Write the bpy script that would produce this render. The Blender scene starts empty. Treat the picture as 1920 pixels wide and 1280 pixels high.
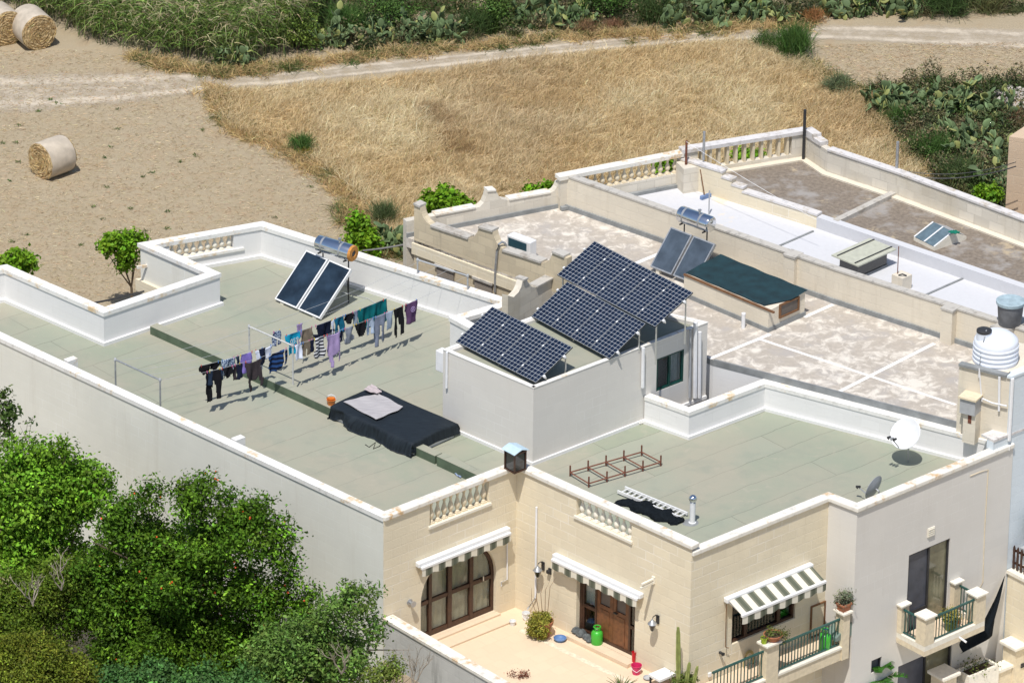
import bpy, math, random
import numpy as np
from mathutils import Vector, Matrix
from mathutils.geometry import tessellate_polygon
random.seed(7); RNG = np.random.default_rng(11)
SC = bpy.context.scene; COL = SC.collection
R = math.radians
# ------------------------------------------------------------------ camera
FPX = 11000.0; PITCH = R(26.0); ROLL = R(0.73)
CAM = Vector((0, -142, 75))
CM = Matrix.Rotation(R(90)-PITCH, 3, 'X') @ Matrix.Rotation(ROLL, 3, 'Z')
cd = bpy.data.cameras.new('camera'); co = bpy.data.objects.new('camera', cd); COL.objects.link(co)
cd.sensor_width = 36; cd.lens = 36*FPX/1920; cd.clip_start = 1; cd.clip_end = 6000
co.matrix_world = Matrix.Translation(CAM) @ CM.to_4x4(); SC.camera = co

def ray(px, py): return CM @ Vector(((px-960)/FPX, -(py-640)/FPX, -1))
def P(px, py, z):
    d = ray(px, py); t = (z-CAM.z)/d.z
    return CAM + d*t
def proj(p):
    c = CM.transposed() @ (Vector(p)-CAM)
    return (960 - c.x/c.z*FPX, 640 + c.y/c.z*FPX)
def Zat(xy, py):            # height above point xy that shows at image row py
    lo, hi = -10.0, 20.0
    for _ in range(50):
        m = (lo+hi)/2
        if proj((xy[0], xy[1], m))[1] > py: lo = m
        else: hi = m
    return (lo+hi)/2
def V(*a): return Vector(a)
UP = Vector((0, 0, 1))

# ------------------------------------------------------------------ mesh builder
WM = {}
class MB:
    def __init__(s): s.v = []; s.f = []; s.M = Matrix.Identity(4); s.uv = {}
    def at(s, o, ex=None, ey=None, ez=None):
        ex = Vector(ex) if ex is not None else Vector((1,0,0))
        ez = Vector(ez) if ez is not None else UP.copy()
        ey = Vector(ey) if ey is not None else ez.cross(ex)
        M = Matrix.Identity(4)
        for i in range(3): M[i][0] = ex[i]; M[i][1] = ey[i]; M[i][2] = ez[i]; M[i][3] = o[i]
        s.M = M; return s
    def world(s): s.M = Matrix.Identity(4); return s
    def p(s, q): s.v.append(s.M @ Vector(q)); return len(s.v)-1
    def face(s, pts):
        i = [s.p(q) for q in pts]; s.f.append(i); return len(s.f)-1
    def box(s, x0, x1, y0, y1, z0, z1, taper=0.0):
        a = taper
        b = [s.p(q) for q in ((x0,y0,z0),(x1,y0,z0),(x1,y1,z0),(x0,y1,z0),(x0+a,y0+a,z1),(x1-a,y0+a,z1),(x1-a,y1-a,z1),(x0+a,y1-a,z1))]
        for q in ((0,3,2,1),(4,5,6,7),(0,1,5,4),(1,2,6,5),(2,3,7,6),(3,0,4,7)): s.f.append([b[k] for k in q])
        return s
    def lathe(s, prof, n=16, c=(0,0,0), cap=True):
        rings = []
        for r, z in prof:
            rings.append([s.p((c[0]+r*math.cos(2*math.pi*k/n), c[1]+r*math.sin(2*math.pi*k/n), c[2]+z)) for k in range(n)])
        for a, b in zip(rings, rings[1:]):
            for k in range(n): s.f.append([a[k], a[(k+1)%n], b[(k+1)%n], b[k]])
        if cap: s.f.append(rings[0][::-1]); s.f.append(rings[-1])
        return s
    def tube(s, pts, r, n=6, taper=None):
        pts = [Vector(q) for q in pts]; rings = []
        for i, q in enumerate(pts):
            d = (pts[min(i+1, len(pts)-1)]-pts[max(i-1, 0)])
            if d.length < 1e-9: d = UP.copy()
            d.normalize()
            a = d.cross(UP if abs(d.z) < .95 else Vector((1,0,0))).normalized(); b = d.cross(a)
            rr = r if taper is None else r + (taper-r)*i/max(1, len(pts)-1)
            rings.append([s.p(q + a*(rr*math.cos(2*math.pi*k/n)) + b*(rr*math.sin(2*math.pi*k/n))) for k in range(n)])
        for a, b in zip(rings, rings[1:]):
            for k in range(n): s.f.append([a[k], a[(k+1)%n], b[(k+1)%n], b[k]])
        s.f.append(rings[0][::-1]); s.f.append(rings[-1]); return s
    def prism(s, loop, z0, z1):         # vertical prism over loop of (x,y) pairs
        n = len(loop)
        a = [s.p((q[0], q[1], z0)) for q in loop]; b = [s.p((q[0], q[1], z1)) for q in loop]
        for k in range(n): s.f.append([a[k], a[(k+1)%n], b[(k+1)%n], b[k]])
        for t in tessellate_polygon([[Vector((q[0], q[1], 0)) for q in loop]]):
            s.f.append([b[i] for i in t]); s.f.append([a[i] for i in t[::-1]])
        return s
    def extrude(s, loop, y0, y1, holes=()):        # (x,z) loop extruded along local y
        loops = [list(loop)] + [list(h) for h in holes]
        A, B = [], []
        for L in loops:
            A.append([s.p((q[0], y0, q[1])) for q in L]); B.append([s.p((q[0], y1, q[1])) for q in L])
        for a, b in zip(A, B):
            n = len(a)
            for k in range(n): s.f.append([a[k], a[(k+1)%n], b[(k+1)%n], b[k]])
        fa = sum(A, []); fb = sum(B, [])
        for t in tessellate_polygon([[Vector((q[0], q[1], 0)) for q in L] for L in loops]):
            s.f.append([fa[i] for i in t]); s.f.append([fb[i] for i in t[::-1]])
        return s
    def build(s, name, mat, parent=None, local=False, smooth=False, recalc=True, bevel=0):
        vs = s.v
        me = bpy.data.meshes.new(name); o = bpy.data.objects.new(name, me)
        if parent is None:
            if not local:
                xs = [q.x for q in vs]; ys = [q.y for q in vs]; zs = [q.z for q in vs]
                org = Vector(((min(xs)+max(xs))/2, (min(ys)+max(ys))/2, min(zs)))
                o.location = org; vs = [q-org for q in vs]; WM[o.name] = Matrix.Translation(org)
            else: WM[o.name] = Matrix.Identity(4)
        else:
            if not local:
                inv = WM[parent.name].inverted(); vs = [inv @ q for q in vs]
            o.parent = parent; WM[o.name] = WM[parent.name]
        me.from_pydata([tuple(q) for q in vs], [], s.f)
        if recalc:
            import bmesh
            bm = bmesh.new(); bm.from_mesh(me); bmesh.ops.remove_doubles(bm, verts=bm.verts, dist=1e-5)
            bmesh.ops.recalc_face_normals(bm, faces=bm.faces); bm.to_mesh(me); bm.free()
        wm = WM[o.name] if not local else Matrix.Identity(4)
        uvl = me.uv_layers.new(name='UVMap')
        for poly in me.polygons:
            n = wm.to_3x3() @ poly.normal
            if abs(n.z) < .6:
                t = Vector((-n.y, n.x, 0)); t.normalize()
                for li in poly.loop_indices:
                    q = wm @ me.vertices[me.loops[li].vertex_index].co
                    uvl.data[li].uv = (q.dot(t), q.z)
            else:
                for li in poly.loop_indices:
                    q = wm @ me.vertices[me.loops[li].vertex_index].co
                    uvl.data[li].uv = (q.dot(ADIR), q.dot(BDIR))
            poly.use_smooth = smooth
        if smooth:
            try: me.set_sharp_from_angle(angle=R(40))
            except Exception: pass
        if bevel:
            m = o.modifiers.new('edge', 'BEVEL'); m.width = bevel; m.segments = 2; m.limit_method = 'ANGLE'; m.angle_limit = R(40)
        if mat is not None: me.materials.append(mat)
        COL.objects.link(o); return o

def tag(o, label=None, cat=None, group=None, kind=None):
    if label: o['label'] = label
    if cat: o['category'] = cat
    if group: o['group'] = group
    if kind: o['kind'] = kind
    return o
def thing(name, label, cat, loc, rz=0.0, group=None):
    o = bpy.data.objects.new(name, None); COL.objects.link(o); o.empty_display_size = .1
    o.location = loc; o.rotation_euler = (0, 0, rz)
    WM[o.name] = Matrix.Translation(Vector(loc)) @ Matrix.Rotation(rz, 4, 'Z')
    return tag(o, label, cat, group)
def copy_tree(o, loc=None, rz=None, parent=None, label=None):
    c = o.copy(); COL.objects.link(c)
    if parent is not None: c.parent = parent
    if loc is not None: c.location = loc
    if rz is not None: c.rotation_euler = (0, 0, rz)
    if label: c['label'] = label
    for ch in list(o.children): copy_tree(ch, parent=c)
    WM[c.name] = Matrix.Translation(c.location) @ Matrix.Rotation(c.rotation_euler.z, 4, 'Z')
    return c
def nmesh(name, verts, quads, mat, cols=None, parent=None, nrm=False):
    """big meshes straight from arrays"""
    verts = np.asarray(verts, dtype=np.float32); quads = np.asarray(quads, dtype=np.int32)
    me = bpy.data.meshes.new(name); k = quads.shape[1]
    me.vertices.add(len(verts)); me.loops.add(quads.size); me.polygons.add(len(quads))
    o = bpy.data.objects.new(name, me)
    if parent is None:
        org = np.array([(verts[:,0].min()+verts[:,0].max())/2, (verts[:,1].min()+verts[:,1].max())/2, verts[:,2].min()], dtype=np.float32)
        o.location = Vector([float(t) for t in org]); WM[o.name] = Matrix.Translation(o.location)
    else:
        org = np.array(WM[parent.name].translation, dtype=np.float32); o.parent = parent; WM[o.name] = WM[parent.name]
    me.vertices.foreach_set('co', (verts-org).ravel())
    me.loops.foreach_set('vertex_index', quads.ravel())
    me.polygons.foreach_set('loop_start', np.arange(0, quads.size, k, dtype=np.int32))
    me.update(calc_edges=True)
    if cols is not None:
        at = me.attributes.new('Col', 'FLOAT_COLOR', 'POINT')
        c4 = np.ones((len(verts), 4), dtype=np.float32); c4[:, :3] = cols
        at.data.foreach_set('color', c4.ravel())
    me.materials.append(mat); COL.objects.link(o); return o

# ------------------------------------------------------------------ materials
def nodes(name):
    m = bpy.data.materials.new(name); m.use_nodes = True; nt = m.node_tree
    b = nt.nodes['Principled BSDF']; return m, nt, b
def N(nt, t, **kw):
    n = nt.nodes.new(t)
    for k, v in kw.items():
        if hasattr(n, k) and k not in n.inputs: setattr(n, k, v)
        else: n.inputs[k].default_value = v
    return n
def c4(c): return (c[0], c[1], c[2], 1)
def mixc(nt, fac, a, b, mode='MIX'):
    n = nt.nodes.new('ShaderNodeMix'); n.data_type = 'RGBA'; n.blend_type = mode
    for key, val in ((0, fac), (6, a), (7, b)):
        if hasattr(val, 'links'): nt.links.new(val, n.inputs[key])
        elif isinstance(val, (int, float)): n.inputs[key].default_value = val
        else: n.inputs[key].default_value = c4(val)
    return n.outputs[2]
def pos(nt, sc=(1,1,1)):
    g = nt.nodes.new('ShaderNodeNewGeometry'); m = nt.nodes.new('ShaderNodeMapping'); m.inputs['Scale'].default_value = sc
    nt.links.new(g.outputs['Position'], m.inputs['Vector']); return m.outputs[0]
def uvc(nt):
    return nt.nodes.new('ShaderNodeTexCoord').outputs['UV']
def noise(nt, vec, scale, detail=4, rough=.55, dist=0.0):
    n = N(nt, 'ShaderNodeTexNoise'); n.inputs['Scale'].default_value = scale; n.inputs['Detail'].default_value = detail
    n.inputs['Roughness'].default_value = rough; n.inputs['Distortion'].default_value = dist
    nt.links.new(vec, n.inputs['Vector']); return n.outputs['Fac']
def ramp(nt, fac, lo, hi, a=0.0, b=1.0):
    n = nt.nodes.new('ShaderNodeMapRange'); n.inputs[1].default_value = lo; n.inputs[2].default_value = hi
    n.inputs[3].default_value = a; n.inputs[4].default_value = b; nt.links.new(fac, n.inputs[0]); return n.outputs[0]
def mul(nt, a, b):
    n = nt.nodes.new('ShaderNodeMath'); n.operation = 'MULTIPLY'
    for i, x in enumerate((a, b)):
        if hasattr(x, 'links'): nt.links.new(x, n.inputs[i])
        else: n.inputs[i].default_value = x
    return n.outputs[0]
def bump(nt, b, h, strength=.3, dist=.02):
    n = nt.nodes.new('ShaderNodeBump'); n.inputs['Strength'].default_value = strength; n.inputs['Distance'].default_value = dist
    nt.links.new(h, n.inputs['Height']); nt.links.new(n.outputs[0], b.inputs['Normal'])
def plain(name, col, rough=.6, metal=0.0, var=.12, vs=6.0, spec=None):
    m, nt, b = nodes(name)
    f = noise(nt, pos(nt), vs, 5)
    c = mixc(nt, ramp(nt, f, .3, .7), [x*(1-var) for x in col], [min(1, x*(1+var)) for x in col])
    nt.links.new(c, b.inputs['Base Color']); b.inputs['Roughness'].default_value = rough; b.inputs['Metallic'].default_value = metal
    if spec is not None: b.inputs['Specular IOR Level'].default_value = spec
    return m
def masonry(name, col, joint, dirt=None, bw=.55, rh=.265, jf=.5, blockvar=.06, stain=.0, stain_col=(.12,.11,.10), rough=.85, big=.08, msize=.010, bs=.5):
    """stone or plastered block wall: coursing from the UV map in metres, cloudy tone, vertical streaks"""
    m, nt, b = nodes(name)
    u = uvc(nt); br = N(nt, 'ShaderNodeTexBrick'); nt.links.new(u, br.inputs['Vector'])
    br.inputs['Scale'].default_value = 1.0; br.inputs['Brick Width'].default_value = bw; br.inputs['Row Height'].default_value = rh
    br.inputs['Mortar Size'].default_value = msize; br.inputs['Mortar Smooth'].default_value = .2
    br.inputs['Color1'].default_value = c4([x*(1-blockvar) for x in col]); br.inputs['Color2'].default_value = c4([min(1, x*(1+blockvar)) for x in col])
    br.inputs['Mortar'].default_value = c4(col)
    ps = pos(nt)
    brk = ramp(nt, noise(nt, ps, .9, 3), .42, .62)
    jm = mul(nt, mul(nt, br.outputs['Fac'], brk), jf)
    base = mixc(nt, jm, br.outputs['Color'], joint)
    cl = noise(nt, ps, .55, 6, .6)
    base = mixc(nt, ramp(nt, cl, .35, .7), base, dirt or [x*(1-big) for x in col]) if dirt is None else mixc(nt, mul(nt, ramp(nt, cl, .45, .75), .6), base, dirt)
    if stain:
        st = noise(nt, pos(nt, (2.2, 2.2, .22)), 1.6, 5, .65)
        base = mixc(nt, mul(nt, ramp(nt, st, .56, .74), stain), base, stain_col)
    nt.links.new(base, b.inputs['Base Color']); b.inputs['Roughness'].default_value = rough
    b.inputs['Specular IOR Level'].default_value = .25
    fine = noise(nt, ps, 14, 5)
    hh = N(nt, 'ShaderNodeMath'); hh.operation = 'SUBTRACT'; nt.links.new(fine, hh.inputs[0]); nt.links.new(br.outputs['Fac'], hh.inputs[1])
    bump(nt, b, hh.outputs[0], bs, .011)
    return m
# ------------------------------------------------------------------ key levels and plan
ZR = 4.0                      # main flat roof
F3a = P(1297, 1042.3, 4.68); F4 = P(1554, 938.5, 4.68); F5 = P(1607.4, 959, 4.68); F6 = P(1900, 838, 4.68)
F1 = P(719, 977, 4.88); F2 = P(969.4, 879.4, 4.88); F0 = P(-110, 588.4, 4.88)
def flat(v): return Vector((v.x, v.y, 0))
ADIR = flat(F4-F3a).normalized(); BDIR = flat(F3a-F2).normalized()
BDIR = (BDIR - ADIR*BDIR.dot(ADIR)).normalized()

def offs(pts, d, closed=False):
    """offset a plan polyline to its left by d, mitred"""
    pts = [Vector((q[0], q[1])) for q in pts]; n = len(pts); out = []
    for i in range(n):
        a = pts[i-1] if (i > 0 or closed) else None; b = pts[(i+1) % n] if (i < n-1 or closed) else None
        ns = []
        if a is not None: t = (pts[i]-a).normalized(); ns.append(Vector((-t.y, t.x)))
        if b is not None: t = (b-pts[i]).normalized(); ns.append(Vector((-t.y, t.x)))
        if len(ns) == 2:
            m = (ns[0]+ns[1]).normalized(); k = d/max(.3, m.dot(ns[0]))
        else: m = ns[0]; k = d
        out.append(pts[i]+m*k)
    return out
def ribbon(mb, pts, o0, o1, z0, z1, closed=False):
    a = offs(pts, o0, closed); b = offs(pts, o1, closed); n = len(pts)
    I = [[mb.p((q.x, q.y, z)) for q in L] for L, z in ((a, z0), (b, z0), (b, z1), (a, z1))]
    m = n if closed else n-1
    for i in range(m):
        j = (i+1) % n
        for k in range(4):
            k2 = (k+1) % 4; mb.f.append([I[k][i], I[k][j], I[k2][j], I[k2][i]])
    if not closed:
        mb.f.append([I[k][0] for k in range(4)]); mb.f.append([I[k][n-1] for k in (3,2,1,0)])
    return mb
class Wall:
    """a vertical wall plane from plan point a to b; out = outward normal; local x along, y outward, z up"""
    def __init__(s, a, b, left_inside=True):
        s.a = flat(a); s.b = flat(b); s.u = (s.b-s.a).normalized(); s.L = (s.b-s.a).length
        nl = Vector((-s.u.y, s.u.x, 0)); s.n = -nl if left_inside else nl
    def hit(s, px, py, d=0.0):
        r = ray(px, py); o = s.a + s.n*d; t = (o-CAM).dot(s.n)/r.dot(s.n); return CAM + r*t
    def uz(s, px, py, d=0.0):
        h = s.hit(px, py, d); return ((h-s.a).dot(s.u), h.z)
    def pt(s, u, z, d=0.0): return s.a + s.u*u + s.n*d + UP*z
    def mb(s, m=None): 
        m = m or MB(); return m.at(s.a, s.u, s.n, UP)
def panel(mb, W, Q0, Q1, z0, z1, holes=(), t=.22, caps=(False, False)):
    """wall leaf with holes: outer face on the wall plane, inner face mitred to Q0, Q1"""
    mb.world()
    qa = (Vector((Q0.x, Q0.y, 0))-W.a).dot(W.u); qb = (Vector((Q1.x, Q1.y, 0))-W.a).dot(W.u)
    loops = [[(0, z0), (W.L, z0), (W.L, z1), (0, z1)]] + [list(h) for h in holes]
    back = [[(qa, z0), (qb, z0), (qb, z1), (qa, z1)]] + [list(h) for h in holes]
    A = [[mb.p(W.pt(u, z, 0)) for u, z in L] for L in loops]; B = [[mb.p(W.pt(u, z, -t)) for u, z in L] for L in back]
    fa = sum(A, []); fb = sum(B, [])
    for tr in tessellate_polygon([[Vector((u, z, 0)) for u, z in L] for L in loops]):
        mb.f.append([fa[i] for i in tr])
    for tr in tessellate_polygon([[Vector((u, z, 0)) for u, z in L] for L in back]):
        mb.f.append([fb[i] for i in tr[::-1]])
    for k in (0, 2): mb.f.append([A[0][k], A[0][(k+1) % 4], B[0][(k+1) % 4], B[0][k]])
    if caps[0]: mb.f.append([A[0][3], A[0][0], B[0][0], B[0][3]])
    if caps[1]: mb.f.append([A[0][1], A[0][2], B[0][2], B[0][1]])
    for a, b in zip(A[1:], B[1:]):
        n = len(a)
        for k in range(n): mb.f.append([a[k], a[(k+1) % n], b[(k+1) % n], b[k]])
    return mb
def rect(u0, u1, z0, z1): return [(u0, z0), (u1, z0), (u1, z1), (u0, z1)]
def rectpx(W, a, b, c=None, d=0.0):
    """(u0,u1,z0,z1) on the wall from left-top and right-bottom pixels"""
    u0, z1 = W.uz(*a, d); u1, z0 = W.uz(*b, d)
    return (min(u0, u1), max(u0, u1), min(z0, z1), max(z0, z1))

# ------------------------------------------------------------------ materials
M = {}
M['paint_grey'] = masonry('paint_grey', (.69,.66,.61), (.78,.76,.73), bs=.18, jf=.75, blockvar=.02, big=.05, stain=.10, stain_col=(.42,.37,.30))
M['paint_side'] = masonry('paint_side', (.785,.77,.69), (.86,.86,.81), bs=.2, jf=.9, blockvar=.02, big=.08, stain=.32, stain_col=(.60,.56,.47))
M['paint_white'] = masonry('paint_white', (.78,.77,.755), (.64,.63,.61), bs=.2, jf=.5, blockvar=.02, big=.05, stain=.08, stain_col=(.5,.48,.44))
M['limestone'] = masonry('limestone', (.78,.69,.515), (.89,.83,.72), jf=.85, blockvar=.06, msize=.016, stain=.12, stain_col=(.42,.31,.17), big=.08)
M['old_stone'] = masonry('old_stone', (.60,.51,.36), (.42,.36,.27), jf=.5, blockvar=.08, stain=.42, stain_col=(.23,.20,.16), big=.15, dirt=(.46,.39,.28))
M['patched_stone'] = masonry('patched_stone', (.66,.61,.52), (.45,.42,.36), jf=.6, blockvar=.10, stain=.35, stain_col=(.36,.31,.24), dirt=(.50,.43,.30))
M['cream_plaster'] = masonry('cream_plaster', (.72,.65,.53), (.60,.54,.44), jf=.4, blockvar=.04, stain=.30, stain_col=(.47,.40,.30))
M['blue_white'] = masonry('blue_white', (.66,.72,.76), (.78,.82,.85), jf=.6, blockvar=.02, big=.06)
M['limestone_new'] = masonry('limestone_new', (.60,.455,.32), (.78,.66,.50), jf=.8, blockvar=.05)
def coping_mat(name, col, rust, amt, grime=(.33,.31,.28), gamt=.35):
    m, nt, b = nodes(name); ps = pos(nt)
    a = noise(nt, ps, 1.3, 6, .65); g = noise(nt, ps, 5.0, 6, .65)
    c = mixc(nt, mul(nt, ramp(nt, g, .52, .72), gamt), col, grime)
    c = mixc(nt, mul(nt, mul(nt, ramp(nt, a, .54, .64), ramp(nt, g, .42, .55)), amt), c, rust)
    nt.links.new(c, b.inputs['Base Color']); b.inputs['Roughness'].default_value = .85
    bump(nt, b, noise(nt, ps, 22, 5), .4, .01); return m
M['coping'] = coping_mat('coping', (.78,.74,.66), (.56,.33,.11), .8, gamt=.5)
M['coping_white'] = coping_mat('coping_white', (.80,.78,.74), (.62,.42,.18), .75, gamt=.42)
M['coping_grey'] = coping_mat('coping_grey', (.50,.47,.42), (.30,.25,.19), .6, grime=(.16,.15,.14), gamt=.7)
M['coping_lichen'] = coping_mat('coping_lichen', (.66,.63,.61), (.45,.38,.28), .7, grime=(.30,.28,.27), gamt=.8)
def roof_membrane(name):
    m, nt, b = nodes(name); ps = pos(nt); u = uvc(nt)
    br = N(nt, 'ShaderNodeTexBrick'); mp = nt.nodes.new('ShaderNodeMapping'); nt.links.new(u, mp.inputs['Vector'])
    wob = noise(nt, ps, .6, 4)
    va = nt.nodes.new('ShaderNodeVectorMath'); va.operation = 'ADD'; nt.links.new(mp.outputs[0], va.inputs[0])
    cmb = nt.nodes.new('ShaderNodeCombineXYZ'); nt.links.new(ramp(nt, wob, 0, 1, -.16, .16), cmb.inputs[1]); nt.links.new(cmb.outputs[0], va.inputs[1]); nt.links.new(va.outputs[0], br.inputs['Vector'])
    br.inputs['Scale'].default_value = 1.0; br.inputs['Brick Width'].default_value = 7.5; br.inputs['Row Height'].default_value = .98
    br.inputs['Mortar Size'].default_value = .012; br.inputs['Mortar Smooth'].default_value = .3
    br.inputs['Color1'].default_value = c4((.295,.325,.245)); br.inputs['Color2'].default_value = c4((.345,.358,.285)); br.inputs['Mortar'].default_value = c4((.20,.21,.165))
    big = noise(nt, ps, .33, 5, .6); mid = noise(nt, ps, 1.4, 6, .62)
    c = mixc(nt, ramp(nt, big, .38, .60), br.outputs['Color'], (.37,.35,.275), 'MIX')
    cc = mixc(nt, mul(nt, br.outputs['Fac'], .38), c, (.185,.185,.15))
    cc = mixc(nt, mul(nt, ramp(nt, mid, .5, .72), .5), cc, (.265,.29,.235))
    cc = mixc(nt, mul(nt, ramp(nt, noise(nt, ps, 1.9, 7, .68, .8), .58, .70), .5), cc, (.43,.385,.31))
    f = noise(nt, ps, 30, 3)
    cc = mixc(nt, ramp(nt, f, .2, .8, 0, .16), cc, (.20,.21,.17))
    nt.links.new(cc, b.inputs['Base Color']); b.inputs['Roughness'].default_value = .9; b.inputs['Specular IOR Level'].default_value = .2
    bump(nt, b, mid, .25, .02); return m
M['roof_green'] = roof_membrane('roof_green')
def patch_roof(name, base, top, lo, hi, sc=1.1, third=None, es=.12):
    m, nt, b = nodes(name); ps = pos(nt)
    # patches stretched along the wall direction, as brushed-on coating wears
    a = noise(nt, ps, sc, 9, .68, .6); d = noise(nt, ps, sc*.27, 4, .5); e = noise(nt, ps, 9, 5, .6)
    s = N(nt, 'ShaderNodeMath'); s.operation = 'ADD'; nt.links.new(a, s.inputs[0]); nt.links.new(mul(nt, d, .55), s.inputs[1])
    c = mixc(nt, ramp(nt, e, .3, .7), [x*(1-es) for x in base], [x*(1+es*.7) for x in base])
    if third: c = mixc(nt, ramp(nt, noise(nt, ps, sc*.6, 6, .6), .5, .66), c, third)
    c = mixc(nt, ramp(nt, s.outputs[0], lo, hi), c, top)
    nt.links.new(c, b.inputs['Base Color']); b.inputs['Roughness'].default_value = .9; b.inputs['Specular IOR Level'].default_value = .2
    bump(nt, b, e, .3, .012); return m
M['roof_patchy'] = patch_roof('roof_patchy', (.455,.405,.345), (.70,.645,.565), .74, .90, 2.8, (.42,.385,.35))
M['roof_brown'] = patch_roof('roof_brown', (.235,.195,.155), (.44,.36,.25), .86, 1.02, 2.4, (.33,.305,.28), es=.3)
M['roof_grey'] = patch_roof('roof_grey', (.60,.60,.615), (.74,.64,.50), .93, 1.0, .55, es=.03)
M['flash'] = plain('flash', (.24,.25,.25), .7, var=.2, vs=3)
M['line_white'] = plain('line_white', (.85,.82,.78), .8, var=.05)
M['ridge_green'] = plain('ridge_green', (.085,.12,.075), .85, var=.25, vs=2.5)
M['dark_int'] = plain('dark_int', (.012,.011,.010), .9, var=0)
M['tile'] = masonry('tile', (.72,.57,.41), (.62,.47,.31), bw=.4, rh=.4, jf=.4, blockvar=.04, big=.04)

# ------------------------------------------------------------------ ground
def terr(x, y):
    # the field lies level behind the houses; the street side is 2.6 m lower
    edge = 6.0 if x > -14 else 6.0
    t = min(1, max(0, (edge - y)/12.0)); t = t*t*(3-2*t)
    return -2.6*t
def lin(a, b, s): 
    n = int(round((b-a)/s)); return [a + (b-a)*i/n for i in range(n+1)]
gx = [-3000,-800,-200,-80] + lin(-36, 40, 1.0) + [80,200,800,3000]
gy = [-600,-120,-60] + lin(-30, 60, 1.0) + [100,250,800,3000]
gv = [(x, y, terr(x, y)) for y in gy for x in gx]
nx = len(gx)
gq = [(j*nx+i, j*nx+i+1, (j+1)*nx+i+1, (j+1)*nx+i) for j in range(len(gy)-1) for i in range(nx-1)]
def field_mat():
    m, nt, b = nodes('field'); ps = pos(nt)
    big = noise(nt, ps, .22, 5, .6); mid = noise(nt, ps, 1.1, 6, .65, .4)
    mp = nt.nodes.new('ShaderNodeMapping'); mp.inputs['Rotation'].default_value = (0,0,R(-14)); mp.inputs['Scale'].default_value = (.45,2.2,1); g = nt.nodes.new('ShaderNodeNewGeometry'); nt.links.new(g.outputs['Position'], mp.inputs['Vector'])
    rows = noise(nt, mp.outputs[0], 1.3, 5, .6); fine = noise(nt, ps, 24, 6, .7); vf = noise(nt, ps, 55, 3, .6)
    c = mixc(nt, ramp(nt, big, .35, .65), (.405,.33,.22), (.435,.36,.25))
    c = mixc(nt, mul(nt, ramp(nt, mid, .50, .74), .5), c, (.42,.29,.17))
    c = mixc(nt, mul(nt, ramp(nt, rows, .52, .66), .5), c, (.46,.375,.25))
    c = mixc(nt, mul(nt, ramp(nt, fine, .50, .72), .25), c, (.24,.185,.12))
    c = mixc(nt, mul(nt, ramp(nt, vf, .58, .70), .7), c, (.56,.47,.33))
    nt.links.new(c, b.inputs['Base Color']); b.inputs['Roughness'].default_value = 1; b.inputs['Specular IOR Level'].default_value = .1
    bump(nt, b, fine, .8, .05); return m
g = nmesh('field_ground', gv, gq, field_mat()); g['kind'] = 'structure'

# ------------------------------------------------------------------ main house shell
main = thing('flat_roofed_house', 'white and cream flat-roofed house with sage green roof and courtyard, nearest to the camera', 'house', (F2.x, F2.y, terr(F2.x, F2.y)))
p7 = P(1432, 710, 4.8); p8 = P(1291.5, 763, 4.8)
BW_ = P(831, 656, 6.26); BS_ = P(1000.4, 728, 6.26); BE_ = P(1327, 605, 6.26)
bu = flat(BE_-BS_).normalized()
p9r = P(1203, 729, 4.8); p9 = BS_ + bu*flat(p9r-BS_).dot(bu)
poly = [flat(q) for q in (F0, F1, F2, F3a, F4, F5, F6, p7, p8, p9)]
T = .22
inn = offs(poly, T)
WL = [Wall(poly[i], poly[i+1]) for i in range(len(poly)-1)]
W_side, W_a1, W_b1, W_a2, W_b2, W_a3, W_r2, W_s1, W_s2 = WL
ZB = -3.2
ZC1, ZC2 = 4.88, 4.68
# openings
op_a1 = rectpx(W_a1, (806, 944), (917, 941)); op_a1 = (op_a1[0], op_a1[1], W_a1.uz(806, 985.5)[1], ZC1-.004)
op_b1 = (W_b1.uz(1080.5, 960)[0], W_b1.uz(1184, 1000)[0], W_b1.uz(1080.5, 966)[1], ZC1-.004)
# arched door: jambs at px 789 and 917, sill from 789,1178..., crown about y 1036
ua0 = W_a1.uz(789, 1150)[0]; ua1 = W_a1.uz(930, 1120)[0]
zsill = W_a1.uz(930, 1146)[1]; zcr = W_a1.uz(862, 1026)[1]
ra = (ua1-ua0)/2; ca = (ua0+ua1)/2
arch = [(ua0, zsill), (ua1, zsill)] + [(ca+ra*math.cos(t), zcr-ra*.92+ra*.92*math.sin(t)) for t in lin(0, math.pi, math.pi/20)]
# courtyard door recess
ud0 = W_b1.uz(1080, 1160)[0]; ud1 = W_b1.uz(1190, 1180)[0]
COURT = Zat(F2, 1138)
zdt = W_b1.uz(1085, 1062)[1]
door_b1 = rect(ud0, ud1, COURT+.12, zdt)
# kitchen window on the balcony wall
kw = (W_a2.uz(1373, 1150)[0], W_a2.uz(1492, 1120)[0], W_a2.uz(1374, 1207)[1], W_a2.uz(1374, 1128)[1])
tw = (W_a3.uz(1703.5, 1060)[0], W_a3.uz(1781, 1030)[0], W_a3.uz(1745, 1187)[1], W_a3.uz(1704, 1041)[1])
lw = (W_a3.uz(1684, 1255)[0], W_a3.uz(1785, 1215)[0], -2.4, W_a3.uz(1785, 1205)[1])
sw = rectpx(W_a3, (1634, 1240), (1653, 1262)); sw = (W_a3.uz(1634, 1240)[0], W_a3.uz(1653, 1240)[0], W_a3.uz(1634, 1262)[1], W_a3.uz(1653, 1230)[1])
def seg(i, z1, mat, name, holes=(), caps=(False, False), z0=ZB):
    return panel(MB(), WL[i], inn[i], inn[i+1], z0, z1, holes, T, caps).build(name, mat, main)
seg(0, ZC1, M['paint_side'], 'painted_side_wall', caps=(True, False))
seg(1, ZC1, M['limestone'], 'limestone_wall', [rect(*op_a1), arch])
seg(2, ZC1, M['limestone'], 'limestone_wall', [rect(*op_b1), door_b1], caps=(False, True))
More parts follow.
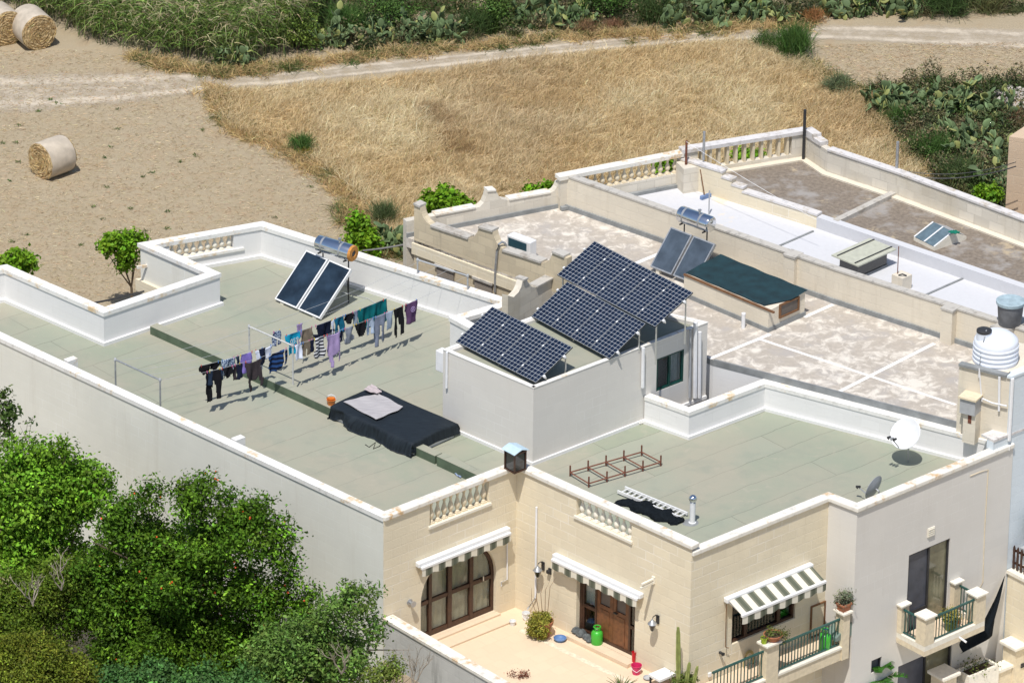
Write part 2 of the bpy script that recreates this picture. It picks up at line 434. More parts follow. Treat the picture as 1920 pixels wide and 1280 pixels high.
seg(3, ZC2, M['limestone'], 'limestone_wall', [rect(*kw)])
seg(4, ZC2, M['paint_grey'], 'painted_wall')
seg(5, ZC2, M['paint_grey'], 'painted_wall', [rect(*tw), rect(*lw), rect(*sw)])
seg(6, ZC2, M['paint_white'], 'parapet_wall', z0=0)
seg(7, ZC2, M['paint_white'], 'parapet_wall', z0=0)
seg(8, ZC2, M['paint_white'], 'parapet_wall', caps=(False, True), z0=0)
ribbon(MB(), [q for q in poly[:2]], -.03, T+.03, ZC1, ZC1+.12).build('coping', M['coping_white'], main)
e3 = poly[3] + (poly[3]-poly[2]).normalized()*.05
s1 = poly[1] + (poly[1]-poly[2]).normalized()*.0
ribbon(MB(), [poly[1], poly[2], e3], -.06, T+.02, ZC1+.004, ZC1+.135).build('coping', M['coping'], main, bevel=.025)
ribbon(MB(), poly[3:7], -.06, T+.0, ZC2, ZC2+.13).build('coping', M['coping'], main, bevel=.025)
ribbon(MB(), poly[6:10], -.02, T+.02, ZC2+.004, ZC2+.115).build('coping', M['coping_white'], main)
# rear parapets (listed right to left so the house lies on the left hand)
rp = [P(905, 617, 5.0), P(866, 596, 5.0), P(969, 566.5, 5.0), P(492, 416, 5.0), P(263, 456, 5.0), P(390, 511.5, 5.0), P(196, 577, 5.0), P(12, 497, 5.0), P(-110, 517, 5.0)]
rp = [flat(q) for q in rp]; rin = offs(rp, T)
WR = [Wall(rp[i], rp[i+1]) for i in range(len(rp)-1)]
W_rear = WR[3]
op_r = (W_rear.uz(438, 450, -T)[0], W_rear.uz(318, 470, -T)[0], W_rear.uz(440, 466, -T)[1], ZC1-.004)
for i in range(len(rp)-1):
    hs = [rect(*op_r)] if i == 3 else ()
    mt = M['paint_side'] if i == 4 else M['paint_white']
    panel(MB(), WR[i], rin[i], rin[i+1], -1.0 if i > 1 else 1.5, ZC1, hs, T, (i == 0, i == len(rp)-2)).build('parapet_wall', mt, main)
ribbon(MB(), rp, -.05, T+.03, ZC1, ZC1+.12).build('coping', M['coping_white'], main)
ribbon(MB(), [rp[3], rp[4], rp[5]], -.09, 0.0, ZC1-1.35, ZC1-1.0).build('cornice', M['limestone'], main)
# roof slab
BN_ = None
def isect(a, da, b, db):
    d = da.x*db.y - da.y*db.x; t = ((b.x-a.x)*db.y - (b.y-a.y)*db.x)/d; return a + da*t
bl = flat(BE_-BS_).normalized(); 
_e2 = P(1261, 590, 6.26)
BN = isect(flat(BW_), flat(BE_-BS_), flat(BE_), flat(_e2-BE_))
rpoly = [flat(q) for q in (poly[0], poly[1], poly[2], poly[3], poly[4], poly[5], poly[6], poly[7], poly[8], poly[9])] + [BN, rp[0], rp[1], rp[2], rp[3], rp[4], rp[5], rp[6], rp[7], rp[8]]
mb = MB(); 
loop = offs(rpoly, .1, True)
mb.prism([(q.x, q.y) for q in loop], ZR-.2, ZR); mb.build('roof', M['roof_green'], main)
# skirting fillets at the foot of the parapets
ribbon(MB(), poly[5:10], T, T+.07, ZR, ZR+.09).build('skirting', M['paint_white'], main)
ribbon(MB(), rp[2:9], T, T+.07, ZR, ZR+.10).build('skirting', M['paint_white'], main)
# ridge beam
def beam(a, b, w, h, mat, name):
    a = P(*a, ZR+h); b = P(*b, ZR+h); u = flat(b-a).normalized(); L = flat(b-a).length
    m = MB().at(flat(a)+UP*ZR, u, UP.cross(u), UP); m.box(0, L, -w/2, w/2, 0, h); o = m.build(name, mat, main)
    m = MB().at(flat(a)+UP*ZR, u, UP.cross(u), UP); m.box(-.003, L+.003, -w/2-.004, w/2+.004, h, h+.012); m.build('ridge_cap', M['roof_green'], o); return o
beam((288, 609), (822, 852), .26, .24, M['ridge_green'], 'roof_ridge')
beam((826, 852), (903, 888), .28, .28, M['ridge_green'], 'roof_ridge')
# roof room
rr = MB(); bp = [flat(BS_), flat(BE_), BN, flat(BW_)]; bi = offs(bp, .16, True)
W_bulk = Wall(bp[0], bp[1]); W_bulkl = Wall(bp[3], bp[0])
bw = (W_bulk.uz(1231, 700)[0], W_bulk.uz(1282, 690)[0], W_bulk.uz(1231, 734)[1], W_bulk.uz(1231, 673.5)[1])
for i in range(4):
    w = Wall(bp[i], bp[(i+1) % 4])
    panel(rr, w, bi[i], bi[(i+1) % 4], 1.0 if i == 0 else ZR-.5, 6.26, [rect(*bw)] if i == 0 else (), .16)
roomo = rr.build('roof_room', M['paint_grey'], main)
mb = MB(); mb.prism([(q.x, q.y) for q in offs(bp, .1, True)], 6.0, 6.17); mb.build('roof_room_deck', M['roof_green'], roomo)
ribbon(MB(), bp+[bp[0]], -.012, .10, 6.26, 6.285).build('edge_trim', M['coping_white'], roomo)
ribbon(MB(), [bp[3], bp[0], bp[1]], -.05, 0.0, ZR, ZR+.09).build('skirting', M['paint_white'], roomo)

# ------------------------------------------------------------------ neighbour: patchy roof
Z2 = 4.95
h2 = thing('patchy_roofed_house', 'old cream stone house with worn patchy white and tan roof and scrolled parapets', 'house', (P(1300, 560, 0).x, P(1300, 560, 0).y, 0))
c0 = P(777, 455, 4.87); c1 = P(970, 526.5, 4.87)
W2L = Wall(c0, c1)            # travels toward the camera, house on the left hand
ucn = W2L.uz(1063, 489)[0]
c2 = W2L.pt(ucn, 0)
rb0 = P(842.5, 429, Z2); rb1 = P(1053.4, 388, Z2)
du = flat(rb1-rb0).normalized()
rear_l = isect(flat(c0), W2L.u, flat(rb0), du)
_ur = flat(F6-p7).normalized(); _nr = Vector((-_ur.y, _ur.x, 0)); _nr = _nr if _nr.y > 0 else -_nr
_on = lambda q: flat(p7) + _nr*.03 + _ur*(flat(q)-flat(p7)).dot(_ur)
e0 = _on(P(1331, 681, Z2)); e1 = _on(P(1812, 811, Z2))
wb0 = flat(rb1); wb1 = flat(P(1565, 568, Z2)); wb2 = flat(P(1990, 706, Z2))
fr2 = flat(P(1990, 735, Z2))
p2 = [rear_l, c2, e0, e1, flat(P(1990, 731.5, Z2)), wb2, wb1, wb0]
mb = MB(); mb.prism([(q.x, q.y) for q in p2], Z2-.3, Z2); mb.build('roof', M['roof_patchy'], h2)
def pxs(W, sc, ox, oy, L, d=0.0): return [W.uz(ox+x/sc, oy+y/sc, d) for x, y in L]
top = pxs(W2L, 5.334, 760, 340, [(88,232),(150,262),(160,310),(178,360),(210,405),(252,440),(256,452),(630,578),(650,572),(690,548),(718,510),(735,465),(875,505),(885,550),(905,600),(930,640),(970,672),(972,695),(1362,818),(1400,812),(1440,785),(1465,740),(1472,712),(1592,762)])
loop = top + [(ucn, top[-1][1]), (ucn, -1.5), (top[0][0], -1.5)]
mb = W2L.mb(); mb.extrude([(u, z) for u, z in loop], 0, -.22)
mb.build('side_wall', M['old_stone'], h2)
mb = W2L.mb()
def capstrip(mb, a, b, t=.06, y0=.04, y1=-.26):
    (u0, z0), (u1, z1) = a, b
    mb.extrude([(u0, z0), (u1, z1), (u1, z1+t), (u0, z0+t)], y0, y1)
for a, b in ((6, 7), (11, 12), (17, 18), (22, 23), (0, 1)): capstrip(mb, top[a], top[b])
mb.build('coping', M['coping_grey'], h2)
zc = W2L.uz(777, 455)[1]
mb = W2L.mb(); mb.box(-.06, W2L.uz(972, 526)[0]+1.2, 0, .055, zc-.34, zc, 0); mb.build('cornice', M['limestone'], h2)
ribbon(MB(), [c2, e0, e1], -.012, -.002, -1, Z2+.004).build('party_wall', M['paint_white'], h2)
ribbon(MB(), [c2, e0, e1], -.018, -.012, Z2-.16, Z2+.02).build('edge_strip', M['flash'], h2)
# grey flashing kerb along the party edge
ribbon(MB(), [e0, e1], 0.01, .06, Z2, Z2+.02).build('edge_flashing', M['flash'], h2)
# rear parapet with centre scroll
W2R = Wall(rb0, rb1, left_inside=False)
rt = pxs(W2R, 5.334, 760, 340, [(215,335),(300,345),(700,268),(745,255),(785,215),(808,160),(822,102),(905,96),(922,120),(935,150),(965,178),(1035,190),(1450,117),(1490,95),(1515,60),(1530,18),(1560,10)])
u0 = (rear_l - W2R.a).dot(W2R.u)
loop = [(u0, rt[1][1])] + rt[1:] + [(rt[-1][0], 3), (u0, 3)]
mb = W2R.mb(); mb.extrude(loop, 0, .22); mb.build('rear_parapet', M['patched_stone'], h2)
mb = W2R.mb()
for a, b in ((0, 1), (5, 6), (10, 11)):
    capstrip(mb, rt[a+1], rt[b+1], .05, -.03, .25)
mb.build('coping', M['coping'], h2)
ribbon(MB(), [flat(rb1), flat(rb0), rear_l], 0.0, .05, Z2, Z2+.13).build('flashing', M['flash'], h2)
# dividing wall with piers
ribbon(MB(), [wb2, wb1, wb0], -.2, 0.0, 2.0, Z2+.98).build('dividing_wall', M['cream_plaster'], h2)
ribbon(MB(), [wb2, wb1, wb0], -.22, .02, Z2+.98, Z2+1.03).build('coping', M['coping_grey'], h2)
ribbon(MB(), [wb2, wb1, wb0], 0.0, .06, Z2, Z2+.14).build('flashing', M['flash'], h2)
wu = (wb2-wb1).normalized()
for px, py in ((1482, 540), (1777, 641)):
    q = flat(P(px, py, Z2)); m = MB().at(q, wu, UP.cross(wu)*-1, UP); 
    m.box(-.18, .18, -.30, .12, Z2, Z2+.98); m.build('pier', M['cream_plaster'], h2)
    m = MB().at(q, wu, UP.cross(wu)*-1, UP); m.box(-.2, .2, -.29, .14, Z2+.98, Z2+1.04); m.build('pier_cap', M['coping_grey'], h2)
# white expansion joints on the roof
def strip(a, b, w, z, mat, name, par):
    a = P(*a, z); b = P(*b, z); u = flat(b-a).normalized(); L = flat(b-a).length
    m = MB().at(a, u, UP.cross(u), UP); m.box(0, L, -w/2, w/2, .001, .006); return m.build(name, mat, par)
mb = MB()
for a, b, w in (((1425,636),(1792,759),.10),((1574,734),(1752,644),.12),((1330,673),(1444,627),.12),((1508,595),(1562,571),.12),((1190,495),(1260,466),.14)):
    a3 = P(*a, Z2); b3 = P(*b, Z2); u = flat(b3-a3).normalized(); L = flat(b3-a3).length
    mb = MB().at(a3, u, UP.cross(u), UP); mb.box(0, L, -w/2, w/2, .002 + .004*w, .008+.02*w); mb.build('joint_line', M['line_white'], h2)

# ------------------------------------------------------------------ grey roofed house
ZG = 4.97
h3 = thing('grey_roofed_house', 'house with smooth pale grey painted roof and a row of vase balusters at its back', 'house', (P(1500, 450, 0).x, P(1500, 450, 0).y, 0))
gr0 = flat(P(1051, 331, 6.0)); gr1 = flat(P(1280, 286.5, 6.0)); gr2 = flat(P(1509, 243, 6.12))
s0 = flat(P(1312, 360, ZG)); s1_ = flat(P(1364, 377, ZG)); s2_ = flat(P(1531, 428, ZG)); s3_ = flat(P(1990, 586, ZG))
sep0 = isect(s0, (s1_-s0), gr0, (gr1-gr0))
wl_off = [wb2+UP*0, wb1, wb0]; wo = offs([wb2, wb1, wb0], -.2)
wq = [Vector((q.x, q.y, 0)) for q in wo]
gpoly = [isect(wq[2], wq[2]-wq[1], gr0, gr1-gr0), flat(Vector((wo[1].x, wo[1].y, 0))), flat(Vector((wo[0].x, wo[0].y, 0))), s3_, s2_, sep0]
mb = MB(); mb.prism([(q.x, q.y) for q in gpoly], ZG-.4, ZG); mb.build('roof', M['roof_grey'], h3)
W3R = Wall(gr0, gr1, left_inside=False)       # inside toward the camera
b0 = W3R.uz(1098, 345)[0]; b1 = W3R.uz(1275, 300)[0]
op3 = (b0, b1, W3R.uz(1275, 324)[1], 5.88)
def plainpanel(W, z0, z1, holes, t, name, mat, par, u1=None):
    # face toward the camera on the plane, thickness going away
    mb = W.mb(); L = u1 or W.L
    mb.extrude(rect(0, L, z0, z1), 0, t, [rect(*h) for h in holes]); return mb.build(name, mat, par)
nrm_away = 1 if W3R.n.y > 0 else -1
plainpanel(W3R, 0, 5.885, [(b0, b1, op3[2], 5.88)], .2*nrm_away, 'rear_parapet', M['patched_stone'], h3)
mb = W3R.mb(); mb.box(-.05, W3R.L+.02, -.05*nrm_away, .25*nrm_away, 5.885, 6.0); mb.build('coping', M['coping'], h3)
ribbon(MB(), [gr0, gr1], -.12, 0, ZG, ZG+.10).build('flashing', M['flash'], h3)
for (a, b) in (((1473,478),(1524,434)),((1447,466),(1522,434)),((1727,556),(1800,522))): pass
mb = MB()
for a, b in (((1447,468),(1525,434)),((1728,557),(1805,523))):
    a3 = P(*a, ZG); b3 = P(*b, ZG); u = flat(b3-a3).normalized(); L = flat(b3-a3).length
    mb = MB().at(a3, u, UP.cross(u), UP); mb.box(0, L, -.03, .03, .002, .03); mb.build('roof_seam', M['flash'], h3)
# ------------------------------------------------------------------ brown roofed house
Z4 = 5.22
h4 = thing('brown_roofed_house', 'house with lichen-stained brown roof and a back parapet of upright angled slats', 'house', (P(1650, 400, 0).x, P(1650, 400, 0).y, 0))
rc = gr2; rw1 = flat(P(1683, 322.5, 6.0)); rw2 = flat(P(1990, 437, 6.0))
rw0 = flat(P(1552, 279, 6.0))
bpoly = [sep0, s2_, s3_, rw2, rw1, rw0, rc, gr1]
mb = MB(); mb.prism([(q.x, q.y) for q in bpoly], Z4-.4, Z4); mb.build('roof', M['roof_brown'], h4)
W4R = Wall(gr1, gr2, left_inside=False)
q0 = W4R.uz(1308, 300)[0]; q1 = W4R.uz(1485, 262)[0]
zo4 = W4R.uz(1478, 291)[1]
nw = 1 if W4R.n.y > 0 else -1
plainpanel(W4R, 0, 5.99, [(q0, q1, zo4, 5.985)], .2*nw, 'rear_parapet', M['patched_stone'], h4)
mb = W4R.mb(); mb.box(-.02, W4R.L+.05, -.05*nw, .25*nw, 5.99, 6.1); mb.build('coping', M['coping_lichen'], h4)
ribbon(MB(), [rw2, rw1, rw0, rc], -.2, 0, 0, 5.94).build('boundary_wall', M['patched_stone'], h4)
ribbon(MB(), [rw2, rw1, rw0], -.23, .03, 5.94, 6.0).build('coping', M['coping_lichen'], h4)
us = (rw0-rc).normalized(); 
for k, (a, b, z) in enumerate(((0, .42, 6.16), (.42, .72, 6.07))):
    L = (rw0-rc).length; m = MB().at(rc, us, UP.cross(us), UP); m.box(a*L, b*L, -.03, .24, 5.94, z); m.build('stepped_cap', M['coping_lichen'], h4)
ribbon(MB(), [rw2, rw1, rw0, rc, sep0], 0.0, .20, Z4+.001, Z4+.05).build('roof_fillet', M['cream_plaster'], h4)
sa, sb_ = flat(P(1566, 420, Z4)), flat(P(1684, 362, Z4)); ribbon(MB(), [sa, sb_], -.10, .10, Z4+.001, Z4+.12).build('roof_kerb', M['coping_grey'], h4)
# separating wall, stepped
u = (s2_-sep0).normalized(); nn = UP.cross(u)
LL = (s2_-sep0).length
mbw = MB().at(sep0, u, nn, UP)
def du_(px, py, z): return (flat(P(px, py, z))-sep0).dot(u)
st = [(-.05, du_(1340,331,5.8), 5.78), (du_(1340,331,5.8), du_(1366,344,5.6), 5.62), (du_(1366,344,5.6), du_(1384,361,5.45), 5.48), (du_(1384,361,5.45), LL, 5.36)]
for a, b, z in st: mbw.box(a, b, -.012, .2, 0, z)
mbw.build('dividing_wall', M['limestone'], h4)
mbw = MB().at(sep0, u, nn, UP)
for a, b, z in st: mbw.box(a-.02, b+.02, -.03, .23, z, z+.06)
mbw.build('coping', M['coping_lichen'], h4)
ribbon(MB(), [s2_, s3_], -0.012, .24, 0, ZG+.36).build('kerb', M['roof_grey'], h3)
q = W4R.pt(.25, 0, -.25*nw)
m = MB().at(q, W4R.u, W4R.n, UP); m.box(-.45, .25, -.3, .25, Z4-.5, 5.75); m.build('pier', M['patched_stone'], h4)
# limestone block at the right edge
lb = thing('limestone_tower', 'tall plain limestone block building at the right edge beyond the brown roof', 'building', tuple(P(1903, 400, 6.0)+V(0, 3, -6)))
lc = flat(P(1903, 400, 6.0))+V(0, 3, 0); zt = Zat(lc, 256)
l2 = lc + ADIR*4; l3 = l2 - BDIR*5; l4 = lc - BDIR*.02
# its visible face looks down-left
mb = MB(); fl = lc; mb.prism([(fl.x, fl.y), (fl.x+2.6, fl.y-.9), (fl.x+4.6, fl.y+2), (fl.x+2, fl.y+3)], -.5, zt); mb.build('wall', M['limestone_new'], lb)
# ------------------------------------------------------------------ world and sun
w = bpy.data.worlds.new('World'); SC.world = w; w.use_nodes = True; nt = w.node_tree
sky = nt.nodes.new('ShaderNodeTexSky'); sky.sky_type = 'NISHITA'; sky.sun_disc = False
SUN_E, SUN_AZ = R(64.5), R(180+14)
sky.sun_elevation = SUN_E; sky.sun_rotation = SUN_AZ
bg = nt.nodes['Background']; nt.links.new(sky.outputs[0], bg.inputs[0]); bg.inputs[1].default_value = .115
sd = bpy.data.lights.new('sun', 'SUN'); so = bpy.data.objects.new('sun', sd); COL.objects.link(so)
sd.energy = 4.2; sd.angle = R(.53); sd.color = (1, .965, .91)
sv = Vector((math.sin(SUN_AZ)*math.cos(SUN_E), math.cos(SUN_AZ)*math.cos(SUN_E), math.sin(SUN_E)))
so.rotation_mode = 'QUATERNION'; so.rotation_quaternion = sv.to_track_quat('Z', 'Y'); so.location = (0, 0, 120)
SC.view_settings.view_transform = 'Standard'; SC.view_settings.look = 'None'; SC.view_settings.exposure = 0
SC.cycles.max_bounces = 6; SC.cycles.transparent_max_bounces = 12
# ------------------------------------------------------------------ more materials
M['stone_light'] = plain('stone_light', (.70,.60,.43), .85, var=.10, vs=9)
M['stone_white'] = plain('stone_white', (.78,.73,.62), .85, var=.08, vs=9)
M['wood_dark'] = plain('wood_dark', (.060,.026,.014), .45, var=.3, vs=14)
M['wood_door'] = plain('wood_door', (.165,.064,.024), .5, var=.3, vs=9)
M['wood_frame'] = plain('wood_frame', (.18,.085,.035), .6, var=.3, vs=9)
M['white_metal'] = plain('white_metal', (.76,.76,.755), .35, var=.03)
M['steel'] = plain('steel', (.62,.62,.64), .28, metal=1.0, var=.06)
M['galv'] = plain('galv', (.42,.43,.44), .45, metal=.6, var=.18, vs=12)
M['dark_metal'] = plain('dark_metal', (.03,.03,.032), .5, var=.2)
M['rust'] = plain('rust', (.16,.055,.032), .85, var=.35, vs=14)
M['rail_green'] = plain('rail_green', (.020,.085,.075), .4, var=.15)
M['frame_green'] = plain('frame_green', (.008,.055,.045), .35, var=.1)
M['pvc'] = plain('pvc', (.78,.78,.79), .4, var=.05)
M['pvc_grey'] = plain('pvc_grey', (.40,.41,.42), .5, var=.1)
M['terracotta'] = plain('terracotta', (.40,.15,.075), .8, var=.2, vs=9)
M['soil'] = plain('soil', (.07,.045,.03), 1, var=.4, vs=20)
M['curtain'] = plain('curtain', (.60,.53,.40), .9, var=.1)
M['lace'] = plain('lace', (.62,.64,.66), .9, var=.1)
M['mesh_screen'] = plain('mesh_screen', (.13,.11,.095), .6, var=.12, vs=4)
M['dark_glass'] = plain('dark_glass', (.018,.020,.021), .06, var=.3, vs=1.2, spec=.8)  # opaque near-black glossy glass for lanterns and skylight sides
M['net_dark'] = plain('net_dark', (.008,.011,.014), .85, var=.3, vs=14, spec=.08)
def glass_mat():
    m, nt, b = nodes('pane_glass'); out = nt.nodes['Material Output']
    tr = nt.nodes.new('ShaderNodeBsdfTransparent'); tr.inputs[0].default_value = (.82,.85,.84,1)
    gl = nt.nodes.new('ShaderNodeBsdfGlossy'); gl.inputs['Roughness'].default_value = .03
    lw = nt.nodes.new('ShaderNodeLayerWeight'); pw_ = nt.nodes.new('ShaderNodeMath'); pw_.operation = 'POWER'; pw_.inputs[1].default_value = 4; nt.links.new(lw.outputs['Facing'], pw_.inputs[0]); fr = nt.nodes.new('ShaderNodeMapRange'); fr.inputs[3].default_value = .05; fr.inputs[4].default_value = .75; nt.links.new(pw_.outputs[0], fr.inputs[0])
    mx = nt.nodes.new('ShaderNodeMixShader'); nt.links.new(fr.outputs[0], mx.inputs[0]); nt.links.new(tr.outputs[0], mx.inputs[1]); nt.links.new(gl.outputs[0], mx.inputs[2])
    nt.links.new(mx.outputs[0], out.inputs[0]); nt.nodes.remove(b); return m
M['glass'] = glass_mat()
def stripe_mat():
    m, nt, b = nodes('awning_stripe'); u = uvc(nt)
    sx = nt.nodes.new('ShaderNodeSeparateXYZ'); nt.links.new(u, sx.inputs[0])
    a = nt.nodes.new('ShaderNodeMath'); a.operation = 'MULTIPLY'; a.inputs[1].default_value = 1/.44; nt.links.new(sx.outputs[0], a.inputs[0])
    f = nt.nodes.new('ShaderNodeMath'); f.operation = 'FRACT'; nt.links.new(a.outputs[0], f.inputs[0])
    r = nt.nodes.new('ShaderNodeValToRGB'); r.color_ramp.interpolation = 'CONSTANT'; nt.links.new(f.outputs[0], r.inputs[0])
    e = r.color_ramp.elements; e[0].position = 0; e[0].color = (.18,.185,.14,1); e[1].position = .14; e[1].color = (.11,.12,.088,1)
    for p_, c_ in ((.40, (.18,.185,.14)), (.53, (.72,.68,.57))):
        q = e.new(p_); q.color = c4(c_)
    nt.links.new(r.outputs[0], b.inputs['Base Color']); b.inputs['Roughness'].default_value = .85; b.inputs['Specular IOR Level'].default_value = .1
    return m
M['stripe'] = stripe_mat()

# ------------------------------------------------------------------ balusters
def vase(h, r):
    pr = [(.75,0),(.75,.06),(.62,.09),(.42,.12),(.55,.18),(.86,.28),(.98,.36),(.86,.46),(.60,.58),(.40,.70),(.36,.76),(.48,.82),(.44,.86),(.62,.90),(.75,.93),(.75,1)]
    return [(a*r, b*h) for a, b in pr]
def balusters(W, u0, u1, z0, z1, n, d, r, mat, par, sq=True):
    first = None; h = z1-z0
    for k in range(n):
        u = u0 + (u1-u0)*(k+.5)/n; q = W.pt(u, z0, d)
        if first is None:
            m = MB(); m.lathe([(a, b) for a, b in vase(h*.88, r)], 12, (0,0,h*.06)); m.at((0,0,0), W.u, W.n, UP)
            if sq: m.box(-r*.95, r*.95, -r*.95, r*.95, 0, h*.06); m.box(-r*.8, r*.8, -r*.8, r*.8, h*.94, h)
            first = m.build('baluster', mat, par, local=True, smooth=True)
            first.location = q - WM[par.name].translation; o = first
        else:
            o = first.copy(); COL.objects.link(o); o.location = q - WM[par.name].translation
balusters(W_a1, op_a1[0]+.02, op_a1[1], op_a1[2], ZC1, 9, -T/2, .085, M['stone_light'], main)
balusters(W_b1, op_b1[0], op_b1[1], op_b1[2], ZC1, 8, -T/2, .085, M['stone_white'], main)
balusters(W_rear, op_r[0], op_r[1], op_r[2], ZC1, 9, -T/2, .085, M['stone_white'], main)
for W, op in ((W_a1, op_a1), (W_b1, op_b1)):
    W.mb(m := MB()).box(op[0]-.05, op[1]+.05, 0, .05, op[2]-.07, op[2]); m.build('opening_sill', M['stone_white'], main)
W_rear.mb(m := MB()).box(op_r[0]-.3, op_r[1]+1.0, -T-.05, -T, op_r[2]-.08, op_r[2]); m.build('opening_sill', M['coping_white'], main)
balusters(W3R, b0, b1, op3[2], 5.885, 13, .1*nrm_away, .085, M['stone_light'], h3)
# upright slats of the brown house
ns = 11; sl = None
for k in range(ns):
    u = q0 + (q1-q0)*(k+.55)/ns; q = W4R.pt(u, zo4, .1*nw)
    if sl is None:
        m = MB().at((0,0,0), W4R.u, W4R.n*nw, UP); hh = 5.99-zo4
        m.box(-.035, .035, -.09, .09, 0, hh); sl = m.build('slat', M['stone_light'], h4, local=True); o = sl
    else: o = sl.copy(); COL.objects.link(o)
    o.location = q - WM[h4.name].translation

# ------------------------------------------------------------------ doors and windows of the main house
def frame_rect(W, u0, u1, z0, z1, d, fw, fd, bars, mat, par, name):
    m = W.mb(); m.extrude(rect(u0, u1, z0, z1), d, d+fd, [rect(u0+fw, u1-fw, z0+fw, z1-fw)])
    for (a, b, c, e) in bars: m.box(a, b, d+.003, d+fd-.003, c, e)
    return m.build(name, mat, par)
# arched double door
dr = W_a1.mb(); ina = .09
arch_i = [(ca+(u-ca)*(ra-ina)/ra, zsill+.14 if z <= zsill+1e-4 else (z if z < zcr-ra*.92 else zcr-ra*.92+(z-(zcr-ra*.92))*(ra-ina)/ra)) for u, z in arch]
dr.extrude(arch, -.18, -.10, [arch_i])
def archz(u): 
    t = max(-1, min(1, (u-ca)/ra)); return zcr-ra*.92+ra*.92*math.sqrt(max(0, 1-t*t))
span = ua1-ua0
for f, w_ in ((.155,.10),(.415,.13),(.70,.12)):
    u = ua0+span*f; dr.box(u-w_/2, u+w_/2, -.177, -.09, zsill+.03, archz(u)-.05)
zm = zsill + (zcr-zsill)*.44
dr.box(ua0+.05, ua1-.05, -.173, -.103, zm-.05, zm+.06)
arch_door = dr.build('arched_door', M['wood_dark'], main)
gl = W_a1.mb(); gl.extrude(arch_i, -.145, -.14); gl.build('glass_pane', M['glass'], arch_door)
cu = []; nq = 60
for k in range(nq+1):
    u = ua0+.02+(span-.04)*k/nq; dd = -.215+.022*math.sin(k*1.35)+.01*math.sin(k*.7+1); cu.append((u, dd))
m = W_a1.mb()
for (a, da), (b, db) in zip(cu, cu[1:]): m.face([(a, da, zsill+.02), (b, db, zsill+.02), (b, db, archz(b)-.02), (a, da, archz(a)-.02)])
m.build('curtain', M['curtain'], arch_door, smooth=True)
m = W_a1.mb(); m.box(ua1-.42, ua1-.38, -.09, -.05, zm+.0, zm+.14); m.build('handle', M['steel'], arch_door)
# steps
def dist(W, v): return (flat(v)-W.a).dot(W.n)
d1 = dist(W_a1, P(931.8, 1152.5, zsill)); d2 = dist(W_a1, P(958, 1165, (zsill+COURT)/2))
u2 = (flat(P(958, 1165, (zsill+COURT)/2))-W_a1.a).dot(W_a1.u)
m = W_a1.mb(); m.box(ua0-.3, ua1+.03, .002, d1, COURT, zsill); m.box(ua0-.3, u2, .002, d2, COURT, (zsill+COURT)/2); m.build('doorstep', M['tile'], main)
m = W_a1.mb(); m.box(ua0+.001, ua1-.001, -.22, .0, zsill-.02, zsill+.004); m.build('threshold', M['tile'], main)
# courtyard double door
dl = ud0; dh = ud1
db_ = -.2
cd_ = frame_rect(W_b1, ud0, ud1, COURT+.12, zdt, db_, .09, .07, [], M['wood_dark'], main, 'courtyard_door')
ul = W_b1.uz(1112, 1150)[0]; um = W_b1.uz(1142, 1160)[0]; ur = W_b1.uz(1171, 1170)[0]
zl = W_b1.uz(1112, 1150)[1]
def leaf(a, b, name, open_=False):
    m = W_b1.mb(); z0 = COURT+.14; z1 = zdt-.1; g = .11
    zk = z0 + .95
    m.extrude(rect(a, b, z0, z1), db_-.01, db_+.05, [rect(a+g, b-g, zk+.1, z1-g)])
    m.box(a+g+.02, b-g-.02, db_+.05, db_+.062, z0+g, zk-.03)
    o = m.build(name, M['wood_door'], cd_)
    W_b1.mb(m := MB()).box(a+g-.01, b-g+.01, db_+.01, db_+.02, zk+.09, z1-g+.01); m.build('insect_screen', M['mesh_screen'], o)
    return o
lf1 = leaf(ul, um-.004, 'door_leaf'); lf2 = leaf(um+.004, ur, 'door_leaf')
W_b1.mb(m := MB()).box(um+.05, um+.16, db_+.06, db_+.10, COURT+1.12, COURT+1.15); m.build('handle', M['dark_metal'], lf2)
# left side light with lace, right side light
def sidelight(a, b, mat):
    o = frame_rect(W_b1, a, b, COURT+.13, zdt-.09, db_, .06, .06, [(a+.05, b-.05, COURT+.88, COURT+.98)], M['wood_dark'], cd_, 'side_light')
    W_b1.mb(m := MB()).box(a+.04, b-.04, db_+.02, db_+.025, COURT+.16, zdt-.12); m.build('glass_pane', M['glass'], o)
    m = W_b1.mb(); nq = 14
    for k in range(nq):
        x0 = a+(b-a)*k/nq; x1 = a+(b-a)*(k+1)/nq
        m.face([(x0, -.28+.02*math.sin(k*1.7), COURT+.95), (x1, -.28+.02*math.sin((k+1)*1.7), COURT+.95), (x1, -.28+.02*math.sin((k+1)*1.7), zdt), (x0, -.28+.02*math.sin(k*1.7), zdt)])
    m.build('curtain', mat, o)
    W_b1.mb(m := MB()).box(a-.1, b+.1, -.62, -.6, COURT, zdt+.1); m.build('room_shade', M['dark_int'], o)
sidelight(ud0+.09, ul-.01, M['lace']); sidelight(ur+.01, ud1-.09, M['mesh_screen'])
W_b1.mb(m := MB()).box(ud0-.05, ud1+.05, .002, .30, COURT, COURT+.115); m.build('doorstep', M['tile'], main)
W_b1.mb(m := MB()).box(ud0, ud1, -.22, .0, COURT+.10, COURT+.123); m.build('threshold', M['tile'], main)
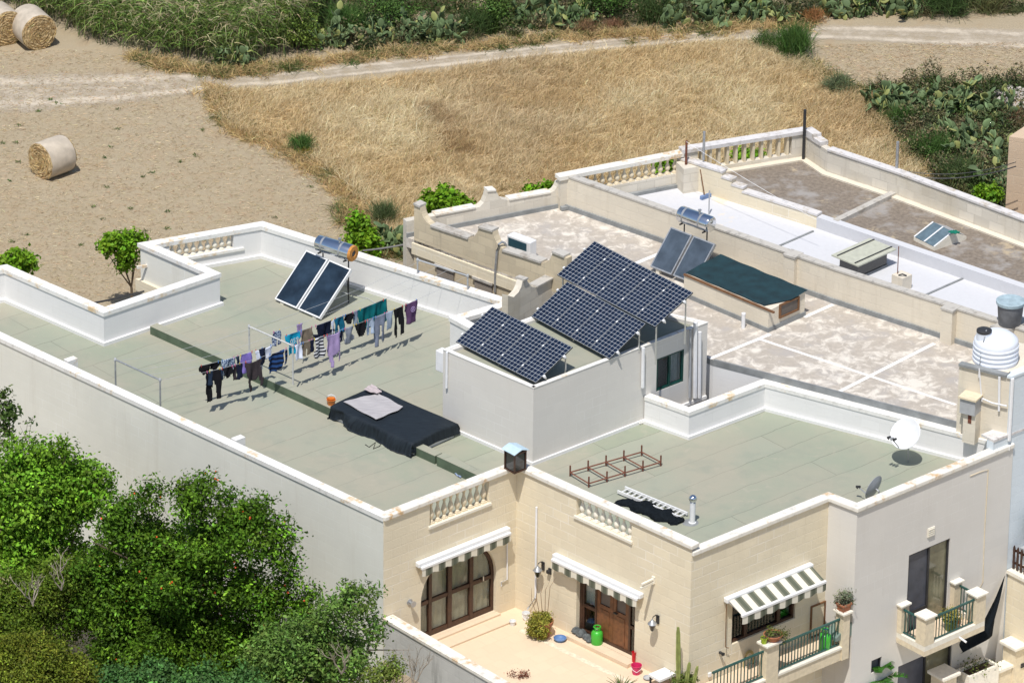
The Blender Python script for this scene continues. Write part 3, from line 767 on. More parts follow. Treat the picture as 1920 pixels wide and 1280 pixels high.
# kitchen window over the balcony
a, b, c, e = kw; w3 = (b-a)
kwf = frame_rect(W_a2, a, b, c, e, -.16, .07, .10, [(a+w3*.22, a+w3*.22+.11, c+.05, e-.05), (a+w3*.74, a+w3*.74+.11, c+.05, e-.05)], M['wood_dark'], main, 'kitchen_window')
W_a2.mb(m := MB()).box(a+.05, b-.05, -.12, -.115, c+.05, e-.05); m.build('glass_pane', M['glass'], kwf)
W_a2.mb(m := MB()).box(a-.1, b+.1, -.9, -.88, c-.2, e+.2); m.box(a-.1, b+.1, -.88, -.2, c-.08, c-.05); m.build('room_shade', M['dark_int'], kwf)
W_a2.mb(m := MB())
rs = random.Random(3)
for k in range(14):
    u = a+.12+(b-a-.24)*k/14; h_ = rs.uniform(.08,.3); m.box(u, u+rs.uniform(.04,.1), -.5, -.42, c-.05, c-.05+h_)
m.build('sill_clutter', plain('clutter', (.06,.065,.045), .6, var=.7, vs=5), kwf)
# tall window of the grey wall
def sliding(W, r, name, mat, split=.5, mid=None, deep=-.12):
    a, b, c, e = r; s = a+(b-a)*split
    bars = [(s-.03, s+.03, c+.03, e-.03)]
    if mid: bars.append((a+.03, s, mid-.02, mid+.02))
    o = frame_rect(W, a, b, c, e, deep, .05, .08, bars, mat, main, name)
    W.mb(m := MB()).box(a+.03, s, deep+.03, deep+.04, c+.03, e-.03); m.build('insect_screen', M['screen_grey'], o)
    W.mb(m := MB()).box(s, b-.03, deep+.025, deep+.03, c+.03, e-.03); m.build('glass_pane', M['pane_reflection'], o)
    W.mb(m := MB()).box(a-.1, b+.1, -1.0, -.98, c-.2, e+.2); m.build('room_shade', M['room'], o)
    return o
M['screen_grey'] = plain('screen_grey', (.075,.08,.10), .45, var=.25, vs=3)
M['pane_reflection'] = plain('pane_reflection', (.19,.18,.115), .07, var=.55, vs=1.1, spec=.9)  # opaque pane; the olive blotches paint a reflection into its colour
M['room'] = plain('room', (.17,.165,.12), .8, var=.3, vs=1.5)
tall = sliding(W_a3, tw, 'tall_window', M['dark_metal'], .52, tw[2]+(tw[3]-tw[2])*.33)
low = sliding(W_a3, lw, 'ground_floor_door', M['dark_metal'], .52)
small = frame_rect(W_a3, *sw, -.12, .04, .08, [], M['dark_metal'], main, 'small_window')
W_a3.mb(m := MB()).box(sw[0]+.03, sw[1]-.03, -.10, -.09, sw[2]+.03, sw[3]-.03); m.build('insect_screen', M['screen_grey'], small)
a, b, c, e = bw
rw_ = frame_rect(W_bulk, a, b, c, e, -.10, .05, .09, [(a+(b-a)*.5-.03, a+(b-a)*.5+.03, c+.03, e-.03)], M['frame_green'], roomo, 'window')
W_bulk.mb(m := MB()).box(a+.03, b-.03, -.06, -.055, c+.03, e-.03); m.build('window_glass', M['glass'], roomo)
W_bulk.mb(m := MB()).box(a-.05, b-.5*(b-a), -.16, -.14, c-.05, e+.05); m.build('window_screen', M['screen_grey'], roomo)
m = W_bulk.mb(); nq = 16
for k in range(nq):
    x0 = a+(b-a)*(.5+.55*k/nq); x1 = a+(b-a)*(.5+.55*(k+1)/nq)
    m.face([(x0, -.2+.03*math.sin(k*1.7), c-.1), (x1, -.2+.03*math.sin((k+1)*1.7), c-.1), (x1, -.2+.03*math.sin((k+1)*1.7), e+.1), (x0, -.2+.03*math.sin(k*1.7), e+.1)])
m.build('window_curtain', M['lace'], roomo)
# ------------------------------------------------------------------ awnings
def awning(W, pl, pr, D, drop, label, scal=.44, vh=.23):
    (u0, z0) = W.uz(*pl); (u1, z1) = W.uz(*pr); z = (z0+z1)/2
    t = thing('striped_awning', label, 'awning', tuple(W.pt(u0, z, 0)), group='striped awnings on the cream walls')
    W.mb(m := MB()).box(u0, u1, .003, .17, z-.15, z); m.build('cassette', M['white_metal'], t, bevel=.03)
    if D > .3:
        m = W.mb(); n = 1
        m.face([(u0+.06, .15, z-.06), (u1-.06, .15, z-.06), (u1-.06, D, z-drop), (u0+.06, D, z-drop)])
        m.face([(u0+.06, .15, z-.064), (u1-.06, .15, z-.064), (u1-.06, D, z-drop-.004), (u0+.06, D, z-drop-.004)])
        m.build('fabric', M['stripe'], t, recalc=False)
        for uu in (u0+.10, u1-.10): m = MB(); m.tube([W.pt(uu, z-.14, .12), W.pt(uu+.02, z-drop-.03, D-.03)], .018); m.build('arm', M['white_metal'], t)
    W.mb(m := MB()).box(u0+.04, u1-.04, D-.03, D+.05, z-drop-.06, z-drop+.02); m.build('front_bar', M['white_metal'], t, bevel=.015)
    m = W.mb(); L = u1-u0-.1; nn_ = max(8, int(L/.05)); zt = z-drop-.05
    for k in range(nn_):
        x0 = u0+.05+L*k/nn_; x1 = u0+.05+L*(k+1)/nn_
        f = lambda x: zt-vh*.78-vh*.22*abs(math.sin((x-u0)*math.pi/scal))
        w_ = lambda x: D+.035
        for e_ in (0, -.004): m.face([(x0, w_(x0)+e_, f(x0)), (x1, w_(x1)+e_, f(x1)), (x1, w_(x1)+e_, zt), (x0, w_(x0)+e_, zt)])
    m.build('valance', M['stripe'], t, recalc=False)
    return t
awning(W_a1, (778, 1050), (950, 986), .2, .12, 'retracted striped awning over the arched glass door, white box with scalloped edge')
awning(W_b1, (1043, 1032), (1208, 1112), .2, .12, 'retracted striped awning over the brown courtyard door, white box with scalloped edge')
awning(W_a2, (1356, 1116), (1518, 1054), .66, .28, 'half open striped awning sloping out over the kitchen window on the balcony')
# ------------------------------------------------------------------ wall fittings
def wall_lamp(W, px, py, label, two=False):
    u, z = W.uz(px, py); t = thing('wall_lantern', label, 'wall lamp', tuple(W.pt(u, z, 0)), group='coach lanterns beside the courtyard door')
    W.mb(m := MB()); m.box(u-.05, u+.05, 0.002, .03, z-.12, z+.12); m.build('back_plate', M['dark_metal'], t)
    m = MB(); m.tube([W.pt(u, z+.05, .03), W.pt(u, z+.16, .1), W.pt(u, z+.14, .2), W.pt(u, z+.06, .22)], .014); m.build('arm', M['dark_metal'], t)
    q = W.pt(u, z-.26, .22)
    m = MB(); m.lathe([(.03,.0),(.05,.03),(.095,.20),(.10,.21)], 6, q); m.build('lantern_glass', M['dark_glass'], t)
    m = MB(); m.lathe([(.125,.21),(.11,.235),(.04,.31),(.02,.33),(.012,.36)], 12, q); m.build('lantern_roof', M['galv'], t, smooth=True)
    return t
wall_lamp(W_b1, 1019, 1060, 'dark coach lantern on the cream wall left of the courtyard door awning')
wall_lamp(W_b1, 1234, 1160, 'dark coach lantern on the cream wall right of the brown courtyard door')
u, z = W_b1.uz(1032, 1070)
m = W_b1.mb(); m.box(u-.045, u+.045, .002, .04, z-.08, z+.09); m.box(u-.05, u+.05, .04, .11, z-.04, z+.05)
tag(m.build('wall_light', M['dark_metal']), 'small black wall light just right of the left coach lantern', 'wall lamp')
u, z = W_a1.uz(768, 1128)
m = W_a1.mb(); m.at(W_a1.pt(u, z, .002), W_a1.u, UP, W_a1.n); m.lathe([(.09,0),(.09,.02),(.04,.03),(.04,.07),(.075,.12),(.085,.17)], 14)
tag(m.build('flood_lamp', M['galv'], smooth=True), 'small round silver flood lamp on the wall left of the arched door', 'wall lamp')
# wall bracket (folded), right of courtyard awning
u, z = W_b1.uz(1226, 1086)
m = W_b1.mb(); m.box(u-.05, u+.05, .002, .04, z-.1, z+.1); m.box(u-.03, u+.03, .04, .50, z-.10, z-.04); m.box(u-.03, u+.03, .04, .46, z+.0, z+.05)
tag(m.build('wall_bracket', M['stone_white']), 'pale empty bracket sticking out of the wall by the courtyard awning', 'bracket')
def pipe(name, pts, r, mat, label, cat='pipe', group=None):
    m = MB(); m.tube(pts, r, 7); o = m.build(name, mat, None, smooth=True); return tag(o, label, cat, group)
pipe('drain_pipe', [W_b1.hit(1006, 950, .05), W_b1.hit(1005, 1012, .05), W_b1.hit(1004, 1120, .05), W_b1.hit(989, 1141, .1)], .03, M['pvc'], 'thin white drain pipe down the cream wall near the inner corner')
pipe('drain_pipe', [W_a1.hit(951, 1010, .03), W_a1.hit(951, 1085, .03), W_a1.hit(940, 1091, .03), W_a1.hit(940, 1098, .03)], .02, M['pvc'], 'thin white pipe with an elbow right of the arched door')
pipe('cable', [W_a3.hit(1819, 892, .01), W_a3.hit(1836, 885, .01), W_a3.hit(1853, 880, .01), W_a3.hit(1846, 1000, .01), W_a3.hit(1843, 1090, .01), W_a3.hit(1836, 1104, .01)], .012, M['stone_light'], 'thin rust stained cable running down the grey wall above the small balcony', 'cable')
u, z = W_a3.uz(1745, 996)
m = W_a3.mb(); m.box(u-.13, u+.13, .003, .03, z-.13, z+.13)
for k in range(4): m.box(u-.11, u+.11, .03, .05, z-.11+.06*k, z-.08+.06*k)
tag(m.build('wall_vent', M['stone_white']), 'square white louvred vent above the tall window of the grey wall', 'vent')
u, z = W_b1.uz(1006, 950)
# wall cabinet on the roof room and pipes
u, z = W_bulkl.uz(826, 673)
m = MB(); q = flat(BW_)+UP*(ZR+1.3); m.at(q, W_bulkl.u, W_bulkl.n, UP); m.box(-.30, -.02, -.28, -.02, .25, .85)
tag(m.build('wall_cabinet', M['pvc'], bevel=.02), 'small white cabinet hung on the back corner of the roof room', 'cabinet')
pipe('overflow_pipe', [W_bulkl.hit(838, 660, .05), W_bulkl.hit(837, 727, .05)], .035, M['pvc'], 'short white downpipe on the left face of the roof room')
pipe('downpipe', [W_bulk.hit(1206, 652, .07), W_bulk.hit(1205, 726, .07)], .05, M['pvc'], 'white downpipe on the roof room beside the shaft parapet')
for k, (x, y0, y1, r, mt, lb_) in enumerate(((1294, 618, 745, .035, 'pvc_grey', 'thin grey pipe nearest the window of the roof room'), (1304, 604, 745, .06, 'pvc', 'thick pale vent pipe rising above the roof room corner'), (1312, 622, 745, .05, 'pvc', 'pale downpipe with hooked top at the roof room corner'))):
    pipe('wall_pipe', [W_bulk.hit(x, y0, .09), W_bulk.hit(x-1, y1, .09)], r, M[mt], lb_)
m = MB(); q = P(1390, 722, 3.2); m.lathe([(.055,0),(.055,2.15),(.06,2.15),(.06,2.2)], 12, q)
zz = Zat((q.x, q.y), 660)
tag(m.build('vent_pipe', M['pvc'], smooth=True), 'white vent pipe standing behind the white shaft parapet', 'pipe')
# ------------------------------------------------------------------ things on the roofs
class Tilt:
    """orthonormal frame of a tilted rectangle: local x along the low edge, y up the slope, z off the face"""
    def __init__(s, BL, BR, TL, TR, z0):
        bl, br = P(*BL, z0), P(*BR, z0); ex = (br-bl).normalized(); m = (bl+br)/2
        tm = ((TL[0]+TR[0])/2, (TL[1]+TR[1])/2)
        lo, hi = z0+.02, z0+4
        f = lambda z: (P(*tm, z)-m).dot(ex)
        best = min((abs(f(z0+.02+k*.01)), z0+.02+k*.01) for k in range(300)); zt = best[1]
        t = P(*tm, zt)-m; t -= ex*t.dot(ex); s.l = t.length; s.ey = t.normalized(); s.ex = ex; s.ez = ex.cross(s.ey)
        wt = (P(*TR, zt)-P(*TL, zt)).length
        s.w = ((br-bl).length+wt)/2; s.o = m - ex*s.w/2; s.zt = zt; s.z0 = z0
        s.h = flat(s.ey).normalized(); s.run = s.l*flat(s.ey).length
    def pt(s, x, y, z=0): return s.o + s.ex*x + s.ey*y + s.ez*z
    def mb(s): return MB().at(s.o, s.ex, s.ey, s.ez)
def cell_mat():
    m, nt, b = nodes('solar_cell'); ps = pos(nt)
    c = mixc(nt, ramp(nt, noise(nt, ps, 4, 3), .3, .7), (.006,.012,.030), (.012,.022,.048))
    nt.links.new(c, b.inputs['Base Color']); b.inputs['Roughness'].default_value = .16; b.inputs['Specular IOR Level'].default_value = .35
    return m
M['cell'] = cell_mat()
M['panel_frame'] = plain('panel_frame', (.03,.032,.035), .4, var=.1)
M['backsheet'] = plain('backsheet', (.62,.65,.68), .3, var=.03)
M['absorber'] = plain('absorber', (.018,.032,.050), .22, var=.45, vs=2.2)
M['absorber_grey'] = plain('absorber_grey', (.065,.085,.11), .25, var=.35, vs=2.0)
M['orange_foam'] = plain('orange_foam', (.50,.22,.05), .9, var=.35, vs=16)
M['alu'] = plain('alu', (.70,.70,.70), .35, metal=.85, var=.05)
M['chrome'] = plain('chrome', (.72,.74,.77), .12, metal=1.0, var=.05)
def pv(BL, BR, TL, TR, z0, n, label, legs):
    t = Tilt(BL, BR, TL, TR, z0)
    root = thing('solar_array', label, 'solar panels', tuple(t.o), group='solar panel arrays on the roof room')
    pw = t.w/n; nc, nr = 6, 12
    for k in range(n):
        m = t.mb(); m.box(k*pw+.004, (k+1)*pw-.004, 0, t.l, -.035, 0)
        p_ = m.build('solar_panel', M['panel_frame'], root)
        m = t.mb(); m.face([(k*pw+.014, .012, .0015), ((k+1)*pw-.014, .012, .0015), ((k+1)*pw-.014, t.l-.012, .0015), (k*pw+.014, t.l-.012, .0015)])
        m.build('back_sheet', M['backsheet'], p_, recalc=False)
        m = t.mb(); cw = (pw-.034)/nc; ch = (t.l-.03)/nr; g = .0034
        for i in range(nc):
            for j in range(nr):
                x0 = k*pw+.017+i*cw+g; x1 = x0+cw-2*g; y0 = .015+j*ch+g; y1 = y0+ch-2*g; c = .006
                m.face([(x0+c,y0,.003),(x1-c,y0,.003),(x1,y0+c,.003),(x1,y1-c,.003),(x1-c,y1,.003),(x0+c,y1,.003),(x0,y1-c,.003),(x0,y0+c,.003)])
        m.build('cells', M['cell'], p_, recalc=False)
    for y in (t.l*.2, t.l*.75):
        m = t.mb(); m.box(-.08, t.w+.08, y-.02, y+.02, -.09, -.037); m.build('mounting_rail', M['alu'], root)
        for k in range(n+1):
            m = t.mb(); m.box(k*pw-.022, k*pw+.022, y-.03, y+.03, -.036, .012) if 0 < k < n else m.box(-.05 if k == 0 else t.w+.004, -.004 if k == 0 else t.w+.06, y-.035, y+.035, -.05, .012)
            m.build('clamp', M['white_metal'], root)
    for x, y, zb in legs(t):
        a = t.pt(x, y, -.09); m = MB(); m.tube([a, (a.x, a.y, zb)], .025, 6); m.build('leg', M['alu'], root)
    return t
zr = 6.17
t1 = pv((854,640),(1005,717.5),(922,574.7),(1074,650), zr+.14, 4, 'front solar array of four dark panels, lowest and nearest on the roof room', lambda t: [(x, y, zr) for x in (.1, t.w*.5, t.w-.1) for y in (.1, t.l*.85)])
t2 = pv((996.9,592.8),(1142,672),(1062,527),(1212,606.8), zr+.16, 4, 'middle solar array of four panels tucked under the lower edge of the largest array', lambda t: [(x, y, zr) for x in (.1, t.w*.5, t.w-.1) for y in (.1, t.l*.85)])
t3 = pv((1044.7,515),(1228,612.5),(1113,451),(1298.7,547.8), t2.zt+.05, 5, 'largest solar array of five panels, highest at the back of the roof room', lambda t: [(x, y, zr-.3 if (x > t.w-.3 and y < .5) else zr) for x in (.1, t.w*.5, t.w-.1) for y in (.1, t.l*.85)])
print('pv', t1.w, t1.l, t1.zt-t1.z0, t2.w, t2.l, t2.zt-t2.z0, t3.w, t3.l, t3.zt-t3.z0)

def heater(BL, BR, TL, TR, z0, zr, tl, tr, rad, label, absorber, cap, frame, group):
    t = Tilt(BL, BR, TL, TR, z0)
    root = thing('solar_water_heater', label, 'water heater', tuple(flat(t.o)+UP*zr), group=group)
    cw = t.w/2-.03
    for k in (0, 1):
        x0 = k*(t.w-cw)
        m = t.mb(); m.extrude([(0,0)]*0 or [(x0, -.09), (x0+cw, -.09), (x0+cw, 0), (x0, 0)], 0, t.l); o = m.build('collector', frame, root)
        m = t.mb(); m.box(x0+.04, x0+cw-.04, .04, t.l-.04, -.02, .004); m.build('collector_glass', absorber, o)
    # tank: level, along the panel, just above and behind its top edge
    def zfor(px):
        best = min((abs((P(*px, z)-t.o).dot(t.h)-(t.run+.12)), z) for z in [z0+.5+.01*k for k in range(300)]); return best[1]
    z = (zfor(tl)+zfor(tr))/2; a, b = P(*tl, z), P(*tr, z); ax = (b-a).normalized(); L = (b-a).length
    m = MB().at(a, UP.cross(ax), UP, ax) ; n = 28
    m.lathe([(rad*.8, -.03), (rad*.93, -.015), (rad, .02), (rad, L-.02), (rad*.93, L+.015), (rad*.8, L+.03)], n)
    tank = m.build('tank', M['chrome'], root, smooth=True)
    if cap:
        m = MB().at(b, UP.cross(ax), UP, ax); m.lathe([(rad*1.0, -.02), (rad*1.0, .02), (rad*.9, .05), (rad*.42, .055), (rad*.38, .03)], n); m.build('end_cap', M['orange_foam'], tank, smooth=True)
        m = MB().at(b, UP.cross(ax), UP, ax); m.lathe([(rad*.36, .0), (rad*.36, .035)], 16); m.build('end_opening', M['dark_metal'], tank)
    for f in (.18, .72):
        m = MB().at(a, UP.cross(ax), UP, ax); m.lathe([(rad*1.012, L*f-.03), (rad*1.012, L*f+.03)], n); m.build('strap', M['galv'], tank, smooth=True)
    m = MB(); m.lathe([(.03,0),(.03,.06),(.05,.07),(.05,.1)], 8, a+ax*L*.62+UP*rad); m.build('valve', M['galv'], tank)
    hx = t.h
    for f in (.12, .88):
        q = a+ax*L*f
        m = MB(); m.tube([q-UP*rad*.95, (q.x, q.y, zr)], .022); m.build('stand_leg', M['dark_metal'], root)
        m = MB(); m.tube([q-UP*rad*.95-hx*.2, q-UP*rad*.98+hx*.2], .025); m.build('cradle', M['dark_metal'], root)
        fr = t.pt(t.w*f, .02, -.1); m = MB(); m.tube([fr, (q.x, q.y, zr+.06)], .018); m.build('base_bar', M['galv'], root)
        m = MB(); m.tube([(q.x, q.y, zr+.1), t.pt(t.w*f, t.l*.96, -.1)], .014); m.build('brace', M['dark_metal'], root)
    for x in (.25, t.w-.25):
        q = t.pt(x, .03, -.09); m = MB(); m.at(q, t.ex, UP.cross(t.ex), UP); m.box(-.06, .06, -.05, .05, zr-q.z, 0); m.build('foot', M['stone_white'], root)
    print('heater', t.w, t.l, t.zt, z)
    return t
HG = 'rooftop solar water heaters'
heater((513.4,559.4),(600.6,597.4),(573.8,470.1),(658.9,503.1), ZR+.10, ZR, (598,455), (661,475), .235, 'solar water heater with orange foam tank end on the green roof by the white parapet', M['absorber'], True, M['white_metal'], HG)
heater((1218,499),(1302,532),(1255,427),(1343,455), Z2+.16, Z2, (1277,401), (1333,421), .235, 'solar water heater with all-chrome tank on the worn patchy roof beside the green netted box', M['absorber_grey'], False, M['galv'], HG)

M['galv_pale'] = plain('galv_pale', (.52,.52,.50), .5, var=.12)
# ------------------------------------------------------------------ clothes line frames
ZLINE = ZR+1.42
def post_frame(a, b, label, mat):
    A, B = P(*a, ZLINE), P(*b, ZLINE)
    t = thing('clothesline_stand', label, 'clothes line frame', (A.x, A.y, ZR), group='steel clothes line frames')
    for q in (A, B):
        m = MB(); m.tube([(q.x, q.y, ZR), (q.x, q.y, ZLINE)], .024, 8); m.build('post', mat, t, smooth=True)
    m = MB(); m.tube([A, B], .024, 8); m.build('crossbar', mat, t, smooth=True)
    for q in (A, B):
        m = MB(); m.lathe([(.03,-.05),(.038,-.03),(.038,.03),(.02,.05)], 8, q); m.build('joint', M['pvc_grey'], t, smooth=True)
    return A, B
fA = post_frame((216,674),(300,712), 'leftmost steel drying frame, empty, close behind the long side parapet', M['galv'])
fB = post_frame((467,612),(549,648), 'middle steel drying frame between the two runs of laundry', M['galv_pale'])
fC = post_frame((783,487),(877,517), 'rear steel drying frame standing against the white party wall', M['pvc_grey'])

# ------------------------------------------------------------------ roof light under black sheet
a = P(623, 760, ZR+.5); b = P(775, 830, ZR+.5)           # front (low) edge top corners
TF = [P(621,760,ZR+.42), P(774,829,ZR+.42), P(858,793,ZR+.42), P(700,722,ZR+.42)]
u = flat(TF[1]-TF[0]).normalized(); v = UP.cross(u); L = (flat(TF[1]-TF[0])).length; Wd = flat(TF[3]-TF[0]).dot(v)
O = flat(TF[0])
m = MB().at(O+UP*ZR, u, v, UP); m.box(.06, L-.03, .06, Wd-.06, 0, .36)
rl = thing('covered_rooflight', 'low white rooflight box wrapped in a black sheet on the green roof', 'rooflight', tuple(O+u*L/2+v*Wd/2+UP*ZR))
m.build('upstand', M['paint_white'], rl)
# the sheet: top panel and sagging skirts as one folded cloth
nu, nv = 60, 34; vs, qs = [], []
rs = np.random.default_rng(5)
_ft = rs.uniform(-1, 1, 64); _hm = rs.uniform(-1, 1, 64)
def n1(tab, x):
    i = math.floor(x); f = x-i; f = f*f*(3-2*f); return tab[i % 64]*(1-f)+tab[(i+1) % 64]*f
ov = .34
for j in range(nv+1):
    for i in range(nu+1):
        s = -ov + (L+2*ov)*i/nu; tt = -ov*1.5 + (Wd+ov*1.5+.12)*j/nv
        x = min(max(s, -.02), L+.02); y = min(max(tt, -.02), Wd+.02)
        dx = s-x; dy = tt-y; drop = math.hypot(dx, dy)
        fold = (.075*n1(_ft, s*2.6+7) + .035*n1(_hm, s*7.3+3) + .012*n1(_ft, s*17))*min(1, drop/.18)
        z = .40 + .012*math.sin(s*2.1+tt*1.3) + .01*math.sin(tt*5+s) - drop*.98 + (.03*(1-abs(2*y/Wd-1)))
        z = max(z, .015+.02*math.sin(s*9))
        ex_ = .14*drop
        x += (1 if dx > 0 else -1 if dx < 0 else 0)*ex_*.6; y += (-1 if dy < 0 else 1 if dy > 0 else 0)*(ex_ + fold)
        if dy < 0: z += (.10*n1(_hm, s*1.9+20)+.05*n1(_ft, s*5.1+11))*min(1, drop/.3)
        q = O+u*x+v*y+UP*(ZR+max(.012, z)); vs.append(tuple(q))
for j in range(nv):
    for i in range(nu):
        k = j*(nu+1)+i; qs.append((k, k+1, k+nu+2, k+nu+1))
def sheet_mat():
    m, nt, b = nodes('black_sheet'); ps = pos(nt)
    mp = nt.nodes.new('ShaderNodeMapping'); g = nt.nodes.new('ShaderNodeNewGeometry'); nt.links.new(g.outputs['Position'], mp.inputs[0]); mp.inputs['Rotation'].default_value = (0,0,R(44)); mp.inputs['Scale'].default_value = (1.2, 14, 1)
    s = noise(nt, mp.outputs[0], 2.5, 4, .6); c = mixc(nt, ramp(nt, s, .35, .7), (.010,.014,.019), (.022,.031,.040))
    nt.links.new(c, b.inputs['Base Color']); b.inputs['Roughness'].default_value = .65; b.inputs['Specular IOR Level'].default_value = .2
    bump(nt, b, s, .4, .01); return m
M['sheet'] = sheet_mat()
sh = nmesh('cover_sheet', vs, qs, M['sheet'], parent=rl)
for p_ in sh.data.polygons: p_.use_smooth = True
# the grey rug drying on it
def rug(px, z, name, label, cat, mat, nu=18, nv=12, lift=.02, curl=0):
    c = [P(*q, z) for q in px]; vs, qs = [], []
    for j in range(nv+1):
        for i in range(nu+1):
            s, t_ = i/nu, j/nv
            q = (c[0]*(1-s)+c[1]*s)*(1-t_)+(c[3]*(1-s)+c[2]*s)*t_
            q = q + UP*(lift+.012*math.sin(s*9+t_*4)+.01*math.sin(t_*13)) + UP*(curl*max(0, t_-.75)**2)
            q = q + (c[1]-c[0]).normalized()*(.025*math.sin(t_*11)*(1 if s > .5 else .3))
            vs.append(tuple(q))
    n = len(vs); vs += [(x, y, zz-.012) for x, y, zz in vs]
    for j in range(nv):
        for i in range(nu):
            k = j*(nu+1)+i; qs.append((k, k+1, k+nu+2, k+nu+1)); qs.append((n+k, n+k+nu+1, n+k+nu+2, n+k+1))
    o = nmesh(name, vs, qs, mat); return tag(o, label, cat)
def rug_mat(name, a, b_):
    m, nt, b = nodes(name); mp = nt.nodes.new('ShaderNodeMapping'); g = nt.nodes.new('ShaderNodeNewGeometry'); nt.links.new(g.outputs['Position'], mp.inputs[0]); mp.inputs['Rotation'].default_value = (0,0,R(-44)); mp.inputs['Scale'].default_value = (1.5, 30, 1)
    s = noise(nt, mp.outputs[0], 1.6, 4, .6); nt.links.new(mixc(nt, ramp(nt, s, .38, .62), a, b_), b.inputs['Base Color']); b.inputs['Roughness'].default_value = .95; bump(nt, b, s, .6, .01); return m
M['rug_grey'] = rug_mat('rug_grey', (.34,.32,.33), (.47,.45,.45))
M['rug_pink'] = plain('rug_pink', (.47,.40,.40), .95, var=.08, vs=4)
rug([(644,754),(705,787),(757,764),(709,738)], ZR+.46, 'drying_rug', 'large grey striped rug laid to dry on the black covered rooflight', 'rug', M['rug_grey'])
rug([(682,732),(706,739),(717,735),(697,721)], ZR+.50, 'folded_rug', 'small pinkish rug folded over at the top of the black covered rooflight', 'rug', M['rug_pink'], lift=.03)
def cable_on(pts, r, mat, z=ZR): return [P(x, y, z+r) for x, y in pts]
pipe('rope', cable_on([(685,833),(692,838),(704,829),(700,841),(712,836),(716,826),(730,842),(745,849),(772,856),(776,852)], .012, None), .012, M['dark_metal'], 'loose dark cord lying on the roof in front of the black covered rooflight', 'rope')
# peg basket
q = P(622, 763, ZR+.0); t = thing('peg_basket', 'orange clothes peg basket with white handle at the corner of the black covered rooflight', 'basket', tuple(flat(P(621,757,ZR+.27))+UP*(ZR+.24)))
q = WM[t.name].translation
M['orange'] = plain('orange', (.75,.22,.03), .4, var=.15)
m = MB(); m.lathe([(.09,0),(.13,.17),(.14,.18),(.125,.18),(.085,.02)], 14, q, cap=False); m.lathe([(.088,.005),(.0,.005)], 14, q, cap=False); m.build('tub', M['orange'], t, smooth=True)
m = MB(); m.tube([q+V(-.13,0,.17), q+V(-.10,0,.27), q+V(0,0,.31), q+V(.10,0,.27), q+V(.13,0,.17)], .012); m.build('handle', M['white_metal'], t, smooth=True)

# ------------------------------------------------------------------ lantern box on the corner pier
lq = flat(F2)+(ADIR-BDIR)*.0 + UP*5.0
lq = Vector((P(966, 879, 5.02).x, P(966, 879, 5.02).y, 5.02))
t = thing('corner_lantern', 'square brown glass lantern with pale blue cap on the inner corner of the parapet', 'lantern', tuple(lq))
def at_l(m): return m.at(lq, ADIR, -BDIR, UP)
at_l(m := MB()); s = .19; m.box(-s-.02, s+.02, -s-.02, s+.02, 0, .03)
for a in (-1, 1):
    for b in (-1, 1): m.box(a*s-.018, a*s+.018, b*s-.018, b*s+.018, .03, .52)
m.box(-s-.02, s+.02, -s-.02, s+.02, .52, .57); m.build('frame', M['wood_dark'], t)
at_l(m := MB()); m.box(-s+.008, s-.008, -s+.008, s-.008, .03, .52); m.build('glass_case', M['dark_glass'], t)
at_l(m := MB()); m.extrude([(-s-.07,.57),(-s*.4,.63),(0,.65),(s*.4,.63),(s+.07,.57),(s+.07,.585),(s*.4,.65),(0,.67),(-s*.4,.65),(-s-.07,.585)], -s-.07, s+.07); m.build('cap', plain('blue_cap', (.50,.64,.72), .5, var=.08), t)
# ------------------------------------------------------------------ rusty frame
A_, B_, C_, D_ = P(1069,885,ZR+.12), P(1104,906,ZR+.12), P(1239,866,ZR+.12), P(1203,847,ZR+.12)
m = MB(); r_ = .022
m.tube([A_, B_], r_, 4); m.tube([B_, C_], r_, 4); m.tube([C_, D_], r_, 4); m.tube([D_, A_], r_, 4)
for f in (.25, .5, .75): m.tube([B_+(C_-B_)*f, A_+(D_-A_)*f], r_, 4)
for f in (0, .25, .5, .75, 1):
    for a, b in ((B_, C_), (A_, D_)):
        q = a+(b-a)*f; m.tube([q+UP*.2, q-UP*.11], r_, 4)
tag(m.build('metal_rack', M['rust']), 'rusty brown steel frame with short upright prongs lying flat on the green roof', 'metal frame')
# ladder
def ladder(a, b, w, z, n, label):
    A1, B1 = P(*a, z), P(*b, z); u = (B1-A1).normalized(); v = UP.cross(u)*w
    t = thing('ladder', label, 'ladder', tuple(A1))
    for k in (0, 1):
        m = MB().at(A1+v*k, u, UP.cross(u), UP); m.box(0, (B1-A1).length, -.02, .02, -.04, .04); m.build('side_rail', M['white_metal'], t)
    for k in range(n):
        q = A1+u*((B1-A1).length*(k+.6)/n); m = MB(); m.tube([q, q+v], .018, 6); m.build('rung', M['white_metal'], t)
ladder((1158,921),(1275,970), .30, ZR+.09, 13, 'aluminium ladder lying on the green roof beside the heap of dark netting')
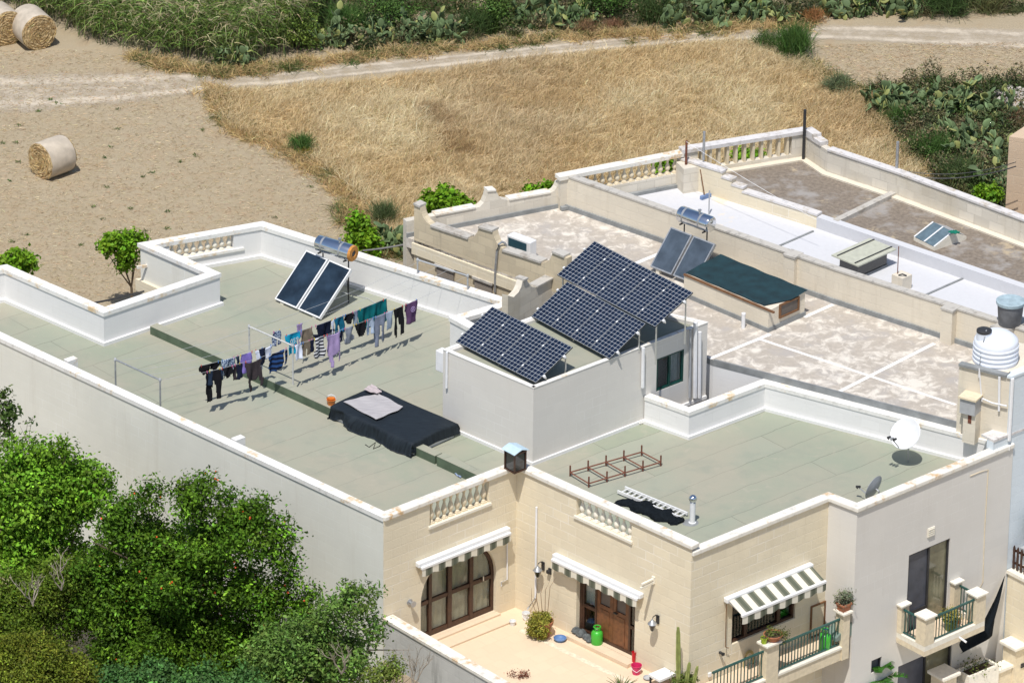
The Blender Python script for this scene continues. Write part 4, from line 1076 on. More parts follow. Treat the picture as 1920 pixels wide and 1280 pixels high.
# heap of dark net
pts = [(1158,942),(1185,946),(1212,956),(1240,968),(1262,976),(1276,982)]
vs, qs = [], []; n = 40; mring = 14; rs = random.Random(2)
for i in range(n+1):
    f = i/n*(len(pts)-1); k = min(int(f), len(pts)-2); g = f-k
    x = pts[k][0]*(1-g)+pts[k+1][0]*g; y = pts[k][1]*(1-g)+pts[k+1][1]*g
    c = P(x, y, ZR); rr_ = .06+.20*math.sin(math.pi*min(1, max(0.03, (i+1)/(n+2))))**.6*(.75+.25*math.sin(i*.55))
    for j in range(mring+1):
        th = math.pi*j/mring
        k2 = 1+.07*math.sin(j*2.1+i*.8)+.06*math.sin(i*1.7+j)+rs.uniform(-.06,.06)
        q = c - BDIR*0 + ADIR*(math.cos(th)*rr_*1.4*k2) + UP*(math.sin(th)*rr_*.75*k2+.004)
        vs.append(tuple(q))
for i in range(n):
    for j in range(mring):
        k = i*(mring+1)+j; qs.append((k, k+1, k+mring+2, k+mring+1))
o = nmesh('net_bundle', vs, qs, M['net_dark']); tag(o, 'long heap of dark netting lying on the roof behind the balusters', 'netting')
# flue
q = P(1298, 980, ZR); t = thing('flue', 'white flue pipe with a shiny steel ball cowl standing on the green roof', 'flue', tuple(q))
m = MB(); m.lathe([(.10,0),(.10,.03),(.075,.035),(.075,.60)], 16, q); m.build('flue_pipe', M['pvc'], t, smooth=True)
m = MB(); m.lathe([(.065,.60),(.07,.63),(.10,.66),(.115,.71),(.10,.77),(.05,.81),(.01,.82)], 18, q); m.build('cowl', M['chrome'], t, smooth=True)
m = MB(); m.lathe([(.22,0.002),(.15,.012),(.1,.02)], 12, q+V(-.05,.02,0)); m.build('collar', M['flash'], t, smooth=True)
# ------------------------------------------------------------------ satellite dishes
def dish(c, zc, face, rad, label, lnbs=1, mast=.0, wall=None, mat='white_metal', elev=38):
    q = Vector((P(*c, zc).x, P(*c, zc).y, zc))
    f = Vector((face[0], face[1], 0)).normalized(); n = (f*math.cos(R(elev)) + UP*math.sin(R(elev))).normalized()
    ex = UP.cross(n).normalized(); ey = n.cross(ex)
    t = thing('satellite_dish', label, 'satellite dish', (q.x, q.y, ZR), group='satellite dishes on the front roof')
    m = MB().at(q, ex, ey, n); pr = [(0.001, -rad*.22)]+[(rad*k/8, -rad*.22+rad*.22*(k/8)**2) for k in range(1, 9)]
    pr2 = [(r_+ (.012 if i == 8 else 0), z-.015) for i, (r_, z) in enumerate(pr)]
    m.lathe(pr, 32, cap=False); m.lathe(pr2[::-1], 32, cap=False); m.lathe([(rad, 0), (rad+.012, -.015)], 32, cap=False)
    for i in range(len(m.v)): pass
    m.build('reflector', M[mat], t, smooth=True)
    bot = q - ey*rad*.95
    foc = q + n*rad*1.25 - ey*rad*.72
    m = MB(); m.tube([bot, foc], .015); m.build('feed_arm', M['galv'], t)
    for k in range(lnbs):
        c_ = foc + ex*(.09*(k-(lnbs-1)/2)); d_ = (q-foc).normalized()
        m = MB(); m.tube([c_-d_*.05, c_+d_*.07], .035, 8); m.tube([c_-d_*.02, c_-d_*.02-UP*.06], .02, 6); m.build('feed_horn', M['dark_metal'] if k % 2 == 0 else M['pvc_grey'], t, smooth=True)
    back = q - n*rad*.25
    m = MB(); m.tube([back, back-n*.10, Vector((back.x, back.y, 0))-flat(n)*.16+UP*(ZR+.02)], .025); m.build('mast', M['galv'], t)
    return t
dish((1697,812), ZR+.95, (-.62, -.78), .43, 'large white satellite dish with three feed horns facing left at the white rear parapet', 3)
dish((1637,913), ZR+.50, (-.80, .60), .34, 'smaller grey satellite dish seen from behind, near the front parapet corner', 1, mat='pvc_grey', elev=14)
tag(rug([(852,889),(862,896),(872,892),(862,887)], ZR+.01, 'cloth_scrap', 'crumpled blue and white cloth scrap on the roof by the green ridge', 'cloth', plain('blue_cloth', (.30,.38,.55), .9, var=.6, vs=14), nu=8, nv=6, lift=.03))
# stub blocks on the parapets
for px, py in ((118, 676), (432, 824)):
    q = P(px, py, 5.0); m = MB().at(q, BDIR, ADIR, UP); m.box(-.10, .10, .10, .42, -.55, -.02); m.build('parapet_stub', M['coping_white'], main)
pipe('cable', cable_on([(640,548),(665,553),(690,560),(720,578),(745,592),(770,598)], .012, None, ZR), .012, M['pvc_grey'], 'pale hose lying along the foot of the white party wall', 'hose')
tag(rug([(1190,791),(1199,796),(1207,793),(1199,788)], ZR+.01, 'rubble_scraps', 'white scraps of rubble at the foot of the roof room by the shaft', 'rubble', M['line_white'], nu=7, nv=6, lift=.04))

# ------------------------------------------------------------------ house two: netted hatch, air conditioner, tank tower
hb = [flat(P(1440, 622.5, Z2)), flat(P(1508, 592, Z2))]
hu = (hb[1]-hb[0]).normalized(); hv = UP.cross(hu)                # hu along A, hv backwards-left
hl = (flat(P(1270, 560, Z2))-hb[0]).dot(hv); hw = (hb[1]-hb[0]).length
hx = thing('netted_hatch', 'long stone hatch box roofed with dark green shade netting on the worn patchy roof', 'roof hatch', tuple(hb[0]+UP*Z2))
MBh = lambda: MB().at(hb[0]+UP*Z2, hu, hv, UP)
zf = .64; zb = .74
# sloped sides: low along the front-left face, high at the back-right
m = MBh(); m.extrude([(0,0),(hw,0),(hw,zb),(0,zf)], .0, hl); m.build('hatch_wall', M['cream_plaster'], hx)
m = MBh(); m.box(-.03, hw+.03, -.03, hl, 0, .13); m.build('flashing', M['flash'], hx)
m = MBh(); m.extrude(rect(hw*.28, hw*.82, .28, .28+.42), -.05, .0, [rect(hw*.28+.05, hw*.82-.05, .33, .65)]); m.build('vent_frame', M['wood_frame'], hx)
m = MBh(); m.box(hw*.28+.05, hw*.82-.05, -.02, -.004, .33, .65); m.build('vent_screen', M['mesh_screen'], hx)
vs, qs = [], []; nu, nv = 16, 44
for j in range(nv+1):
    for i in range(nu+1):
        s = i/nu; t_ = j/nv; x = .10+(hw-.05)*s+.008*math.sin(t_*23); y = -.06+(hl+.1)*t_
        cut = .22*max(0, .5-s)*max(0, 1-t_*6)
        z = zf+(zb-zf)*(x/hw)+.035+.006*math.sin(t_*17+s*3)+.008*math.sin(s*8+t_*4)
        q = hb[0]+UP*(Z2+z)+hu*x+hv*(y+cut*3); vs.append(tuple(q))
for j in range(nv):
    for i in range(nu):
        k = j*(nu+1)+i; qs.append((k, k+1, k+nu+2, k+nu+1))
M['shade_net'] = plain('shade_net', (.006,.030,.038), .85, var=.35, vs=3)
o = nmesh('shade_net', vs, qs, M['shade_net'], parent=hx)
m = MBh(); m.box(-.03, .03, -.2, hl, zf+.0, zf+.05); m.build('batten', M['wood_frame'], hx)
# air conditioner
q = flat(P(978, 480, Z2)); t = thing('air_conditioner', 'white air conditioner unit with blue-green grille behind the scrolled parapet', 'air conditioner', tuple(q+UP*Z2))
m = MB().at(q+UP*Z2, W2L.u, -W2L.n, UP); m.box(-.42, .42, -.15, .15, .06, .58); m.build('casing', M['white_metal'], t, bevel=.02)
m = MB().at(q+UP*Z2, W2L.u, W2L.n, UP); m.box(-.36, .30, .152, .165, .12, .52); m.build('grille', plain('grille_blue', (.015,.06,.085), .5, var=.2), t)
m = MB().at(q+UP*Z2, W2L.u, W2L.n, UP); m.box(-.3, -.2, -.15, .15, 0, .06); m.box(.2, .3, -.15, .15, 0, .06); m.build('foot_rail', M['galv'], t)
# gooseneck pipe on the side wall
pipe('vent_pipe', [W2L.hit(928, 548, .06), W2L.hit(929, 505, .06), W2L.hit(932, 470, .06), W2L.hit(935, 458, .06), W2L.hit(941, 453.5, -.05), W2L.hit(947, 456, -.15), W2L.hit(949, 461, -.2)], .035, M['galv'], 'grey gooseneck pipe climbing the scrolled stone side wall', 'pipe')
# blinds of the side wall
for (x0, y0, x1, y1) in ((821,497,852,533),(892,521,924,553)):
    u0, z1 = W2L.uz(x0, y0); u1, _ = W2L.uz(x1, y1); z0 = z1-1.2
    W2L.mb(m := MB()).box(u0, u1, .003, .05, z0, z1); w_ = m.build('window_blind', M['slat_grey'] if 'slat_grey' in M else masonry('slat_grey', (.30,.26,.22), (.10,.09,.08), bw=3, rh=.06, jf=1, msize=.012), h2)
    W2L.mb(m := MB()).box(u0-.06, u1+.04, .003, .10, z1, z1+.07); m.build('window_head', M['coping_grey'], h2)
# scroll wall between the houses
ws = Wall(flat(P(966, 566, 5.3)), flat(P(1078, 498, 5.3)))
tp = pxs(ws, 8, 840, 440, [(900,915),(985,935),(1060,860),(1100,780),(1120,690),(1185,660),(1200,720),(1260,780),(1320,790),(1560,660),(1640,620)])
m = ws.mb(); m.extrude([(tp[0][0], 3)] + tp + [(tp[-1][0], 3)], 0, -.2); 
sw_ = m.build('yard_wall', M['patched_stone'], h2)
m = ws.mb(); capstrip(m, tp[8], tp[10], .05, .05, -.25); capstrip(m, tp[4], tp[5], .05, .05, -.25); m.build('coping', M['coping_grey'], h2)

# tank tower at the right front corner
tb0 = flat(P(1798.7, 684.6, 6.75)); tb1 = flat(P(1895.6, 708.9, 6.75)); tu = (tb1-tb0).normalized(); tn = UP.cross(tu)
ZT = 6.75
m = MB(); tp_ = [tb0, tb1, tb1+ADIR*2.2, tb0+ADIR*2.2]
m.prism([(q.x, q.y) for q in tp_], Z2-.4, ZT); tow = m.build('tank_tower', M['cream_plaster'], h2)
ribbon(MB(), [tp_[0], tp_[1]-tu*.12], -.06, .14, ZT, ZT+.067).build('tower_edge', M['flash'], tow)
ribbon(MB(), [tp_[1]-tu*.1, tp_[1], tp_[2]], -.05, .2, ZT+.003, ZT+.07).build('coping', M['blue_white'], tow)
# painted facade below and right of the tower
fac0 = flat(P(1815, 812, 4.95)); WF = Wall(fac0, fac0+ADIR*9)
off = max(0, dist(WF, tb1)) + .02
fa = fac0 + WF.n*off
ribbon(MB(), [fa+ADIR*0.0, fa+ADIR*9], 0, .24, -3, 5.05).build('front_wall', M['blue_white'], h2)
ribbon(MB(), [fa+ADIR*0.0, fa+ADIR*9], -.02, .45, 5.05, 5.12).build('coping', M['coping_lichen'], h2)
ab = (flat(tb1)-fa).dot(ADIR)
ribbon(MB(), [fa+ADIR*(ab-.01), fa+ADIR*9], -.012, .1, 5.0, ZT+.01).build('tower_face', M['blue_white'], h2)
WT = Wall(tb0, tb1)
# meter box and pipes
u, z = WT.uz(1826, 752)
t = thing('meter_box', 'grey box with a canopy on the side of the tank tower, rust stain below', 'utility box', tuple(WT.pt(u, z-.5, 0)))
WT.mb(m := MB()).box(u-.22, u+.22, .003, .40, z-.22, z+.22); m.build('box', M['pvc_grey'], t)
WT.mb(m := MB()).box(u-.26, u+.26, .003, .45, z+.22, z+.27); m.build('canopy', M['stone_light'], t)
WT.mb(m := MB()).box(u-.14, u+.22, .003, .32, z-1.1, z-.22); m.build('duct', M['cream_plaster'], t)
WT.mb(m := MB()).box(u+.0, u+.1, .322, .33, z-.5, z-.25); m.build('dark_hole', M['rust'], t)
pipe('tower_pipe', [WT.hit(1835, 707, .05), WT.hit(1836, 690, .1), WT.hit(1840, 740, .05), WT.hit(1841, 752, .05)], .02, M['pvc'], 'thin white pipe down the tower from the water tank to the grey box')
pipe('tower_pipe', [WT.hit(1874, 706, .06), WT.hit(1873, 770, .06)], .035, M['pvc'], 'short white pipe with hooked top near the tower corner')
pipe('tower_pipe', [WT.hit(1842, 747, .1), WT.hit(1860, 755, .08), WT.hit(1888, 761, .08)], .022, M['pvc'], 'white pipe running sideways from the grey box to the tower corner')
qz = Vector((tb1.x, tb1.y, 0)) - tu*.02 + WF.n*.08
pipe('tower_pipe', [qz+UP*(ZT+.02), qz+UP*4.95], .05, M['pvc'], 'long white downpipe on the blue-white tower corner')
# ribbed tank
q = P(1866, 676, ZT); q = Vector((q.x, q.y, ZT)); t = thing('water_tank', 'round white ribbed plastic water tank with black lid on top of the tower', 'water tank', tuple(q))
rt = .61; pr = [(rt*.97, 0)]
for k in range(4): z = .05+k*.13; pr += [(rt*.97, z), (rt*1.0, z+.02), (rt*1.0, z+.06), (rt*.97, z+.08)]
pr += [(rt*.97, .60), (rt*.93, .66), (rt*.72, .76), (rt*.45, .84), (rt*.3, .86), (.02, .87)]
M['tank_white'] = plain('tank_white', (.76,.80,.88), .35, var=.04)
m = MB(); m.lathe(pr, 40, q); m.build('tank_body', M['tank_white'], t, smooth=True)
lq2 = q + V(-.34, -.10, 0)
m = MB(); m.lathe([(.20,.55),(.20,.88),(.21,.89)], 20, lq2); m.build('neck', M['tank_white'], t, smooth=True)
m = MB(); m.lathe([(.205,.89),(.205,.95),(.17,.97),(.02,.975)], 20, lq2); m.build('lid', M['dark_metal'], t, smooth=True)
m = MB(); m.tube([lq2+V(.05,-.1,1.0), lq2+V(-.02,-.24,.75), lq2+V(-.08,-.30,.4), lq2+V(-.1,-.34,.05), lq2+V(.1,-.4,-.02)], .018); m.build('hose', M['galv'], t, smooth=True)
pipe('hose', [lq2+V(-.08,-.26,.5), lq2+V(.02,-.33,.2), lq2+V(.2,-.42,.02), lq2+V(.5,-.5,-.03)], .016, M['pvc'], 'second loose grey hose in front of the white ribbed tank', 'hose')
# grey dustbin tank behind the wall
ZD = Z2+1.0
q = P(1893, 607, ZD); q = Vector((q.x, q.y, ZD)); t = thing('water_drum', 'round grey plastic water drum with a pale blue-grey lid on the dividing wall', 'water drum', tuple(q))
M['drum'] = plain('drum', (.17,.175,.185), .7, var=.35, vs=2.5); M['drum_lid'] = plain('drum_lid', (.36,.46,.50), .6, var=.25, vs=5)
m = MB(); m.lathe([(.29,0),(.31,.02),(.365,.66)], 32, q); m.build('drum_body', M['drum'], t, smooth=True)
m = MB(); m.lathe([(.395,.62),(.40,.66),(.40,.70),(.36,.72),(.33,.715),(.1,.74),(.01,.745)], 32, q); m.build('lid', M['drum_lid'], t, smooth=True)
m = MB(); 
for k in range(3): pass
m.at(q+V(.0,.0,-.02), ADIR, BDIR, UP); m.box(-.5, .6, -.25, .25, -.10, .018); tag(m.build('stone_slab', M['coping_grey']), 'rough stone slab under the grey water drum', 'slab')
# ------------------------------------------------------------------ grey roof: skylight, chimney; brown roof: skylight
def on(px, z): return flat(P(*px, z))+UP*z
q0_, q1_ = on((1607,525), ZG), on((1665,499), ZG)
a = (q1_-q0_).normalized(); b = UP.cross(a); t = thing('flat_skylight', 'raised skylight with flat pale panels and dark glazed sides on the grey roof', 'skylight', tuple(q0_))
Ls = (q1_-q0_).length; 
m = MB().at(q0_, a, b, UP); m.box(.0, Ls, 0, .72, 0, .06); m.build('kerb', M['flash'], t)
m = MB().at(q0_, a, b, UP); m.box(.03, Ls-.03, .03, .69, .06, .50); m.build('glazing', M['dark_glass'], t)
m = MB().at(q0_, a, b, UP); m.box(-.15, Ls+.15, -.15, .85, .50, .54); m.build('cover', plain('cover_pale', (.50,.50,.40), .5, var=.1), t)
for y in (.0, .66): 
    m = MB().at(q0_, a, b, UP); m.box(-.1, Ls+.16, y, y+.04, .542, .56); m.build('bar', M['dark_metal'], t)
q = on((1690,540), ZG); t = thing('chimney_block', 'small square stone chimney with a thin rusty rod on the grey roof beside the wall', 'chimney', tuple(q))
m = MB().at(q, a, b, UP); m.box(-.2, .2, -.2, .2, -.1, .42); m.build('block', M['cream_plaster'], t)
m = MB(); m.tube([q+V(-.12,.05,.4), q+V(-.12,.05,1.25)], .014); m.build('rod', M['rust'], t)
m = MB(); m.tube([q+V(-.1,-.1,.44), q+V(0,-.15,.50), q+V(.12,-.12,.44)], .02); m.build('hook', M['dark_metal'], t)
Z4S = Z4
q0_, q1_ = on((1752,470), Z4), on((1812,449), Z4); q2_ = on((1712,451), Z4)
a = (q1_-q0_).normalized(); b = UP.cross(a); Ls = (q1_-q0_).length; Ws = max(.7, (q2_-q0_).dot(b))
t = thing('pitched_skylight', 'small pitched glass skylight with pale frame on the lichen-stained brown roof', 'skylight', tuple(q0_))
prof = [(0, 0), (Ls, 0), (Ls, .12), (Ls*.55, .42), (0, .12)]
m = MB().at(q0_, a, b, UP); m.extrude([(0,0),(Ls,0),(Ls,.10),(Ls*.58,.36),(0,.10)], 0, .05); m.extrude([(0,0),(Ls,0),(Ls,.10),(Ls*.58,.36),(0,.10)], Ws-.05, Ws)
m.box(0, .04, .05, Ws-.05, 0, .1); m.box(Ls-.04, Ls, .05, Ws-.05, 0, .1)
m.build('skylight_frame', M['stone_white'], t)
m = MB().at(q0_, a, b, UP); m.face([(0,.05,.12),(Ls*.58,.05,.38),(Ls*.58,Ws-.05,.38),(0,Ws-.05,.12)]); m.build('glass_slope', plain('sky_glass', (.12,.17,.20), .08, var=.2), t, recalc=False)
m = MB().at(q0_, a, b, UP); m.face([(Ls*.58,.05,.38),(Ls,.05,.12),(Ls,Ws-.05,.12),(Ls*.58,Ws-.05,.38)]); m.build('glass_back', M['pvc_grey'], t, recalc=False)
for y in (0, Ws*.5-.02, Ws-.04):
    m = MB().at(q0_, a, b, UP); m.face([(0,y,.125),(Ls*.58,y,.388),(Ls*.58,y+.05,.388),(0,y+.05,.125)]); m.build('glazing_bar', M['white_metal'], t, recalc=False)
gq_ = on((1789,437), Z4+.4)
tag(rug([(1777,437),(1790,441),(1801,437),(1788,433)], Z4+.40, 'green_rag', 'bright green rag lying on top of the pitched glass skylight', 'cloth', plain('green_rag', (.0,.16,.10), .7, var=.4, vs=14), nu=8, nv=6, lift=.04))
# poles and masts
def pole(px, y0, y1, z0, r, mat, label, lean=0):
    q = P(px, y1, z0); zt = Zat((q.x, q.y), y0); m = MB(); m.tube([q, Vector((q.x+lean, q.y, zt))], r, 7); return tag(m.build('steel_pole', mat, None, smooth=True), label, 'pole', 'bare poles on the far parapets')
pole(1506, 206, 301, Z4, .045, M['dark_metal'], 'tallest dark pole at the back corner of the brown roof')
pole(1680, 266, 345, 5.5, .045, M['galv'], 'grey pole on the boundary wall of the brown roof, standing alone')
pole(1319, 247, 300, 5.9, .04, M['galv'], 'short grey pole at the left end of the slatted parapet')
pole(1285, 264, 352, ZG+.05, .035, M['rust'], 'rusty thin pole rising from the grey roof beside the vase balusters')
q = P(1684, 350, 5.35); m = MB().at(q, (rw1-rw0).normalized(), None, UP); m.box(-.16,.16,-.3,.1,-.1,.45); m.build('pier', M['patched_stone'], h4)
m = MB(); m.tube([P(1313,318,5.75), P(1321,366,ZG+.1)], .018, 6); br_ = P(1323,370,ZG+.03)
t = thing('broom', 'broom with wooden handle and blue head leaning on the stone pier of the grey roof', 'broom', tuple(br_)); m.build('handle', M['wood_frame'], t)
m = MB().at(br_, ADIR, -BDIR, UP); m.box(-.18,.18,-.05,.05,-.02,.08); m.build('brush_head', plain('brush_blue', (.16,.24,.42), .8, var=.3), t)
q = P(1329, 402, ZG); m = MB(); m.tube([q, q+UP*.75], .022, 6); tag(m.build('pipe_stub', M['pvc_grey']), 'short pale stub pipe on the grey roof behind the chrome tank', 'pipe')
def wire(name, a, b, sag, r, label, mat=None):
    pts = [a+(b-a)*(k/14)-UP*(sag*4*(k/14)*(1-k/14)) for k in range(15)]; m = MB(); m.tube(pts, r, 4); return tag(m.build(name, mat or M['dark_metal']), label, 'wire')
wire('washing_wire', P(1287,266,6.9), P(1531,412,6.0), .05, .006, 'thin pale wire sloping from the rusty pole across the brown roof', M['pvc'])
wire('power_cable', P(1682,318,5.9), P(1905,304,6.6), .25, .012, 'upper black cable from the grey pole to the limestone building')
wire('power_cable', P(1682,326,5.8), P(1905,312,6.5), .25, .018, 'lower thicker black cable from the grey pole to the limestone building')
wire('power_cable', P(170,569,4.2), P(270,546,3.8), .02, .03, 'pair of black cables behind the left parapet by the young tree')
wire('power_cable', P(680,470,4.4), P(778,454,4.6), .03, .03, 'black cable from the white party wall to the scrolled stone wall')
# ------------------------------------------------------------------ laundry
SPAN = {'front': (fA, fB), 'rear': (fB, fC)}
def line_pts(span, t):
    (a0, a1), (b0, b1) = SPAN[span]; return a0+(a1-a0)*t, b0+(b1-b0)*t
SAG = .13
def on_line(span, t, px):
    a, b = line_pts(span, t); lo, hi = 0.0, 1.0
    for _ in range(40):
        m = (lo+hi)/2
        if proj(a+(b-a)*m)[0] < px: lo = m
        else: hi = m
    f = (lo+hi)/2; return a+(b-a)*f - UP*(SAG*4*f*(1-f))
k = 0
where = {'front': 'left run', 'rear': 'right run'}
for sp, ts in (('front', (.06, .5, .75, 1.0)), ('rear', (.06, .40, .62, 1.0))):
    for t_ in ts:
        a, b = line_pts(sp, t_); pts = [a+(b-a)*(i/16)-UP*(SAG*4*(i/16)*(1-i/16)) for i in range(17)]
        m = MB(); m.tube(pts, .0045, 4)
        tag(m.build('washing_line', M['pvc_grey']), {('front',.06): 'washing line of the left run farthest from the courtyard, bare', ('front',.5): 'bare washing line in the middle of the left run', ('front',.75): 'washing line of the left run carrying the patterned blue top', ('front',1.0): 'washing line of the left run carrying the dark jeans',
            ('rear',.06): 'washing line of the right run farthest back, almost bare', ('rear',.40): 'washing line of the right run carrying the small lilac hoodie', ('rear',.62): 'washing line of the right run carrying the big teal towel', ('rear',1.0): 'washing line of the right run carrying the grey trousers'}[(sp, t_)], 'washing line', 'washing lines')
def inpoly(x, y, poly):
    c = False; j = len(poly)-1
    for i in range(len(poly)):
        (xi, yi), (xj, yj) = poly[i], poly[j]
        if (yi > y) != (yj > y) and x < (xj-xi)*(y-yi)/(yj-yi)+xi: c = not c
        j = i
    return c
SH = {
 'towel': [[(0,0),(1,0),(1,1),(0,1)]],
 'tee': [[(.2,0),(.8,0),(.8,1),(.2,1)], [(0,0),(.35,0),(.2,.42),(0,.30)], [(.65,0),(1,0),(1,.30),(.8,.42)]],
 'tee_down': [[(.12,0),(.88,0),(.80,1),(.2,1)], [(.0,.62),(.2,.55),(.25,.9),(.05,.98)], [(.8,.55),(1,.62),(.95,.98),(.75,.9)]],
 'jumper': [[(.05,0),(.95,0),(.86,.5),(.62,.64),(.30,.62),(.12,.45)], [(.12,.30),(.36,.40),(.46,1),(.32,1)], [(.74,.40),(.93,.25),(1,.86),(.88,.92)]],
 'trousers': [[(0,0),(1,0),(1,.34),(0,.34)], [(0,.3),(.44,.3),(.34,1),(.05,1)], [(.56,.3),(1,.3),(.98,.93),(.70,.95)]],
 'shorts': [[(0,0),(1,0),(1,.5),(0,.5)], [(0,.4),(.46,.4),(.44,1),(.0,1)], [(.54,.4),(1,.4),(1,.92),(.56,.95)]],
 'briefs': [[(0,0),(1,0),(.96,.42),(.64,1),(.38,1),(.03,.42)]],
 'bra': [[(0,.05),(.48,.05),(.46,.8),(.22,1),(.02,.6)], [(.52,0),(1,0),(.96,.5),(.75,.85),(.54,.6)], [(.4,.05),(.6,.05),(.6,.35),(.4,.35)]],
 'slant': [[(0,.1),(.8,0),(.72,.85),(.1,1)], [(.84,0),(1,.12),(1,.8),(.9,.85)]],
}
def cloth_mat(name, col, stripe=None, sc=60, var=.15, vertical=False, patt=0):
    m, nt, b = nodes(name); ps = pos(nt); base = None
    f = noise(nt, ps, 7, 4); c = mixc(nt, ramp(nt, f, .3, .7), [x*(1-var) for x in col], [min(1, x*(1+var)) for x in col])
    if stripe:
        sx = nt.nodes.new('ShaderNodeSeparateXYZ'); nt.links.new(ps, sx.inputs[0])
        a = nt.nodes.new('ShaderNodeMath'); a.operation = 'MULTIPLY'; a.inputs[1].default_value = sc; nt.links.new(sx.outputs[0 if vertical else 2], a.inputs[0])
        s = nt.nodes.new('ShaderNodeMath'); s.operation = 'SINE'; nt.links.new(a.outputs[0], s.inputs[0])
        c = mixc(nt, ramp(nt, s.outputs[0], -.15, .15), c, stripe)
    if patt:
        c = mixc(nt, ramp(nt, noise(nt, ps, 26, 3, .6), .48, .54), c, (.42,.50,.60))
    nt.links.new(c, b.inputs['Base Color']); b.inputs['Roughness'].default_value = .9; b.inputs['Specular IOR Level'].default_value = .15
    return m
PEG = [plain('peg_'+n, c, .5, var=.05) for n, c in (('yellow', (.75,.55,.03)), ('red', (.6,.05,.05)), ('blue', (.08,.25,.6)), ('pink', (.65,.12,.3)))]
gn = [0]
def hang(span, t, x0, x1, kind, H, mat, name, label, cat, slack=.0, skew=0):
    p0, p1 = on_line(span, t, x0), on_line(span, t, x1)
    u = p1-p0; W = u.length; uu = u.normalized(); nn = UP.cross(uu).normalized(); gn[0] += 1; ph = gn[0]*1.7
    nx = max(8, int(W/.028)); ny = max(8, int(H/.03)); polys = SH[kind]
    root = thing(name, label, cat, tuple((p0+p1)/2-UP*H), group='laundry hung on the lines')
    m = MB(); idx = {}
    def vid(i, j):
        if (i, j) not in idx:
            s, d = i/nx, j/ny
            z = -H*d - slack*math.sin(math.pi*s)*(1-d*.5) - .004
            y = (.035*math.sin(s*W*13+ph+d*1.5) + .02*math.sin(s*W*29+ph*2))*min(1, d*2.5+.15) + .03*d*math.sin(ph)
            idx[(i, j)] = m.p(p0+uu*(s*W + skew*d*W + .012*math.sin(d*9+s*5+ph))+nn*y+UP*z)
        return idx[(i, j)]
    for j in range(ny):
        for i in range(nx):
            if any(inpoly((i+.5)/nx, (j+.5)/ny, q) for q in polys):
                m.f.append([vid(i, j), vid(i+1, j), vid(i+1, j+1), vid(i, j+1)])
    o = m.build('fabric', mat, root, smooth=True)
    md = o.modifiers.new('thick', 'SOLIDIFY'); md.thickness = .012
    for k, s in enumerate((.08, .9) if W > .2 else (.5,)):
        q = p0+u*s; mm = MB().at(q, uu, nn, UP); mm.box(-.008, .008, -.010, .010, -.045, .025); mm.build('peg', PEG[(gn[0]+k) % 4], root)
    return root, p0, p1, uu, nn
C = lambda n, c, **k: cloth_mat('fabric_'+n, c, **k)
navy = C('navy', (.010,.014,.035)); black = C('black', (.010,.010,.013)); jean = C('jean', (.02,.035,.065)); lilac = C('lilac', (.36,.27,.48)); violet = C('violet', (.22,.17,.50))
white = C('white', (.70,.74,.86)); brown = C('brown', (.045,.036,.040)); teal = C('teal', (.004,.13,.145)); teal2 = C('teal_shorts', (.01,.12,.20)); cyan = C('cyan', (.01,.33,.52)); taupe = C('taupe', (.19,.155,.115))
greyb = C('grey_blue', (.20,.225,.30)); greyl = C('grey_light', (.27,.33,.43), stripe=(.34,.40,.50), sc=150, vertical=True); purple = C('purple', (.105,.055,.125)); patt = C('patterned', (.04,.08,.17), patt=1)
bstr = C('blue_stripe', (.006,.010,.025), stripe=(.02,.06,.18), sc=46); wstr = C('white_stripe', (.68,.68,.70), stripe=(.025,.025,.04), sc=62); grey = C('grey_trim', (.23,.25,.30))
# left run
hang('front', .75, 374, 413, 'bra', .30, black, 'black_bikini', 'short black garment at the left end of the back line, hung like two cups', 'clothes')
hang('front', .75, 415, 441, 'towel', .46, patt, 'patterned_blouse', 'blue and white patterned top beside the purple one', 'clothes')
hang('front', .75, 442, 449, 'towel', .44, jean, 'dark_towel', 'narrow dark blue cloth between the patterned and purple tops', 'clothes')
hang('front', .75, 449, 475, 'tee_down', .58, violet, 'purple_shirt', 'plain bright purple shirt in the left run', 'clothes')
hang('front', .75, 477, 511, 'jumper', .62, white, 'white_jumper', 'pale bluish white jumper hung upside down in the left run', 'clothes', slack=.05)
hang('front', .75, 486, 497, 'shorts', .48, navy, 'navy_shorts', 'small navy shorts hanging in front of the white jumper', 'clothes')
hang('front', 1.0, 386, 414, 'trousers', .92, black, 'black_trousers', 'long black trousers at the left end of the front line', 'clothes')
hang('front', 1.0, 388, 398, 'towel', .42, jean, 'denim_pocket', 'short faded denim piece pegged at the left end of the front line', 'clothes')
hang('front', 1.0, 413, 420, 'slant', .38, jean, 'denim_sleeve', 'small slanting denim cloth right of the black trousers', 'clothes')
hang('front', 1.0, 418, 437, 'briefs', .34, black, 'black_briefs', 'black briefs between the trousers and the brown jumper', 'clothes')
hang('front', 1.0, 437, 444, 'towel', .46, brown, 'brown_sock', 'narrow brown cloth beside the black briefs', 'clothes')
hang('front', 1.0, 445, 454, 'shorts', .46, navy, 'navy_cloth', 'dark navy cloth just left of the brown jumper', 'clothes')
hang('front', 1.0, 458, 492, 'jumper', .92, brown, 'brown_jumper', 'dark brown jumper with long dangling sleeves in the left run', 'clothes', slack=.08)
hang('front', 1.0, 503, 540, 'slant', .58, bstr, 'striped_jumper', 'navy and blue striped jumper at the right end of the left run', 'clothes', skew=-.06)
